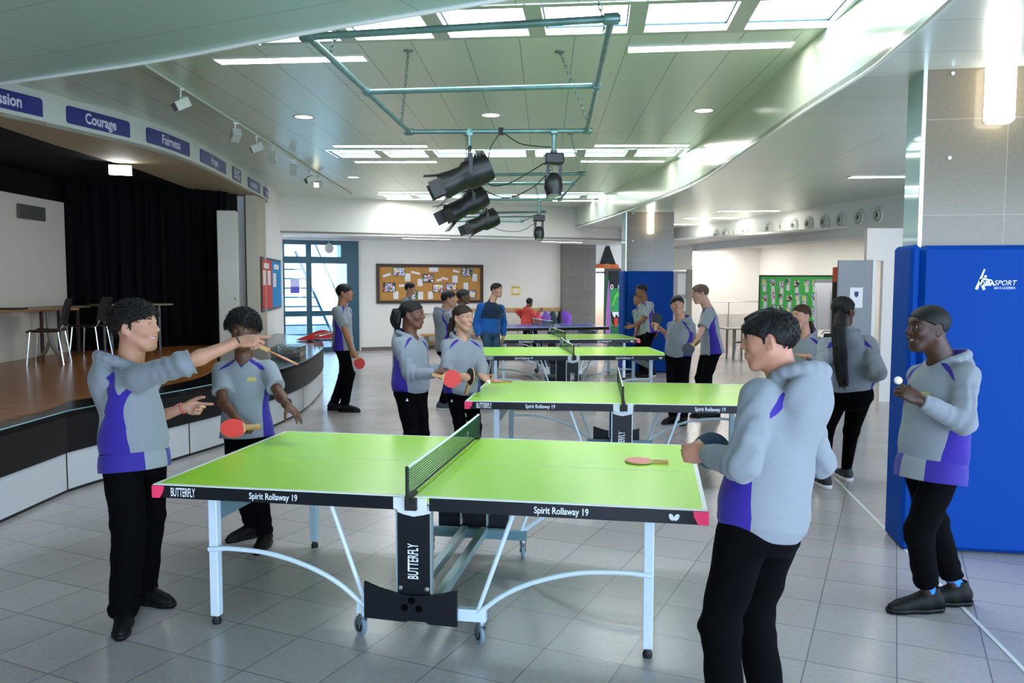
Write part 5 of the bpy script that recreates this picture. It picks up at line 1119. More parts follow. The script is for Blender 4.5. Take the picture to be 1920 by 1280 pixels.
def hair_ops(S, H, A, hs, style, rnd, P):
    """hair as a thickened skull cap with a hairline; returns the field for the strands"""
    A = np.array(A)
    def q(x, y, z): return H+(A[0]*x+A[1]*y+A[2]*z)*hs
    t = dict(short=.011, curly=.019, afro=.036, buzz=.006, pony=.0075, longpony=.0085, quiff=.010, bowl=.016, bun=.0075)[style]
    m, c = dict(short=(.50, .010), curly=(.44, .014), afro=(.36, .014), buzz=(.50, .012), pony=(.62, .012), longpony=(.66, .006), quiff=(.48, .004), bowl=(.36, -.006), bun=(.62, .012))[style]
    fz = P.get('hairline', dict(short=.066, curly=.060, afro=.064, buzz=.064, pony=.062, longpony=.066, quiff=.057, bowl=.046, bun=.07)[style]); fwid = .056
    def loc(X, Y, Z):
        x, y, z = X-H[0], Y-H[1], Z-H[2]; return [(x*A[i][0]+y*A[i][1]+z*A[i][2])/hs for i in range(3)]
    def el(l, c_, r):
        p = [(l[i]-c_[i])/r[i] for i in range(3)]; k0 = np.sqrt(p[0]**2+p[1]**2+p[2]**2)+1e-6; k1 = np.sqrt((p[0]/r[0])**2+(p[1]/r[1])**2+(p[2]/r[2])**2)+1e-6; return k0*(k0-1)/k1
    def body(X, Y, Z, raw=False):
        l = loc(X, Y, Z); dz = .008 if style == 'afro' else 0
        d = smin(el(l, (0, -.014, .036+dz), (.0735+t, .094+t*.9, .080+t)), el(l, (0, .020, .015+dz), (.068+t, .076+t*.7, .080+t)), .03)
        if style in ('curly', 'afro'): d = d-.003*np.sin(l[0]*210+3*np.sin(l[2]*90))*np.sin(l[1]*190+1)*np.sin(l[2]*200+2*np.sin(l[0]*80))
        elif style != 'buzz': d = d-.0011*np.sin(l[0]*300+2*np.sin(l[1]*60))-.0008*np.sin(l[0]*140+l[1]*90)
        pl = -(l[2]-c-m*np.minimum(l[1], .055))/math.sqrt(1+m*m)
        d = -smin(-d, -pl, .010)
        if not raw:
            ear = np.sqrt(((np.abs(l[0])-.080)*.7)**2+(l[1]+.010)**2+((l[2]+.004)/1.35)**2)-.025; d = np.maximum(d, -ear)
        fr = (np.sqrt((l[0]/fwid)**2+(np.maximum(l[2]-.015, 0)/(fz-.015))**2)-1)*.05; fr = np.minimum(.05, fr-.0012*np.sin(l[0]*160)); fr = np.where(l[1] > .038, -fr, -.05); d = -smin(-d, -fr, .006)
        return d*hs
    e = (.13+t)*hs; S.fn(body, H-e, H+e, .0)
    if style in ('quiff', 'bowl', 'short'):
        up = dict(quiff=.016, bowl=.004, short=.005)[style]
        for i in range(14):
            x = rnd.uniform(-.048, .048); y0 = rnd.uniform(-.02, .045); S.cap(q(x, y0, .108+up*.2-.35*abs(x)), q(x*1.1, y0+.04, .094+up*.6-.5*abs(x)), .016*hs, .010*hs, .012*hs)
        if style == 'quiff':
            for i in range(10): x = -.05+.011*i; S.cap(q(x, .058, .090-.3*abs(x)), q(x*1.05, .104-.2*abs(x), .060-.1*abs(x)+rnd.uniform(-.005, .006)), .015*hs, .006*hs, .012*hs)
        if style == 'bowl':
            for i in range(10): x = -.05+.011*i; S.cap(q(x, .062, .082-.3*abs(x)), q(x*1.08, .096-.2*abs(x), .044+rnd.uniform(-.005, .006)), .013*hs, .006*hs, .012*hs)
    for s in (-1, 1):    # eyebrows, sideburns
        S.cap(q(s*.015, .0965, .0335), q(s*.032, .0945, .0395), .0030*hs, .0036*hs, .002); S.cap(q(s*.032, .0945, .0395), q(s*.050, .0775, .0355), .0036*hs, .0020*hs, .002)
        if style in ('short', 'curly', 'quiff', 'bowl', 'afro'): S.cap(q(s*.0675, .010, .035), q(s*.0660, .012, -.006), .013*hs, .008*hs, .008)
    for a in P.get('tail', []):
        pts = [V3(p) for p in a['pts']]; rr = a['r']
        for i in range(len(pts)-1): S.cap(pts[i], pts[i+1], rr[i], rr[i+1], .012)
        if a.get('wave'):
            for k in range(a['wave']):
                off = [rnd.uniform(-1, 1) for _ in range(3)]
                for i in range(1, len(pts)-1):
                    o1 = np.array(off)*rr[i]*.75; o2 = np.array(off)*rr[i+1]*.85; S.cap(pts[i]+o1, pts[i+1]+o2+np.array([rnd.uniform(-.01, .01) for _ in range(3)]), rr[i]*.42, rr[i+1]*.38, .006)
    return body, q
def strands(P, body, q, A, H, hs, style, rnd, org):
    """single locks over the cap: little curls or combed strands, as verts and quads"""
    n = P.get('locks', 0); A = np.array(A); out_v, out_f = [], []
    if not n: return None
    dirs = np.array([[rnd.gauss(0, 1) for _ in range(3)] for _ in range(n*2)]); dirs /= np.linalg.norm(dirs, axis=1)[:, None]; c0 = q(0, -.005, .03)
    W_ = dirs @ A; r = np.full(len(W_), .17*hs)
    for k in range(40):
        p = c0+W_*r[:, None]; dd = body(p[:, 0], p[:, 1], p[:, 2]); r = r-np.clip(dd, 0, .02)*.7
    p = c0+W_*r[:, None]; dd = body(p[:, 0], p[:, 1], p[:, 2]); ok = (np.abs(dd) < .003) & (r > .06*hs)
    if style not in ('curly', 'afro'): ok &= ~((np.abs((p-H)@A[0]) > .055*hs) & ((p-H)@A[2] < .045*hs)); p = p[ok][:n]; W_ = W_[ok][:n]
    crown = q(0, -.055, .125)
    for a, w in zip(p, W_):
        if style in ('curly', 'afro'):
            u = nrm(np.cross(w, [rnd.gauss(0, 1) for _ in range(3)])); v = nrm(w*rnd.uniform(.3, 1)+np.cross(w, u)*rnd.uniform(-1, 1)); R_ = rnd.uniform(.006, .012)*hs; th = rnd.uniform(3.5, 5.5); m_ = 8
            pts = [a+u*R_*(1-math.cos(th*k/m_))*.9+v*R_*math.sin(th*k/m_)+w*.0012*k*hs for k in range(m_+1)]; rr = .0023*hs
        else:
            fl = a-crown; fl = fl+A[1]*.03*(1 if (a-H)@A[1] > 0 else -.3)-A[2]*.02; fl = nrm(fl-w*(fl@w)); L_ = rnd.uniform(.022, .045)*hs*P.get('lockl', 1); m_ = 5
            fl = nrm(fl+np.array([rnd.gauss(0, .18) for _ in range(3)])); pts = [a-w*.002+fl*L_*k/m_+w*hs*(.0035*math.sin(PI*.8*k/m_)-.0016*(k/m_)**2*k) for k in range(m_+1)]; rr = .0020*hs
        b0 = len(out_v); N = len(pts)
        for i, pt in enumerate(pts):
            tg = nrm(pts[min(i+1, N-1)]-pts[max(0, i-1)]); x = nrm(np.cross(tg, w+np.array([.01, .02, .03]))); y = np.cross(tg, x); f = rr*(1-.75*(i/(N-1))**2)
            for k in range(4): t_ = PI/2*k; out_v.append(pt+(x*math.cos(t_)+y*math.sin(t_))*f)
        for i in range(N-1):
            for k in range(4): l_ = (k+1) % 4; out_f.append((b0+i*4+k, b0+i*4+l_, b0+i*4+4+l_, b0+i*4+4+k))
    for t_l in P.get('tail', []):
        pts0 = np.array(t_l['pts'], float); rr0 = np.array(t_l['r'], float); m_ = 10; u_ = np.linspace(0, len(pts0)-1, m_+1); ctr = np.stack([np.interp(u_, np.arange(len(pts0)), pts0[:, k]) for k in range(3)], 1); rad = np.interp(u_, np.arange(len(pts0)), rr0)
        for j in range(t_l.get('wave', 0)*7):
            o = nrm([rnd.gauss(0, 1) for _ in range(3)]); ph = rnd.uniform(0, 6); e_ = rnd.uniform(.0, .05); b0 = len(out_v)
            for i in range(m_+1):
                pt = ctr[i]+o*rad[i]*(.95+.12*math.sin(i*1.9+ph))+np.array([.004*math.sin(i*2.3+ph), .004*math.cos(i*2.1+ph), -e_*(i/m_)**3])
                for k in range(4): a_ = PI/2*k; out_v.append(pt+np.array([math.cos(a_), math.sin(a_), 0])*.0045*(1-.6*(i/m_)**3))
            for i in range(m_):
                for k in range(4): l_ = (k+1) % 4; out_f.append((b0+i*4+k, b0+i*4+l_, b0+i*4+4+l_, b0+i*4+4+k))
    return np.array(out_v), np.array(out_f)
class Torso:
    """elliptical tube from the pelvis to the base of the neck"""
    def __init__(s, pel, neck, hipR, shR, sc, prof, bow=0.):
        s.p, s.n = V3(pel), V3(neck); s.U = nrm(s.n-s.p); s.H = float(np.linalg.norm(s.n-s.p)); s.sc = sc; s.prof = prof
        def lat(v): v = V3(v); v = v-s.U*(v@s.U); return nrm(v)
        s.l0, s.l1 = lat(hipR), lat(shR); s.f1 = np.cross(s.U, s.l1); s.bow = bow
        s.f0 = np.cross(s.U, s.l0)
    def coords(s, X, Y, Z):
        x, y, z = X-s.p[0], Y-s.p[1], Z-s.p[2]; v = (x*s.U[0]+y*s.U[1]+z*s.U[2])/s.H; t = np.clip(v, 0, 1); t = t*t*(3-2*t)
        l = [s.l0[i]+(s.l1[i]-s.l0[i])*t for i in range(3)]; n = np.sqrt(l[0]**2+l[1]**2+l[2]**2); l = [q/n for q in l]
        f = [s.U[1]*l[2]-s.U[2]*l[1], s.U[2]*l[0]-s.U[0]*l[2], s.U[0]*l[1]-s.U[1]*l[0]]
        b = s.bow*np.sin(np.pi*np.clip(v, 0, 1)); px = x*l[0]+y*l[1]+z*l[2]; py = x*f[0]+y*f[1]+z*f[2]+b
        return px, py, v
    def wd(s, v):
        p = s.prof; sh = v.shape; v = np.clip(v.ravel(), p[0][0], p[-1][0]); xs = [a[0] for a in p]
        return np.interp(v, xs, [a[1]*s.sc for a in p]).reshape(sh), np.interp(v, xs, [a[2]*s.sc for a in p]).reshape(sh)
    def dist(s, X, Y, Z):
        px, py, v = s.coords(X, Y, Z); w, e = s.wd(v); k0 = np.sqrt((px/w)**2+(py/e)**2)+1e-6; k1 = np.sqrt((px/w**2)**2+(py/e**2)**2)+1e-6
        d = k0*(k0-1)/k1; lo, hi = s.prof[0][0], s.prof[-1][0]; return np.maximum(d, np.maximum((lo-v)*s.H, (v-hi)*s.H))
    def bounds(s):
        w = max(a[1] for a in s.prof)*s.sc+.04; a = s.p+s.U*s.H*s.prof[0][0]; b = s.p+s.U*s.H*s.prof[-1][0]; return np.minimum(a, b)-w, np.maximum(a, b)+w
HOOD = [(-.17, .163, .118), (-.13, .172, .128), (-.06, .192, .145), (.06, .198, .150), (.3, .190, .142), (.55, .192, .138), (.74, .19, .126), (.87, .150, .103), (.96, .098, .086), (1.03, .074, .074)]
TEE = [(-.22, .206, .154), (-.1, .196, .142), (.1, .176, .126), (.3, .170, .120), (.55, .178, .120), (.74, .180, .112), (.87, .142, .092), (.96, .086, .074), (1.0, .066, .066)]
CORE = [(-.05, .14, .10), (.3, .13, .09), (.7, .15, .09), (.9, .10, .075), (1.0, .06, .06)]
def folds(seed, amp, sc=1.):
    r = random.Random(seed); ws = [(r.uniform(-9, 9), r.uniform(-9, 9), r.uniform(22, 48)*r.choice((-1, 1)), r.uniform(0, 6)) for _ in range(3)]+[(r.uniform(-30, 30), r.uniform(-30, 30), r.uniform(-30, 30), r.uniform(0, 6)) for _ in range(3)]
    def f(X, Y, Z):
        o = 0
        for a, b, c, p in ws: o = o+np.sin(X*a+Y*b+Z*c+p)
        return (o*amp/2.4).astype(np.float32)
    return f
def panel_attr(T, Vt, sleeve_d, kind='hoodie'):
    """signed width of the sewn-in purple panels, in torso coordinates"""
    px, py, v = T.coords(Vt[:, 0], Vt[:, 1], Vt[:, 2]); w, e = T.wd(v); a = np.arctan2(np.abs(px)/w, py/e)   # 0 front, pi = back
    f = np.clip(v, -.3, 1.2)
    hw = np.interp(f, [-.2, .0, .25, .45, .60, .66], [.74, .72, .56, .28, .11, -.05]) if kind == 'hoodie' else np.interp(f, [-.3, .0, .3, .5, .62, .7], [.52, .50, .40, .30, .22, -.05])
    ctr = np.interp(f, [-.2, .3, .6], [1.50, 1.50, 1.45]); side = (hw-np.abs(a-ctr))*.13
    if kind == 'hoodie': side = np.minimum(side, (f+.135)*.4)
    def stripe(a0, a1, a2, wd0):
        c = np.interp(f, [.5, .62, .75, .86, .95, 1.0], [1.45 if a0 < 1.5 else 1.7, (a0*.4+1.5*.6), a0, a1, a2, a2]); return np.minimum((wd0-np.abs(a-c))*.13, np.minimum(f-.45, .99-f)*.4)
    fr = stripe(1.12, .98, .80, .15 if kind == 'hoodie' else .21); bk = stripe(2.05, 2.25, 2.45, .22)
    st_ = np.minimum(np.maximum(fr, bk), w*1.03-np.abs(px)); side = np.minimum(side, sleeve_d-T.dist(Vt[:, 0], Vt[:, 1], Vt[:, 2])+.012)
    return -smin(-side, -st_, .03)
def unpack(rows):
    names = ['neck', 'pel', 'head']+[k+s for k in ('sh', 'el', 'wr', 'hip', 'kn', 'an') for s in 'RL']
    return {n: V3(v) for n, v in zip(names, rows)}
def person(P):
    """P holds joints in metres (world), the look of the clothes and the pose of head and hands"""
    J = unpack(P['joints']); sc = P['s']; h = P['h']; rnd = random.Random(P.get('seed', 1)); org = V3((*((J['anR'][:2]+J['anL'][:2])/2), 0))
    root = thing('person', tuple(org), 0, P['label'], 'person', 'people in the hall')
    A = np.array(P['axes'], float); hs = P['hs']; H = J['head']
    skin = skin_mat(P['skin']); hm = hair_mat(P['haircol'])
    shv = J['shR']-J['shL']; hpv = J['hipR']-J['hipL']
    # --- body: head, neck, torso core, arms and hands in one surface
    B = SDF(); q = head_ops(B, H, A, hs, J['neck'], P)
    Tc = Torso(J['pel'], J['neck'], hpv, shv, sc, CORE); lo, hi = Tc.bounds(); B.fn(Tc.dist, lo, hi, .02)
    B.cap(J['shL'], J['shR'], .05*sc, k=.04)
    ar = P.get('arm', 1.)
    for S_ in 'RL':
        sh, el, wr = J['sh'+S_], J['el'+S_], J['wr'+S_]
        B.cap(sh, el, .047*sc*ar, .037*sc*ar, .02); m = el+(wr-el)*.3; B.cap(el, m, .037*sc*ar, .038*sc*ar, .02); B.cap(m, wr, .038*sc*ar, .0245*sc*ar, .02)
        hd = P['hands']['RL'.index(S_)]; hand(B, wr, hd[0], hd[1], S_ == 'R', hd[2], sc*P.get('hsc', 1.), .0245*sc*ar)
    for S_ in 'RL': B.cap(J['hip'+S_], J['kn'+S_], .07*sc, .045*sc, .03); B.cap(J['kn'+S_], J['an'+S_], .045*sc, .034*sc, .02)
    Vt, F = B.mesh(h); bo = np_mesh('body', Vt, F, skin, root, org)
    # --- hair, eyes, lips
    if P.get('hair', 'short'):
        Hs = SDF(); hb, hq = hair_ops(Hs, H, A, hs, P['hair'], rnd, P); Vt, F = Hs.mesh(max(.003, h*.8)); sx = strands(P, hb, hq, A, H, hs, P['hair'], rnd, org)
        if sx is not None: F = np.concatenate([F, sx[1]+len(Vt)]); Vt = np.concatenate([Vt, sx[0]])
        np_mesh('hair', Vt, F, hm, root, org)
    if P.get('face', 1):
        for s in (-1, 1):
            c = V3(q(s*.031, .0762, .0155)); ey = MB(); gz = nrm(A[1]+A[0]*P.get('gaze', 0)); u = nrm(np.cross(gz, A[2])); w_ = np.cross(u, gz); n = 14; R_ = .0118*hs; vs = []; fs = []; mi = []
            prof = [0, 11, 22, 27, 46, 70, 100, 140, 180]
            for a in prof:
                for k in range(n): t = 2*PI*k/n; vs.append(c-org+(gz*math.cos(math.radians(a))+(u*math.cos(t)+w_*math.sin(t))*math.sin(math.radians(a)))*R_)
            for i in range(len(prof)-1):
                for k in range(n): fs.append((i*n+k, i*n+(k+1) % n, (i+1)*n+(k+1) % n, (i+1)*n+k)); mi.append(0 if prof[i] < 11 else 1 if prof[i] < 27 else 2)
            ey.v = [tuple(map(float, v)) for v in vs]; ey.f = fs; ey.m = mi; ey.build('eye', [M('eye_pupil', '0b0908', .1), M('eye_iris', '3a2416', .15), M('eye_white', 'b9b2ab', .25)], root, smooth=True)
        L = SDF(); li = P.get('lip', .0)
        if P.get('smile'):
            for s in (-1, 1): L.cap(q(s*.029, .0755, -.0482), q(s*.004, .0960, -.0506), .0028*hs, .0042*hs, k=.004); L.cap(q(s*.029, .0755, -.0500), q(s*.004, .0932, -.0712), .0028*hs, .0046*hs, k=.004)

        else: L.cap(q(-.016, .0995, -.0522), q(.016, .0995, -.0522), .0046*hs, k=.004); L.cap(q(-.013, .0985, -.0622), q(.013, .0985, -.0622), .0052*hs, k=.004)
        Vt, F = L.mesh(max(.0022, h*.5)); np_mesh('lips', Vt, F, M('lips_'+P['lipcol'], P['lipcol'], .45), root, org)
        if P.get('smile'):
            Tt = SDF(); Tt.ell(q(0, .0705, -.0578), A, np.array([.0270, .0235, .0074])*hs, .0); Vt, F = Tt.mesh(max(.0022, h*.5)); np_mesh('teeth', Vt, F, M('teeth_white', 'efe9df', .3), root, org)
    # --- top
    kind = P['top']; prof = P.get('prof') or (HOOD if kind != 'tee' else TEE); T = Torso(J['pel'], J['neck'], hpv, shv, sc*P.get('wide', 1.), prof, P.get('bow', 0.)); S = SDF(); lo, hi = T.bounds(); S.fn(T.dist, lo, hi, .0)
    U = T.U; rs = 1. if kind != 'tee' else .86; slv = []
    for S_ in 'RL':
        sh, el, wr = J['sh'+S_], J['el'+S_], J['wr'+S_]; ns = J['neck']+(sh-J['neck'])*.32-U*.022*sc
        S.cap(ns, sh-U*.004, .050*sc*rs, .060*sc*rs, .05*sc)
        end = P['sleeve'+S_]; r0, r1, r2 = .067*sc*rs, .060*sc*rs, .050*sc*rs
        if kind == 'tee':
            ee = sh+(el-sh)*end; ax = nrm(el-sh); r0, r1 = .074*sc*.92, .073*sc*.98
            def f(X, Y, Z, sh=sh, ee=ee, ax=ax, r0=r0, r1=r1):
                e2 = ee+ax*.08; d = dcap(X, Y, Z, sh, e2, r0, r1); return np.maximum(d, (X-ee[0])*ax[0]+(Y-ee[1])*ax[1]+(Z-ee[2])*ax[2])
            S.fn(f, np.minimum(sh, ee)-r0-.02, np.maximum(sh, ee)+r0+.02, .03*sc)
        else:
            fe = min(max(end-1, .12), 1.); ee = el+(wr-el)*fe; L2 = np.linalg.norm(ee-el); ax = nrm(wr-el); cu = ee-ax*min(.055, L2*.4); pushed = end < 1.7; rc = .041*sc if not pushed else .05*sc; rb = r2 if not pushed else .062*sc
            bd = np.linalg.norm(nrm(el-sh)-ax)
            def f(X, Y, Z, sh=sh, el=el, ee=ee, cu=cu, ax=ax, rc=rc, rb=rb, r0=r0, r1=r1, pushed=pushed):
                d = smin(dcap(X, Y, Z, sh, el, r0, r1), dcap(X, Y, Z, el, cu, r1, rb), .03)
                t = (X-el[0])*ax[0]+(Y-el[1])*ax[1]+(Z-el[2])*ax[2]; a2 = nrm(el-sh); t2 = (X-el[0])*a2[0]+(Y-el[1])*a2[1]+(Z-el[2])*a2[2]
                am = .003 if not pushed else .006
                d = d+am*np.sin(t*115+1.2*np.sin((X+Y)*30))*np.exp(-(t/.11)**2)+.0016*np.sin(t2*75+(X-Z)*25)*np.exp(-((t2+.12)/.1)**2)
                d = smin(d, dcap(X, Y, Z, cu, ee+ax*.03, rc, rc), .012)
                return np.maximum(d, (X-ee[0])*ax[0]+(Y-ee[1])*ax[1]+(Z-ee[2])*ax[2])
            mn = np.min([sh, el, ee], 0)-.09*sc; mx = np.max([sh, el, ee], 0)+.09*sc; S.fn(f, mn, mx, .035*sc)
        slv.append((sh, el, wr))
    nk = J['neck']; up2 = nrm(H-nk); bkd = -T.f1
    if kind == 'hoodie':
        hd = P.get('hood', 1.); Rr, Fr = T.l1, T.f1
        # hood lying on the back: tilted rim round the neck, pouch drooping behind
        Bk = -Fr; z_ = sc*hd
        def rim(t): w_ = (1+math.cos(t))/2; return nk+Rr*math.sin(t)*(.080+.016*w_)*z_+Bk*(-.052+.172*w_)*z_+U*(-.012+.068*w_)*z_
        ts = [-2.55+5.1*k/14 for k in range(15)]
        for t0, t1 in zip(ts[:-1], ts[1:]):
            rr = lambda t: (.015+.012*(1+math.cos(t))/2)*z_
            S.cap(rim(t0), rim(t1), rr(t0), rr(t1), .010)
        ub = nrm(U+Bk*.32)
        S.ell(nk+Bk*.088*z_-U*.048*z_, [Rr, nrm(np.cross(ub, Rr)), ub], np.array([.122, .056, .112])*z_, .012)
        S.ell(nk+Bk*.112*z_-U*.105*z_, [Rr, nrm(np.cross(ub, Rr)), ub], np.array([.092, .042, .095])*z_, .06)
        S.ell(nk+Bk*.050*z_+U*.075*z_, [Rr, nrm(Bk-U*.35), nrm(U+Bk*.35)], np.array([.076, .066, .072])*z_, .012, 's')
    if kind == 'zip': 
        S.cap(nk+U*.0, nk+up2*.055*sc, .066*sc, .060*sc, .02)
    ov = .0 if kind != 'tee' else -.012
    S.cap(nk-U*.03+T.f1*.012, nk+up2*.16*sc, (.054 if kind != 'hoodie' else .060)*sc*P.get('collar', 1.), (.062 if kind != 'hoodie' else .075)*sc, .008, 's')
    if kind in ('hoodie', 'tee'): S.ell(nk+T.f1*.062*sc+U*(.004)*sc, [T.l1, T.f1, U], np.array([.042, .045, .055])*sc, .01, 's')
    S.warp = folds(P.get('seed', 1), .0022 if kind != 'tee' else .0024)
    Vt, F = S.mesh(h); sd = np.full(len(Vt), 9.)
    for sh, el, wr in slv:
        d0 = nrm(sh-J['neck']); e0 = sh+(el-sh)*.12
        sd = np.minimum(sd, np.minimum(dcap(Vt[:, 0], Vt[:, 1], Vt[:, 2], e0, el, .073*sc, .06*sc), dcap(Vt[:, 0], Vt[:, 1], Vt[:, 2], el, wr, .06*sc, .05*sc)))
    at = {}; mt = P['topmat']
    if kind in ('hoodie', 'tee'):
        at['panel'] = panel_attr(T, Vt, sd, kind)
        dn = np.sqrt(((Vt-nk)-np.outer((Vt-nk)@U, U))**2 @ np.ones(3)); un = (Vt-nk)@U; fw_ = (Vt-nk)@T.f1
        if kind == 'hoodie':
            # inside of the hood is purple
            z_ = sc*P.get('hood', 1.); Bk = -T.f1; hx = (Vt-(nk+Bk*.050*z_+U*.075*z_)); at['lining'] = np.where(un > -.02, .05-(np.sqrt(((hx@T.l1)/(.076*z_))**2+((hx@nrm(Bk-U*.35))/(.066*z_))**2+((hx@nrm(U+Bk*.35))/(.072*z_))**2)-1), -.01)
            hp_ = Vt-(nk+Bk*.095*z_-U*.055*z_); ub = nrm(U+Bk*.32); inh = np.sqrt(((hp_@T.l1)/(.126*z_))**2+((hp_@nrm(np.cross(ub, T.l1)))/(.060*z_))**2+((hp_@ub)/(.118*z_))**2)-1; at['panel'] = np.minimum(at['panel'], np.minimum((inh-.02)*.07, -.02*sc-un))
        else:
            at['lining'] = np.where(fw_ > .0, .055*sc+.80*un-np.abs((Vt-nk)@T.l1), -.05)
    elif kind == 'zip':
        px, py, v = T.coords(Vt[:, 0], Vt[:, 1], Vt[:, 2]); at['panel'] = np.where(sd < T.dist(Vt[:, 0], Vt[:, 1], Vt[:, 2])-.008, -.02, .46-0-v)*-1
        at['panel'] = np.minimum(sd-T.dist(Vt[:, 0], Vt[:, 1], Vt[:, 2])+.01, v-.42)
    to = np_mesh({'hoodie': 'hoodie', 'tee': 'sports_shirt', 'zip': 'zip_jacket', 'coat': 'padded_coat'}[kind], Vt, F, mt, root, org, at)
    P['_T'] = T; P['_org'] = org; P['_root'] = root; P['_top'] = to
    if P.get('undershirt'):
        US = SDF(); T2 = Torso(J['pel'], J['neck'], hpv, shv, sc, [(-.285, .200, .152), (-.2, .200, .152), (-.1, .197, .149), (.0, .182, .136), (.2, .15, .11)]); lo, hi = T2.bounds(); US.fn(T2.dist, lo, hi, 0); US.warp = folds(P.get('seed', 1)+5, .002); Vt, F = US.mesh(h); at2 = {}
        px, py, v = T2.coords(Vt[:, 0], Vt[:, 1], Vt[:, 2]); a = np.arctan2(np.abs(px), py); at2['panel'] = (.95-np.abs(a-1.45))*.1; np_mesh('shirt_hem', Vt, F, MATS['shirt_cloth'], root, org, at2)
    # --- trousers
    if P.get('legs', 1):
        Q = SDF(); lg = P.get('leg', (.096, .070, .060)); T3 = Torso(J['pel'], J['neck'], hpv, shv, sc*P.get('hipw', 1.), [(-.26, .13, .105), (-.16, .172, .124), (-.02, .155, .110), (.1, .13, .095), (.14, .12, .09)]); lo, hi = T3.bounds(); Q.fn(T3.dist, lo, hi, .0)
        if P.get('seat'): Q.ell(J['pel']-T3.f0*.055*sc-U*.05*sc, [T3.l0, T3.f0, U], np.array([.165, .10, .12])*sc, .04)
        for S_ in 'RL':
            hp, kn, an = J['hip'+S_], J['kn'+S_], J['an'+S_]; ax = nrm(an-kn); e = an+ax*P.get('cuff', -.01)
            def f(X, Y, Z, hp=hp, kn=kn, e=e, ax=ax):
                e2 = e+ax*.05; t = (X-kn[0])*ax[0]+(Y-kn[1])*ax[1]+(Z-kn[2])*ax[2]; L_ = float((e-kn)@ax)
                d = smin(dcap(X, Y, Z, hp-U*.02, kn, lg[0]*sc, lg[1]*sc), dcap(X, Y, Z, kn, e2, lg[1]*sc, lg[2]*sc), .03)
                if lg[2] > .045: d = d+.004*np.sin(t*85+2*np.sin((X+Y)*25))*np.exp(-((t-L_)/.09)**2)+.003*np.sin(t*70+(X-Y)*30)*np.exp(-(t/.1)**2)
                return np.maximum(d, (X-e[0])*ax[0]+(Y-e[1])*ax[1]+(Z-e[2])*ax[2])
            Q.fn(f, np.min([hp, kn, e], 0)-.1, np.max([hp, kn, e], 0)+.1, .03)
        if lg[2] > .045: Q.warp = folds(P.get('seed', 1)+9, .0025)
        Vt, F = Q.mesh(h); np_mesh(P.get('legname', 'track_trousers'), Vt, F, P['legmat'], root, org)
    # --- shoes
    if P.get('shoes', 1):
        for S_ in 'RL':
            an = J['an'+S_]; fd = nrm(P['feet']['RL'.index(S_)]); up = V3(P['ups']['RL'.index(S_)]); up = nrm(up-fd*(up@fd)); z0 = None; lat = np.cross(fd, up); b0 = an-up*(.085*sc); ss = sc*P.get('shoe', 1.06)
            def r_(a, b, c): return b0+(fd*a+lat*b+up*c)*ss
            K = SDF(); K.cap(r_(-.045, 0, .05), r_(.02, 0, .05), .042*sc, .042*sc, .02); K.cap(r_(.02, 0, .045), r_(.14, .004, .030), .042*sc, .038*sc, .03); K.cap(r_(.13, .004, .03), r_(.175, .004, .026), .040*sc, .030*sc, .02)
            K.cap(r_(-.03, 0, .07), r_(-.02, 0, .105), .040*sc, .042*sc, .03); K.cap(r_(.0, 0, .08), r_(.09, 0, .05), .035*sc, .030*sc, .03)
            def bot(X, Y, Z): return (X-b0[0])*up[0]+(Y-b0[1])*up[1]+(Z-b0[2])*up[2]-.014*sc
            K.fn(bot, b0-.4, b0+.4, .004, 's'); K.cap(r_(-.02, 0, .12), r_(-.03, 0, .2), .034*sc, .036*sc, .006, 's'); hh = max(.004, h*.8); Vt, F = K.mesh(hh); so = np_mesh('shoe', Vt, F, P['shoemat'], root, org)
            Z_ = SDF(); Z_.cap(r_(-.045, 0, .02), r_(.02, 0, .02), .047*sc, .044*sc, .03); Z_.cap(r_(.02, 0, .02), r_(.14, .005, .02), .044*sc, .044*sc, .03); Z_.cap(r_(.14, .005, .02), r_(.18, .005, .02), .042*sc, .034*sc, .02)
            st_ = P.get('sole', .028)
            def top(X, Y, Z): return st_*sc-((X-b0[0])*up[0]+(Y-b0[1])*up[1]+(Z-b0[2])*up[2])
            def bot2(X, Y, Z): return ((X-b0[0])*up[0]+(Y-b0[1])*up[1]+(Z-b0[2])*up[2])
            Z_.fn(top, b0-.4, b0+.4, .004, 's'); Z_.fn(bot2, b0-.4, b0+.4, .003, 's'); Vt, F = Z_.mesh(hh); np_mesh('sole', Vt, F, P['solemat'], so, np.zeros(3)+org)
            if P.get('laces', 0):
                lc = MB()
                for k in range(4): a = .045+.022*k; z = .098-.35*(a-.02); lc.tube([tuple(r_(a, -.022, z-.012)-org), tuple(r_(a+.006, 0, z+.004)-org), tuple(r_(a, .022, z-.012)-org)], .003*sc, 5)
                lc.build('laces', m_rub, so, smooth=True)
            if P.get('sock'):
                C_ = SDF(); C_.cap(an-nrm(an-J['kn'+S_])*.07, r_(-.02, 0, .08), .036*sc, .038*sc, .0); Vt, F = C_.mesh(hh); np_mesh('sock', Vt, F, P['sock'], root, org)
    for nm_, part_, tgt, nd, shape, mt_ in P.get('marks', []):
        ob_ = [o for o in bpy.data.objects if o.parent == root and o.name.split('.')[0] == part_][0]; n_ = len(ob_.data.vertices); co = np.empty(n_*3, np.float32); ob_.data.vertices.foreach_get('co', co); no = np.empty(n_*3, np.float32); ob_.data.vertices.foreach_get('normal', no); co = co.reshape(-1, 3); no = no.reshape(-1, 3)
        nd = nrm(nd); rel = co+org-V3(tgt); side = rel-np.outer(rel@nd, nd); sc_ = np.linalg.norm(side, axis=1)-(rel@nd)*.12+np.where(no@nd < .2, 9, 0); i_ = int(np.argmin(sc_)); pn = nrm(.5*nd+no[i_]); ux = nrm(np.cross((0, 0, 1), pn)); uz = np.cross(pn, ux); mk = MB()
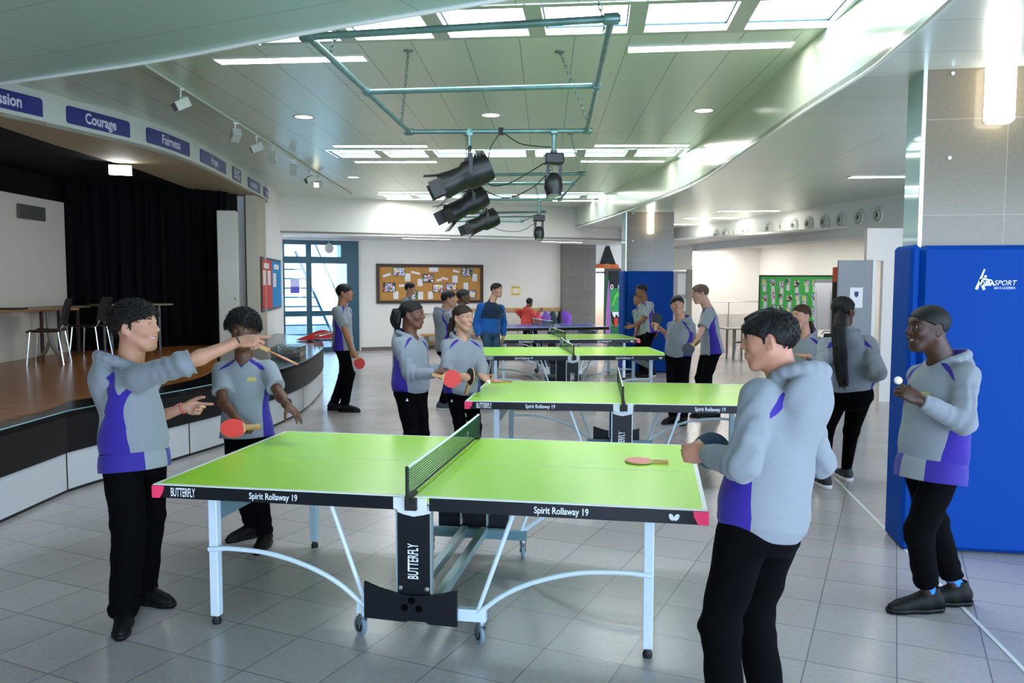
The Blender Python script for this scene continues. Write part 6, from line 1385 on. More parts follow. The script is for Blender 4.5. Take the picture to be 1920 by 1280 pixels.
        for q_ in shape: mk.add([tuple(co[i_]+pn*.006+ux*a_+uz*b_) for a_, b_ in q_], [tuple(range(len(q_)))])
        mk.build(nm_, mt_, root)
    for wb in P.get('bands', []):
        w_, e_, rr_, mt_, nm_ = wb; d_ = nrm(V3(e_)-V3(w_)); rg = MB(); u_ = nrm(np.cross(d_, (0.3, .2, 1))); v_ = np.cross(d_, u_)
        rg.tube([tuple(V3(w_)-org+(u_*math.cos(2*PI*k/20)+v_*math.sin(2*PI*k/20))*rr_) for k in range(20)], .0045 if nm_ != 'wristwatch' else .007, 6, closed=True); rg.build(nm_, mt_, root, smooth=True)
    return root
m_pur = '2f2084'
cloth_mat('hoodie_cloth', '7f848b', [('panel', m_pur), ('lining', '2d2278')])
cloth_mat('shirt_cloth', '868b90', [('panel', m_pur), ('lining', m_pur)], rough=.7, weave=600, wv=.06)
cloth_mat('fleece_cloth', '0f4f94', [('panel', '0d2138')], rough=.9)
M('track_black', (.0010, .0011, .0016), .9, spec=.08, noise=(60, .3)); M('leggings_black', (.0009, .0009, .001), .9, spec=.06); M('trousers_teal', '173a52', .8); M('shoe_black', (.0022, .0024, .0026), .6, spec=.2); M('sole_black', (.002, .002, .002), .5, spec=.25); M('sole_white', 'd9d9d6', .5)
M('shoe_grey', '3a4652', .6); M('shoe_navy', '20222e', .6); M('sock_white', 'e4e4e4', .8); M('sock_blue', '1f7ae0', .8); M('coat_red', 'c0392f', .6, bump=(12, .5)); M('bat_slate', '36495f', .5)
FLEECE = [(-.12, .160, .112), (-.05, .172, .122), (.1, .176, .124), (.35, .178, .122), (.6, .192, .125), (.76, .192, .118), (.87, .150, .100), (.96, .09, .082), (1.03, .072, .072)]
TEE_LONG = [(-.30, .204, .152), (-.1, .196, .142), (.1, .178, .126), (.3, .170, .120), (.55, .178, .120), (.74, .180, .112), (.87, .142, .092), (.96, .086, .074), (1.0, .066, .066)]
# ---------------------------------------------------------------- joints and looks (metres, world axes)
PEOPLE = [
 {'joints': [[-1.586, -0.612, 1.335], [-1.543, -0.654, 0.927], [-1.544, -0.61, 1.543], [-1.435, -0.751, 1.298], [-1.577, -0.458, 1.241], [-1.167, -0.783, 1.377], [-1.684, -0.367, 0.998], [-0.948, -0.657, 1.48], [-1.465, -0.308, 1.079], [-1.558, -0.74, 0.927], [-1.528, -0.569, 0.927], [-1.526, -0.746, 0.499], [-1.568, -0.512, 0.496], [-1.575, -0.738, 0.084], [-1.66, -0.448, 0.084]], 'axes': [[0.0667, -0.9978, 0.0], [0.9953, 0.0665, 0.0698], [-0.0696, -0.0047, 0.9975]], 'hands': [([0.983, 0.17, 0.061], [-0.21, 0.625, -0.752], 'gun'), ([0.991, 0.121, -0.05], [0.215, -0.943, 0.254], 'gun')], 'feet': [[0.527, -0.85, 0.0], [0.99, -0.142, 0.0]], 'ups': [[0, 0, 1], [0, 0, 1]], 's': 0.985, 'hs': 1.06, 'label': 'person at far left in grey hoodie, arm stretched out pointing over the table', 'skin': 'b9866c', 'haircol': '17130f', 'hair': 'curly', 'top': 'hoodie', 'lipcol': 'b56a5e', 'h': 0.005, 'topmat': MATS['hoodie_cloth'], 'legmat': MATS['track_black'], 'shoemat': MATS['shoe_black'], 'solemat': MATS['sole_black'], 'sleeveR': 1.14, 'sleeveL': 1.3, 'locks': 520, 'smile': 1, 'undershirt': 1, 'seed': 3, 'hood': 1.2, 'leg': (0.104, 0.082, 0.074), 'laces': 1, 'cuff': 0.02},
 {'joints': [[-1.634, 0.707, 1.26], [-1.609, 0.672, 0.852], [-1.629, 0.691, 1.444], [-1.778, 0.664, 1.18], [-1.481, 0.737, 1.192], [-1.686, 0.499, 0.995], [-1.326, 0.59, 1.034], [-1.516, 0.389, 0.89], [-1.19, 0.41, 1.004], [-1.691, 0.669, 0.852], [-1.527, 0.674, 0.852], [-1.658, 0.641, 0.449], [-1.487, 0.548, 0.47], [-1.633, 0.777, 0.079], [-1.452, 0.597, 0.079]], 'axes': [[-0.9622, -0.2725, 0.0], [0.2723, -0.9616, -0.0349], [0.0095, -0.0336, 0.9994]], 'hands': [([0.843, -0.146, -0.518], [-0.546, 0.484, -0.684], 'grip'), ([0.736, -0.073, -0.673], [-0.653, 0.139, -0.744], 'spread')], 'feet': [[-0.503, -0.864, -0.0], [0.205, -0.979, 0.0]], 'ups': [[0, 0, 1], [0, 0, 1]], 's': 0.93, 'hs': 1.0, 'label': 'person in grey sports shirt behind the left end of the nearest table', 'skin': '5c3926', 'haircol': '0f0d0c', 'hair': 'afro', 'top': 'tee', 'lipcol': '6a3a34', 'h': 0.0055, 'topmat': MATS['shirt_cloth'], 'legmat': MATS['track_black'], 'shoemat': MATS['shoe_black'], 'solemat': MATS['sole_black'], 'sleeveR': 0.72, 'sleeveL': 0.72, 'locks': 800, 'seed': 5, 'prof': TEE_LONG, 'laces': 1},
 {'joints': [[-3.166, 6.408, 1.454], [-3.144, 6.375, 0.942], [-3.132, 6.427, 1.631], [-3.169, 6.233, 1.383], [-3.156, 6.572, 1.361], [-3.058, 6.258, 1.1], [-3.234, 6.59, 1.079], [-2.973, 6.27, 0.858], [-3.174, 6.592, 0.83], [-3.147, 6.284, 0.942], [-3.14, 6.465, 0.942], [-3.004, 6.248, 0.519], [-3.138, 6.395, 0.5], [-3.071, 6.219, 0.088], [-3.272, 6.334, 0.088]], 'axes': [[0.1361, -0.9907, 0.0], [0.9853, 0.1354, 0.1045], [-0.1036, -0.0142, 0.9945]], 'hands': [([0.167, -0.074, -0.983], [-0.071, 0.993, 0.099], 'grip'), ([0.233, 0.007, -0.972], [-0.12, -0.993, 0.0], 'relax')], 'feet': [[0.999, 0.032, 0.0], [0.991, 0.136, 0.0]], 'ups': [[0, 0, 1], [0, 0, 1]], 's': 1.03, 'hs': 1.0, 'label': 'person in grey sports shirt standing by the stage end, red bat at side', 'skin': 'a87151', 'haircol': '0f0d0d', 'hair': 'bowl', 'top': 'tee', 'lipcol': 'b06a5c', 'h': 0.0075, 'topmat': MATS['shirt_cloth'], 'legmat': MATS['track_black'], 'shoemat': MATS['shoe_black'], 'solemat': MATS['sole_black'], 'sleeveR': 0.72, 'sleeveL': 0.72, 'seed': 7},
 {'joints': [[-0.983, 2.421, 1.313], [-0.961, 2.373, 0.88], [-0.961, 2.418, 1.5], [-1.027, 2.266, 1.253], [-0.931, 2.559, 1.225], [-0.925, 2.224, 1.008], [-0.93, 2.684, 0.988], [-0.695, 2.22, 1.014], [-0.83, 2.892, 0.988], [-1.003, 2.301, 0.88], [-0.92, 2.444, 0.88], [-0.931, 2.283, 0.478], [-0.872, 2.405, 0.476], [-0.95, 2.317, 0.08], [-0.923, 2.423, 0.08]], 'axes': [[-0.0031, -1.0, 0.0], [0.9994, -0.0031, -0.0349], [0.0349, -0.0001, 0.9994]], 'hands': [([0.965, 0.064, -0.253], [-0.264, 0.912, 0.314], 'grip'), ([0.964, 0.167, -0.206], [0.162, -0.935, -0.316], 'relax')], 'feet': [[0.864, -0.503, 0.0], [0.864, -0.503, 0.0]], 'ups': [[0, 0, 1], [0, 0, 1]], 's': 0.94, 'hs': 1.02, 'label': 'person in grey hoodie beside the second table, holding out a red bat', 'skin': '683f2e', 'haircol': '0b0a0a', 'hair': 'pony', 'top': 'hoodie', 'lipcol': '6e3c34', 'h': 0.006, 'topmat': MATS['hoodie_cloth'], 'legmat': MATS['track_black'], 'shoemat': MATS['shoe_black'], 'solemat': MATS['sole_black'], 'sleeveR': 1.97, 'sleeveL': 1.97, 'locks': 1, 'girl': 1, 'seed': 9, 'leg': (0.092, 0.066, 0.055), 'tail': [{'pts': [[-1.053, 2.404, 1.532], [-1.089, 2.396, 1.509], [-1.098, 2.39, 1.444], [-1.088, 2.389, 1.398]], 'r': [0.03, 0.045, 0.045, 0.02], 'wave': 8}]},
 {'joints': [[-0.662, 3.042, 1.258], [-0.648, 2.98, 0.792], [-0.648, 3.028, 1.449], [-0.777, 2.942, 1.195], [-0.543, 3.124, 1.178], [-0.748, 2.808, 0.978], [-0.454, 2.978, 0.987], [-0.599, 2.649, 0.941], [-0.405, 2.77, 0.931], [-0.717, 2.941, 0.792], [-0.58, 3.02, 0.792], [-0.616, 2.808, 0.438], [-0.497, 2.88, 0.436], [-0.658, 2.927, 0.076], [-0.56, 2.995, 0.076]], 'axes': [[-0.5326, -0.8464, 0.0], [0.8458, -0.5322, -0.0349], [0.0295, -0.0186, 0.9993]], 'hands': [([0.921, -0.376, -0.105], [0.176, 0.927, -0.331], 'grip'), ([0.829, -0.321, -0.458], [-0.166, -0.376, 0.912], 'pinch')], 'feet': [[0.497, -0.868, 0.0], [0.497, -0.868, 0.0]], 'ups': [[0, 0, 1], [0, 0, 1]], 's': 0.9, 'hs': 1.02, 'label': 'person in grey hoodie at the table corner holding a black bat and ball', 'skin': 'ba8a71', 'haircol': '2a1a12', 'hair': 'pony', 'top': 'hoodie', 'lipcol': 'c07a6c', 'h': 0.006, 'topmat': MATS['hoodie_cloth'], 'legmat': MATS['track_black'], 'shoemat': MATS['shoe_black'], 'solemat': MATS['sole_black'], 'sleeveR': 1.97, 'sleeveL': 1.97, 'locks': 1, 'girl': 1, 'seed': 11, 'leg': (0.09, 0.064, 0.054), 'tail': [{'pts': [[-0.765, 3.087, 1.426], [-0.779, 3.101, 1.364], [-0.793, 3.092, 1.273]], 'r': [0.03, 0.03, 0.02], 'wave': 4}]},
 {'joints': [[-1.788, 6.742, 1.365], [-1.766, 6.711, 0.888], [-1.724, 6.766, 1.544], [-1.693, 6.606, 1.3], [-1.875, 6.868, 1.275], [-1.826, 6.678, 1.069], [-1.737, 6.997, 1.074], [-1.762, 6.607, 0.851], [-1.694, 7.076, 0.854], [-1.717, 6.641, 0.888], [-1.815, 6.781, 0.888], [-1.676, 6.703, 0.472], [-1.716, 6.893, 0.493], [-1.799, 6.649, 0.082], [-1.73, 6.927, 0.082]], 'axes': [[0.2558, -0.9667, 0.0], [0.9667, 0.2558, 0.0], [-0.0, 0.0, 1.0]], 'hands': [([0.268, -0.3, -0.915], [-0.17, 0.985, 0.0], 'relax'), ([0.181, 0.332, -0.926], [0.17, -0.985, 0.0], 'relax')], 'feet': [[0.996, -0.09, 0.0], [1.0, -0.003, 0.0]], 'ups': [[0, 0, 1], [0, 0, 1]], 's': 0.97, 'hs': 1.0, 'label': 'person in grey hoodie and trainers, back partly turned, behind the pair with bats', 'skin': 'ac7c63', 'haircol': '111010', 'hair': 'short', 'top': 'hoodie', 'lipcol': 'b06a5c', 'h': 0.0075, 'topmat': MATS['hoodie_cloth'], 'legmat': MATS['track_black'], 'shoemat': MATS['shoe_grey'], 'solemat': MATS['sole_white'], 'sleeveR': 1.97, 'sleeveL': 1.97, 'seed': 13},
 {'joints': [[-1.931, 8.346, 1.384], [-1.907, 8.313, 0.86], [-1.892, 8.365, 1.554], [-1.915, 8.187, 1.32], [-1.941, 8.496, 1.299], [-1.872, 8.024, 1.112], [-1.967, 8.647, 1.079], [-1.82, 8.019, 0.88], [-1.913, 8.642, 0.836], [-1.9, 8.23, 0.86], [-1.914, 8.395, 0.86], [-1.793, 8.253, 0.466], [-1.81, 8.436, 0.467], [-1.895, 8.258, 0.08], [-1.907, 8.459, 0.08]], 'axes': [[0.1361, -0.9907, 0.0], [0.9907, 0.1361, 0.0], [-0.0, 0.0, 1.0]], 'hands': [([0.218, -0.019, -0.976], [0.17, -0.985, 0.0], 'relax'), ([0.218, -0.02, -0.976], [0.17, -0.985, 0.0], 'relax')], 'feet': [[0.996, 0.084, 0.0], [0.996, 0.084, 0.0]], 'ups': [[0, 0, 1], [0, 0, 1]], 's': 0.94, 'hs': 0.98, 'label': 'person in profile between the hooded person with trainers and the blue fleece', 'skin': '4f3121', 'haircol': '100d0c', 'hair': 'short', 'top': 'hoodie', 'lipcol': '5a322c', 'h': 0.009, 'topmat': MATS['hoodie_cloth'], 'legmat': MATS['track_black'], 'shoemat': MATS['shoe_black'], 'solemat': MATS['sole_black'], 'sleeveR': 1.97, 'sleeveL': 1.97, 'seed': 15},
 {'joints': [[-3.872, 11.883, 1.475], [-3.853, 11.846, 0.906], [-3.842, 11.901, 1.649], [-3.884, 11.716, 1.406], [-3.854, 12.041, 1.385], [-3.836, 11.539, 1.191], [-3.86, 12.22, 1.167], [-3.746, 11.459, 0.981], [-3.839, 12.302, 0.94], [-3.86, 11.759, 0.906], [-3.845, 11.932, 0.906], [-3.757, 11.761, 0.488], [-3.732, 11.901, 0.491], [-3.873, 11.782, 0.084], [-3.837, 11.89, 0.084]], 'axes': [[-0.0031, -1.0, 0.0], [1.0, -0.0031, 0.0], [0.0, 0.0, 1.0]], 'hands': [([0.371, -0.332, -0.867], [0.17, -0.985, 0.0], 'relax'), ([0.086, 0.337, -0.938], [0.17, -0.985, 0.0], 'relax')], 'feet': [[0.996, -0.09, 0.0], [0.996, -0.09, 0.0]], 'ups': [[0, 0, 1], [0, 0, 1]], 's': 0.99, 'hs': 1.0, 'label': 'person in grey sports shirt far back before the cork board', 'skin': 'ab7e64', 'haircol': '0f0e0e', 'hair': 'bowl', 'top': 'tee', 'lipcol': 'b06a5c', 'h': 0.01, 'topmat': MATS['shirt_cloth'], 'legmat': MATS['track_black'], 'shoemat': MATS['shoe_black'], 'solemat': MATS['sole_black'], 'sleeveR': 0.72, 'sleeveL': 0.72, 'seed': 17},
 {'joints': [[-1.669, 9.514, 1.426], [-1.69, 9.476, 0.952], [-1.582, 9.545, 1.647], [-1.82, 9.376, 1.36], [-1.526, 9.638, 1.326], [-1.914, 9.384, 1.079], [-1.507, 9.805, 1.082], [-1.837, 9.286, 0.856], [-1.491, 9.719, 0.843], [-1.758, 9.415, 0.952], [-1.621, 9.537, 0.952], [-1.7, 9.319, 0.513], [-1.564, 9.443, 0.513], [-1.795, 9.395, 0.088], [-1.66, 9.52, 0.088]], 'axes': [[-0.3775, -0.926, 0.0], [0.9254, -0.3773, -0.0349], [0.0323, -0.0132, 0.9993]], 'hands': [([0.066, -0.089, -0.994], [0.925, 0.38, 0.0], 'relax'), ([-0.032, -0.106, -0.994], [-0.999, 0.047, 0.0], 'relax')], 'feet': [[0.497, -0.868, 0.0], [0.817, -0.576, 0.0]], 'ups': [[0, 0, 1], [0, 0, 1]], 's': 1.04, 'hs': 1.0, 'label': 'person in blue zip fleece with navy chest standing behind the third table', 'skin': 'ac7f69', 'haircol': '15110f', 'hair': 'short', 'top': 'zip', 'lipcol': 'b06a5c', 'h': 0.008, 'topmat': MATS['fleece_cloth'], 'legmat': MATS['trousers_teal'], 'shoemat': MATS['shoe_black'], 'solemat': MATS['sole_black'], 'sleeveR': 1.97, 'sleeveL': 1.97, 'prof': FLEECE, 'seed': 19, 'legname': 'trousers', 'wide': 1.05},
 {'joints': [[-2.19, 16.928, 1.09], [-2.171, 16.904, 0.714], [-2.124, 16.952, 1.257], [-2.059, 16.924, 1.034], [-2.316, 16.925, 1.021], [-1.956, 16.778, 0.902], [-2.427, 16.733, 1.039], [-1.839, 16.841, 1.04], [-2.362, 16.858, 0.909], [-2.102, 16.904, 0.714], [-2.24, 16.905, 0.714], [-2.09, 16.974, 0.382], [-2.235, 16.958, 0.379], [-2.079, 16.873, 0.066], [-2.231, 16.847, 0.066]], 'axes': [[0.9386, -0.345, 0.0], [0.3451, 0.9387, 0.0], [-0.0, 0.0, 1.0001]], 'hands': [([0.609, 0.333, 0.719], [0.17, -0.985, 0.0], 'relax'), ([0.337, 0.654, -0.677], [0.17, -0.985, 0.0], 'relax')], 'feet': [[0.003, 1.0, 0.0], [0.003, 1.0, 0.0]], 'ups': [[0, 0, 1], [0, 0, 1]], 's': 0.78, 'hs': 0.97, 'label': 'person in red padded coat reaching for the coats, back turned', 'skin': '764d38', 'haircol': '0f0e0e', 'hair': 'short', 'top': 'hoodie', 'lipcol': 'b06a5c', 'h': 0.012, 'topmat': MATS['coat_red'], 'legmat': MATS['track_black'], 'shoemat': MATS['shoe_black'], 'solemat': MATS['sole_black'], 'sleeveR': 1.97, 'sleeveL': 1.97, 'seed': 21, 'face': 0, 'wide': 1.12},
 {'joints': [[0.93, 11.133, 1.424], [1.016, 11.114, 0.952], [0.869, 11.138, 1.632], [0.861, 11.278, 1.321], [1.03, 10.982, 1.363], [1.082, 11.27, 1.121], [0.908, 10.968, 1.092], [1.134, 11.374, 0.894], [0.727, 10.821, 0.989], [0.97, 11.193, 0.952], [1.061, 11.034, 0.952], [0.974, 11.254, 0.503], [0.94, 10.939, 0.526], [1.076, 11.367, 0.088], [1.0, 10.947, 0.088]], 'axes': [[-0.3061, 0.952, 0.0], [-0.9497, -0.3053, -0.0698], [-0.0664, -0.0214, 0.9976]], 'hands': [([0.098, 0.017, -0.995], [-0.5, -0.866, 0.0], 'relax'), ([-0.942, -0.267, -0.205], [-0.058, 0.948, -0.314], 'relax')], 'feet': [[-0.768, -0.64, -0.0], [-0.908, -0.42, -0.0]], 'ups': [[0, 0, 1], [0, 0, 1]], 's': 1.04, 'hs': 1.0, 'label': 'tall person in grey sports shirt before the distant blue mat, facing left', 'skin': '764b34', 'haircol': '0e0c0b', 'hair': 'short', 'top': 'tee', 'lipcol': '7a4a40', 'h': 0.0085, 'topmat': MATS['shirt_cloth'], 'legmat': MATS['track_black'], 'shoemat': MATS['shoe_black'], 'solemat': MATS['sole_white'], 'sleeveR': 0.72, 'sleeveL': 0.72, 'seed': 23},
 {'joints': [[0.834, 11.647, 1.298], [0.881, 11.624, 0.869], [0.801, 11.654, 1.473], [0.743, 11.762, 1.205], [0.942, 11.523, 1.24], [0.792, 11.913, 0.986], [0.801, 11.506, 0.965], [0.743, 11.898, 0.755], [0.743, 11.49, 0.74], [0.827, 11.688, 0.869], [0.934, 11.56, 0.869], [0.827, 11.614, 0.463], [0.838, 11.461, 0.48], [0.952, 11.65, 0.081], [0.894, 11.488, 0.081]], 'axes': [[-0.6404, 0.7681, 0.0], [-0.7681, -0.6404, -0.0], [0.0, -0.0, 1.0001]], 'hands': [([-0.205, -0.066, -0.976], [0.17, -0.985, 0.0], 'relax'), ([-0.247, -0.069, -0.967], [0.17, -0.985, 0.0], 'relax')], 'feet': [[-0.768, -0.64, -0.0], [-0.768, -0.64, -0.0]], 'ups': [[0, 0, 1], [0, 0, 1]], 's': 0.95, 'hs': 0.98, 'label': 'person half hidden behind the taller one at the distant blue mat', 'skin': '916249', 'haircol': '0e0c0b', 'hair': 'short', 'top': 'tee', 'lipcol': 'b06a5c', 'h': 0.0085, 'topmat': MATS['shirt_cloth'], 'legmat': MATS['track_black'], 'shoemat': MATS['shoe_black'], 'solemat': MATS['sole_black'], 'sleeveR': 0.72, 'sleeveL': 0.72, 'seed': 25},
 {'joints': [[1.45, 6.179, 1.31], [1.422, 6.145, 0.906], [1.4, 6.184, 1.499], [1.328, 6.278, 1.234], [1.561, 6.067, 1.236], [1.333, 6.494, 1.071], [1.591, 6.292, 1.088], [1.172, 6.387, 1.201], [1.558, 6.403, 0.886], [1.35, 6.187, 0.906], [1.494, 6.103, 0.906], [1.346, 6.134, 0.49], [1.485, 6.078, 0.488], [1.368, 6.126, 0.081], [1.501, 6.098, 0.081]], 'axes': [[-0.9971, -0.0316, -0.0698], [0.0316, -0.9995, -0.0], [-0.0697, -0.0022, 0.9976]], 'hands': [([-0.896, -0.26, 0.361], [0.254, -0.879, 0.404], 'pinch'), ([-0.139, 0.479, -0.867], [-0.985, -0.171, 0.0], 'relax')], 'feet': [[-0.645, -0.764, -0.0], [-0.177, -0.984, -0.0]], 'ups': [[0, 0, 1], [0, 0, 1]], 's': 0.95, 'hs': 1.0, 'label': 'person in grey hoodie turning towards the viewer, dark bat raised in one hand', 'skin': 'b88770', 'haircol': '141111', 'hair': 'short', 'top': 'hoodie', 'lipcol': 'b5655a', 'h': 0.007, 'topmat': MATS['hoodie_cloth'], 'legmat': MATS['track_black'], 'shoemat': MATS['shoe_black'], 'solemat': MATS['sole_black'], 'sleeveR': 1.3, 'sleeveL': 1.97, 'hairline': 0.056, 'seed': 27},
 {'joints': [[1.806, 6.658, 1.454], [1.861, 6.631, 0.957], [1.706, 6.654, 1.636], [1.815, 6.825, 1.363], [1.814, 6.482, 1.381], [1.754, 7.0, 1.132], [1.699, 6.352, 1.141], [1.697, 6.79, 1.0], [1.599, 6.149, 1.023], [1.838, 6.72, 0.957], [1.885, 6.543, 0.957], [1.729, 6.665, 0.521], [1.792, 6.533, 0.514], [1.818, 6.662, 0.088], [1.901, 6.575, 0.088]], 'axes': [[-0.2049, 0.9788, 0.0], [-0.9639, -0.2018, -0.1736], [-0.17, -0.0356, 0.9848]], 'hands': [([-0.836, -0.145, -0.53], [0.166, -0.962, -0.217], 'relax'), ([-0.748, -0.235, -0.621], [0.045, 0.95, -0.309], 'grip')], 'feet': [[-0.967, -0.256, -0.0], [-0.967, -0.256, -0.0]], 'ups': [[0, 0, 1], [0, 0, 1]], 's': 1.04, 'hs': 1.02, 'label': 'person in grey and purple shirt looking down, black bat held low', 'skin': 'bd8e79', 'haircol': '57463a', 'hair': 'short', 'top': 'tee', 'lipcol': 'b06a5c', 'h': 0.007, 'topmat': MATS['shirt_cloth'], 'legmat': MATS['track_black'], 'shoemat': MATS['shoe_black'], 'solemat': MATS['sole_black'], 'sleeveR': 0.72, 'sleeveL': 0.72, 'seed': 29},
 {'joints': [[2.579, 3.949, 1.264], [2.572, 3.896, 0.824], [2.532, 3.935, 1.458], [2.444, 4.004, 1.187], [2.713, 3.877, 1.198], [2.471, 3.908, 0.95], [2.683, 3.765, 0.969], [2.4, 3.702, 0.919], [2.559, 3.63, 1.092], [2.5, 3.929, 0.824], [2.644, 3.862, 0.824], [2.485, 3.822, 0.447], [2.601, 3.766, 0.446], [2.55, 3.889, 0.077], [2.645, 3.854, 0.077]], 'axes': [[-0.6132, 0.7899, 0.0], [-0.7895, -0.6129, -0.0349], [-0.0276, -0.0214, 0.9995]], 'hands': [([-0.321, -0.936, -0.144], [-0.17, 0.985, 0.0], 'relax'), ([-0.876, -0.471, 0.105], [0.106, -0.302, 0.947], 'open')], 'feet': [[-0.426, -0.905, -0.0], [-0.426, -0.905, -0.0]], 'ups': [[0, 0, 1], [0, 0, 1]], 's': 0.9, 'hs': 0.98, 'label': 'person in grey hoodie with palm held out behind the foreground person', 'skin': 'ba8872', 'haircol': '3b2317', 'hair': 'pony', 'top': 'hoodie', 'lipcol': 'c2786a', 'h': 0.0065, 'topmat': MATS['hoodie_cloth'], 'legmat': MATS['track_black'], 'shoemat': MATS['shoe_black'], 'solemat': MATS['sole_black'], 'sleeveR': 1.97, 'sleeveL': 1.97, 'girl': 1, 'seed': 31, 'tail': [{'pts': [[2.644, 4.051, 1.385], [2.67, 4.07, 1.31], [2.699, 4.047, 1.206]], 'r': [0.025, 0.03, 0.02], 'wave': 4}]},
 {'joints': [[2.716, 2.819, 1.347], [2.75, 2.811, 0.877], [2.691, 2.85, 1.548], [2.884, 2.803, 1.279], [2.56, 2.832, 1.256], [2.94, 2.643, 1.054], [2.489, 2.64, 1.062], [2.932, 2.869, 0.966], [2.593, 2.806, 0.92], [2.837, 2.811, 0.877], [2.663, 2.811, 0.877], [2.84, 3.084, 0.49], [2.615, 3.019, 0.503], [2.854, 3.306, 0.084], [2.607, 2.983, 0.084]], 'axes': [[0.6668, -0.7452, 0.0], [0.7448, 0.6664, -0.0349], [0.026, 0.0233, 0.9995]], 'hands': [([-0.037, 0.931, -0.363], [-0.17, 0.985, 0.0], 'relax'), ([0.429, 0.686, -0.588], [-0.17, 0.985, 0.0], 'relax')], 'feet': [[-0.205, 0.979, 0.0], [-0.256, 0.967, 0.0]], 'ups': [[0, 0, 1], [0, 0, 1]], 's': 0.99, 'hs': 1.02, 'label': 'person with back turned in grey hoodie and black leggings, long ponytail', 'skin': '4e2f22', 'haircol': '0a0909', 'hair': 'longpony', 'top': 'hoodie', 'lipcol': '5f3630', 'h': 0.006, 'topmat': MATS['hoodie_cloth'], 'legmat': MATS['leggings_black'], 'shoemat': MATS['shoe_navy'], 'solemat': MATS['sole_white'], 'sleeveR': 1.97, 'sleeveL': 1.97, 'locks': 1, 'girl': 1, 'seed': 33, 'legname': 'leggings', 'leg': (0.108, 0.066, 0.042), 'seat': 1, 'hipw': 1.08, 'sock': MATS['sock_white'], 'sole': 0.036, 'wide': 0.98, 'cuff': -0.03, 'tail': [{'pts': [[2.643, 2.737, 1.511], [2.608, 2.61, 1.393], [2.625, 2.591, 1.219], [2.659, 2.6, 0.991]], 'r': [0.042, 0.046, 0.048, 0.036], 'wave': 26}]},
 {'joints': [[1.619, -1.243, 1.405], [1.538, -1.324, 0.901], [1.556, -1.273, 1.566], [1.705, -1.131, 1.292], [1.509, -1.38, 1.364], [1.794, -1.022, 1.049], [1.438, -1.531, 1.138], [1.676, -0.82, 0.991], [1.329, -1.315, 1.128], [1.605, -1.268, 0.901], [1.471, -1.379, 0.901], [1.528, -1.208, 0.484], [1.386, -1.369, 0.482], [1.59, -1.313, 0.084], [1.418, -1.495, 0.084]], 'axes': [[0.2786, 0.9604, 0.0], [-0.9551, 0.2771, -0.1045], [-0.1004, 0.0291, 0.9945]], 'hands': [([-0.49, 0.838, -0.24], [-0.17, 0.985, 0.0], 'relax'), ([-0.905, 0.421, -0.057], [0.649, 0.733, -0.204], 'grip')], 'feet': [[-0.497, 0.868, 0.0], [-0.64, 0.768, 0.0]], 'ups': [[0, 0, 1], [0, 0, 1]], 's': 0.985, 'hs': 0.94, 'label': 'person in the foreground, back turned, pale grey hoodie, fist before a bat', 'skin': 'b68168', 'haircol': '0e0c0b', 'hair': 'quiff', 'top': 'hoodie', 'lipcol': 'b2685a', 'h': 0.0048, 'topmat': MATS['hoodie_cloth'], 'legmat': MATS['track_black'], 'shoemat': MATS['shoe_black'], 'solemat': MATS['sole_black'], 'sleeveR': 1.97, 'sleeveL': 1.97, 'locks': 900, 'lockl': 0.75, 'seed': 35, 'hood': 1.12, 'leg': (0.102, 0.076, 0.066), 'brow': 1},
 {'joints': [[2.65, 0.225, 1.37], [2.594, 0.159, 0.877], [2.562, 0.202, 1.542], [2.571, 0.359, 1.281], [2.711, 0.07, 1.304], [2.695, 0.475, 1.061], [2.653, -0.095, 1.088], [2.523, 0.341, 1.16], [2.441, -0.124, 1.194], [2.546, 0.23, 0.877], [2.642, 0.088, 0.877], [2.649, 0.266, 0.467], [2.519, 0.081, 0.471], [2.794, 0.322, 0.083], [2.611, 0.193, 0.083]], 'axes': [[-0.2727, 0.9621, 0.0], [-0.9621, -0.2727, -0.0], [0.0, -0.0, 1.0]], 'hands': [([-0.763, -0.47, 0.444], [-0.047, -0.993, 0.108], 'pinch'), ([-0.858, 0.008, 0.514], [-0.264, 0.912, -0.314], 'pinch')], 'feet': [[-0.979, -0.205, -0.0], [-0.952, -0.306, -0.0]], 'ups': [[0, 0, 1], [0, 0, 1]], 's': 0.975, 'hs': 1.04, 'label': 'smiling person in grey hoodie before the big blue mat, holding a ball', 'skin': '42271b', 'haircol': '0a0909', 'hair': 'buzz', 'top': 'hoodie', 'lipcol': '5d352e', 'h': 0.005, 'topmat': MATS['hoodie_cloth'], 'legmat': MATS['track_black'], 'shoemat': MATS['shoe_black'], 'solemat': MATS['sole_black'], 'sleeveR': 1.97, 'sleeveL': 1.97, 'locks': 0, 'smile': 1, 'seed': 37, 'hood': 1.0, 'undershirt': 1, 'leg': (0.1, 0.074, 0.062), 'laces': 1, 'sock': MATS['sock_blue'], 'cuff': -0.085, 'shoe': 1.18},
]
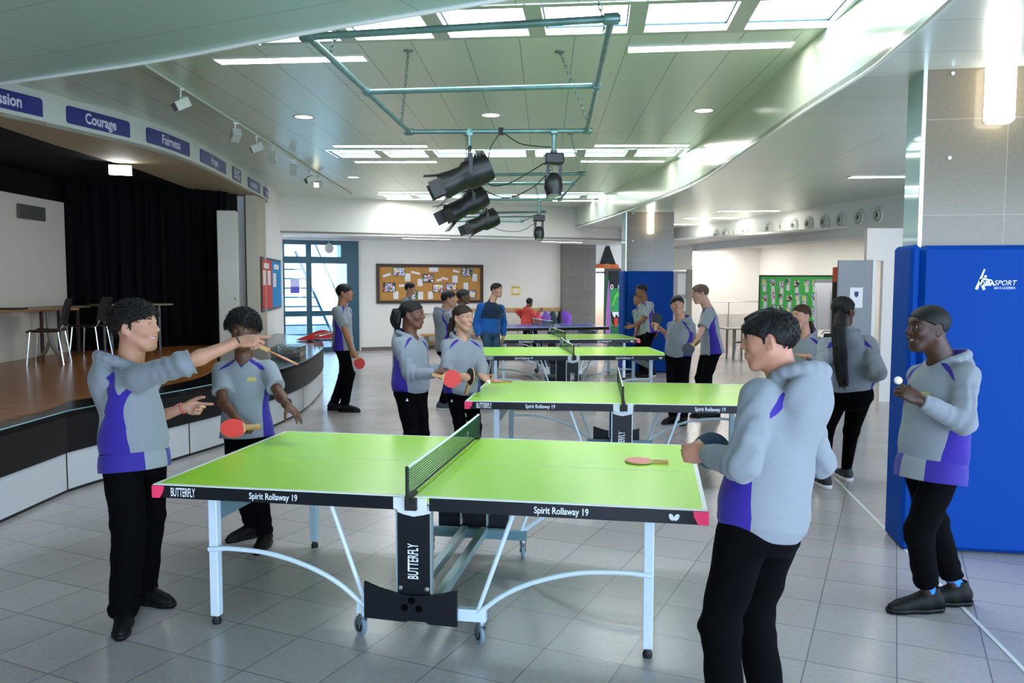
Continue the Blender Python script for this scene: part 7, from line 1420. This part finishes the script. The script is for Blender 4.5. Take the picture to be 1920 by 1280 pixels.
HELD = [
 ('red bat held edge-on in the pointing hand of the person at far left', [-0.737, -0.583, 1.398], [0.382, 0.27, 0.884], [0.885, 0.153, -0.439], m_blk, m_red),
 ('red bat held low behind the left end of the nearest table', [-1.502, 0.294, 0.855], [0.351, -0.553, 0.756], [-0.831, -0.556, 0.0], m_red, m_blk),
 ('red bat hanging by the leg of the person at the stage end', [-2.843, 6.204, 0.676], [0.267, -0.962, 0.05], [0.357, 0.062, -0.932], m_red, m_blk),
 ('red bat held out flat beside the second table', [-0.543, 2.167, 0.978], [0.265, -0.953, 0.148], [0.972, 0.116, -0.206], m_red, m_blk),
 ('black bat held upright at the left corner of the second table', [-0.499, 2.681, 0.939], [-0.759, -0.643, 0.101], [0.434, -0.047, 0.9], m_blk, m_red),
 ('dark bat raised by the person turning towards the viewer', [1.143, 6.076, 1.332], [0.411, -0.834, 0.367], [0.173, 0.245, 0.954], m_blk, m_blk),
 ('black bat held low by the person looking down', [1.536, 5.864, 0.97], [-0.026, -0.995, 0.098], [-0.641, -0.111, -0.759], m_blk, m_red),
 ('dark bat held up before the person in the foreground', [1.357, -1.137, 1.107], [0.215, -0.957, 0.196], [-0.973, -0.169, 0.156], MATS['bat_slate'], m_blk),
]
BALLS = [
 ('white ball in a hand at the second tables corner', [-0.33, 2.666, 0.897]),
 ('white ball at the fingertips of the smiling person at right', [2.339, -0.099, 1.294]),
]
def jl(i, a, b, t): jt = unpack(PEOPLE[i]['joints']); p, q = jt[a], jt[b]; return p+(q-p)*t
PEOPLE[0]['bands'] = [(jl(0, 'elR', 'wrR', 1.02), jl(0, 'elR', 'wrR', 1.3), .029, m_rub, 'wristband'), (jl(0, 'elL', 'wrL', .95), jl(0, 'elL', 'wrL', 1.2), .030, M('bead_red', 'c23a4a', .4), 'bead_bracelet')]
PEOPLE[1]['bands'] = [(jl(1, 'elL', 'wrL', .93), jl(1, 'elL', 'wrL', 1.2), .029, m_rub, 'wristwatch')]
PEOPLE[10]['bands'] = [(jl(10, 'elL', 'wrL', .9), jl(10, 'elL', 'wrL', 1.2), .031, m_rub, 'wristwatch')]
GOLD = M('crest_gold', 'c9b04a', .6); LOGO = M('logo_pale', 'dde1e4', .6)
def crest(i, fwd, lat, dz):
    jt = unpack(PEOPLE[i]['joints']); f = V3(fwd); r = np.cross(f, (0, 0, 1)); return ('chest_crest', 'hoodie' if PEOPLE[i]['top'] == 'hoodie' else 'sports_shirt', jt['neck']+f*.1-r*lat-V3((0, 0, dz)), f, [[(-.026, .012), (.026, .012), (.026, .006), (-.026, .006)], [(-.030, .003), (.030, .003), (.030, -.008), (-.030, -.008)], [(-.022, -.012), (.022, -.012), (.022, -.015), (-.022, -.015)]], GOLD)
TRI = [[(-.012, -.01), (.012, -.01), (.003, .013), (-.003, .013)]]
PEOPLE[1]['marks'] = [crest(1, nrm(np.cross((0, 0, 1), unpack(PEOPLE[1]['joints'])['shR']-unpack(PEOPLE[1]['joints'])['shL'])), .075, .13)]
PEOPLE[17]['marks'] = [crest(17, nrm(np.cross((0, 0, 1), unpack(PEOPLE[17]['joints'])['shR']-unpack(PEOPLE[17]['joints'])['shL'])), .055, .17)]
def hipmark(i, d, s=1.):
    jt = unpack(PEOPLE[i]['joints']); return ('trouser_logo', PEOPLE[i].get('legname', 'track_trousers'), (jt['hipR'] if s > 0 else jt['hipL'])-V3((0, 0, .10)), d, TRI, LOGO)
PEOPLE[3]['marks'] = [hipmark(3, (.55, -.8, 0))]; PEOPLE[4]['marks'] = [hipmark(4, (.1, -1, 0))]; PEOPLE[13]['marks'] = [hipmark(13, (-.6, -.8, 0), -1)]
ONLY = None
for i, P in enumerate(PEOPLE):
    if ONLY is None or i in ONLY: person(P)
# crest lettering on the chests, worn with the shirt
for lab, c, n, u, top, bot in HELD: place_bat(bat('table_tennis_bat', lab, top, bot), c, n, u)
for lab, c in BALLS: ball(lab, tuple(c))
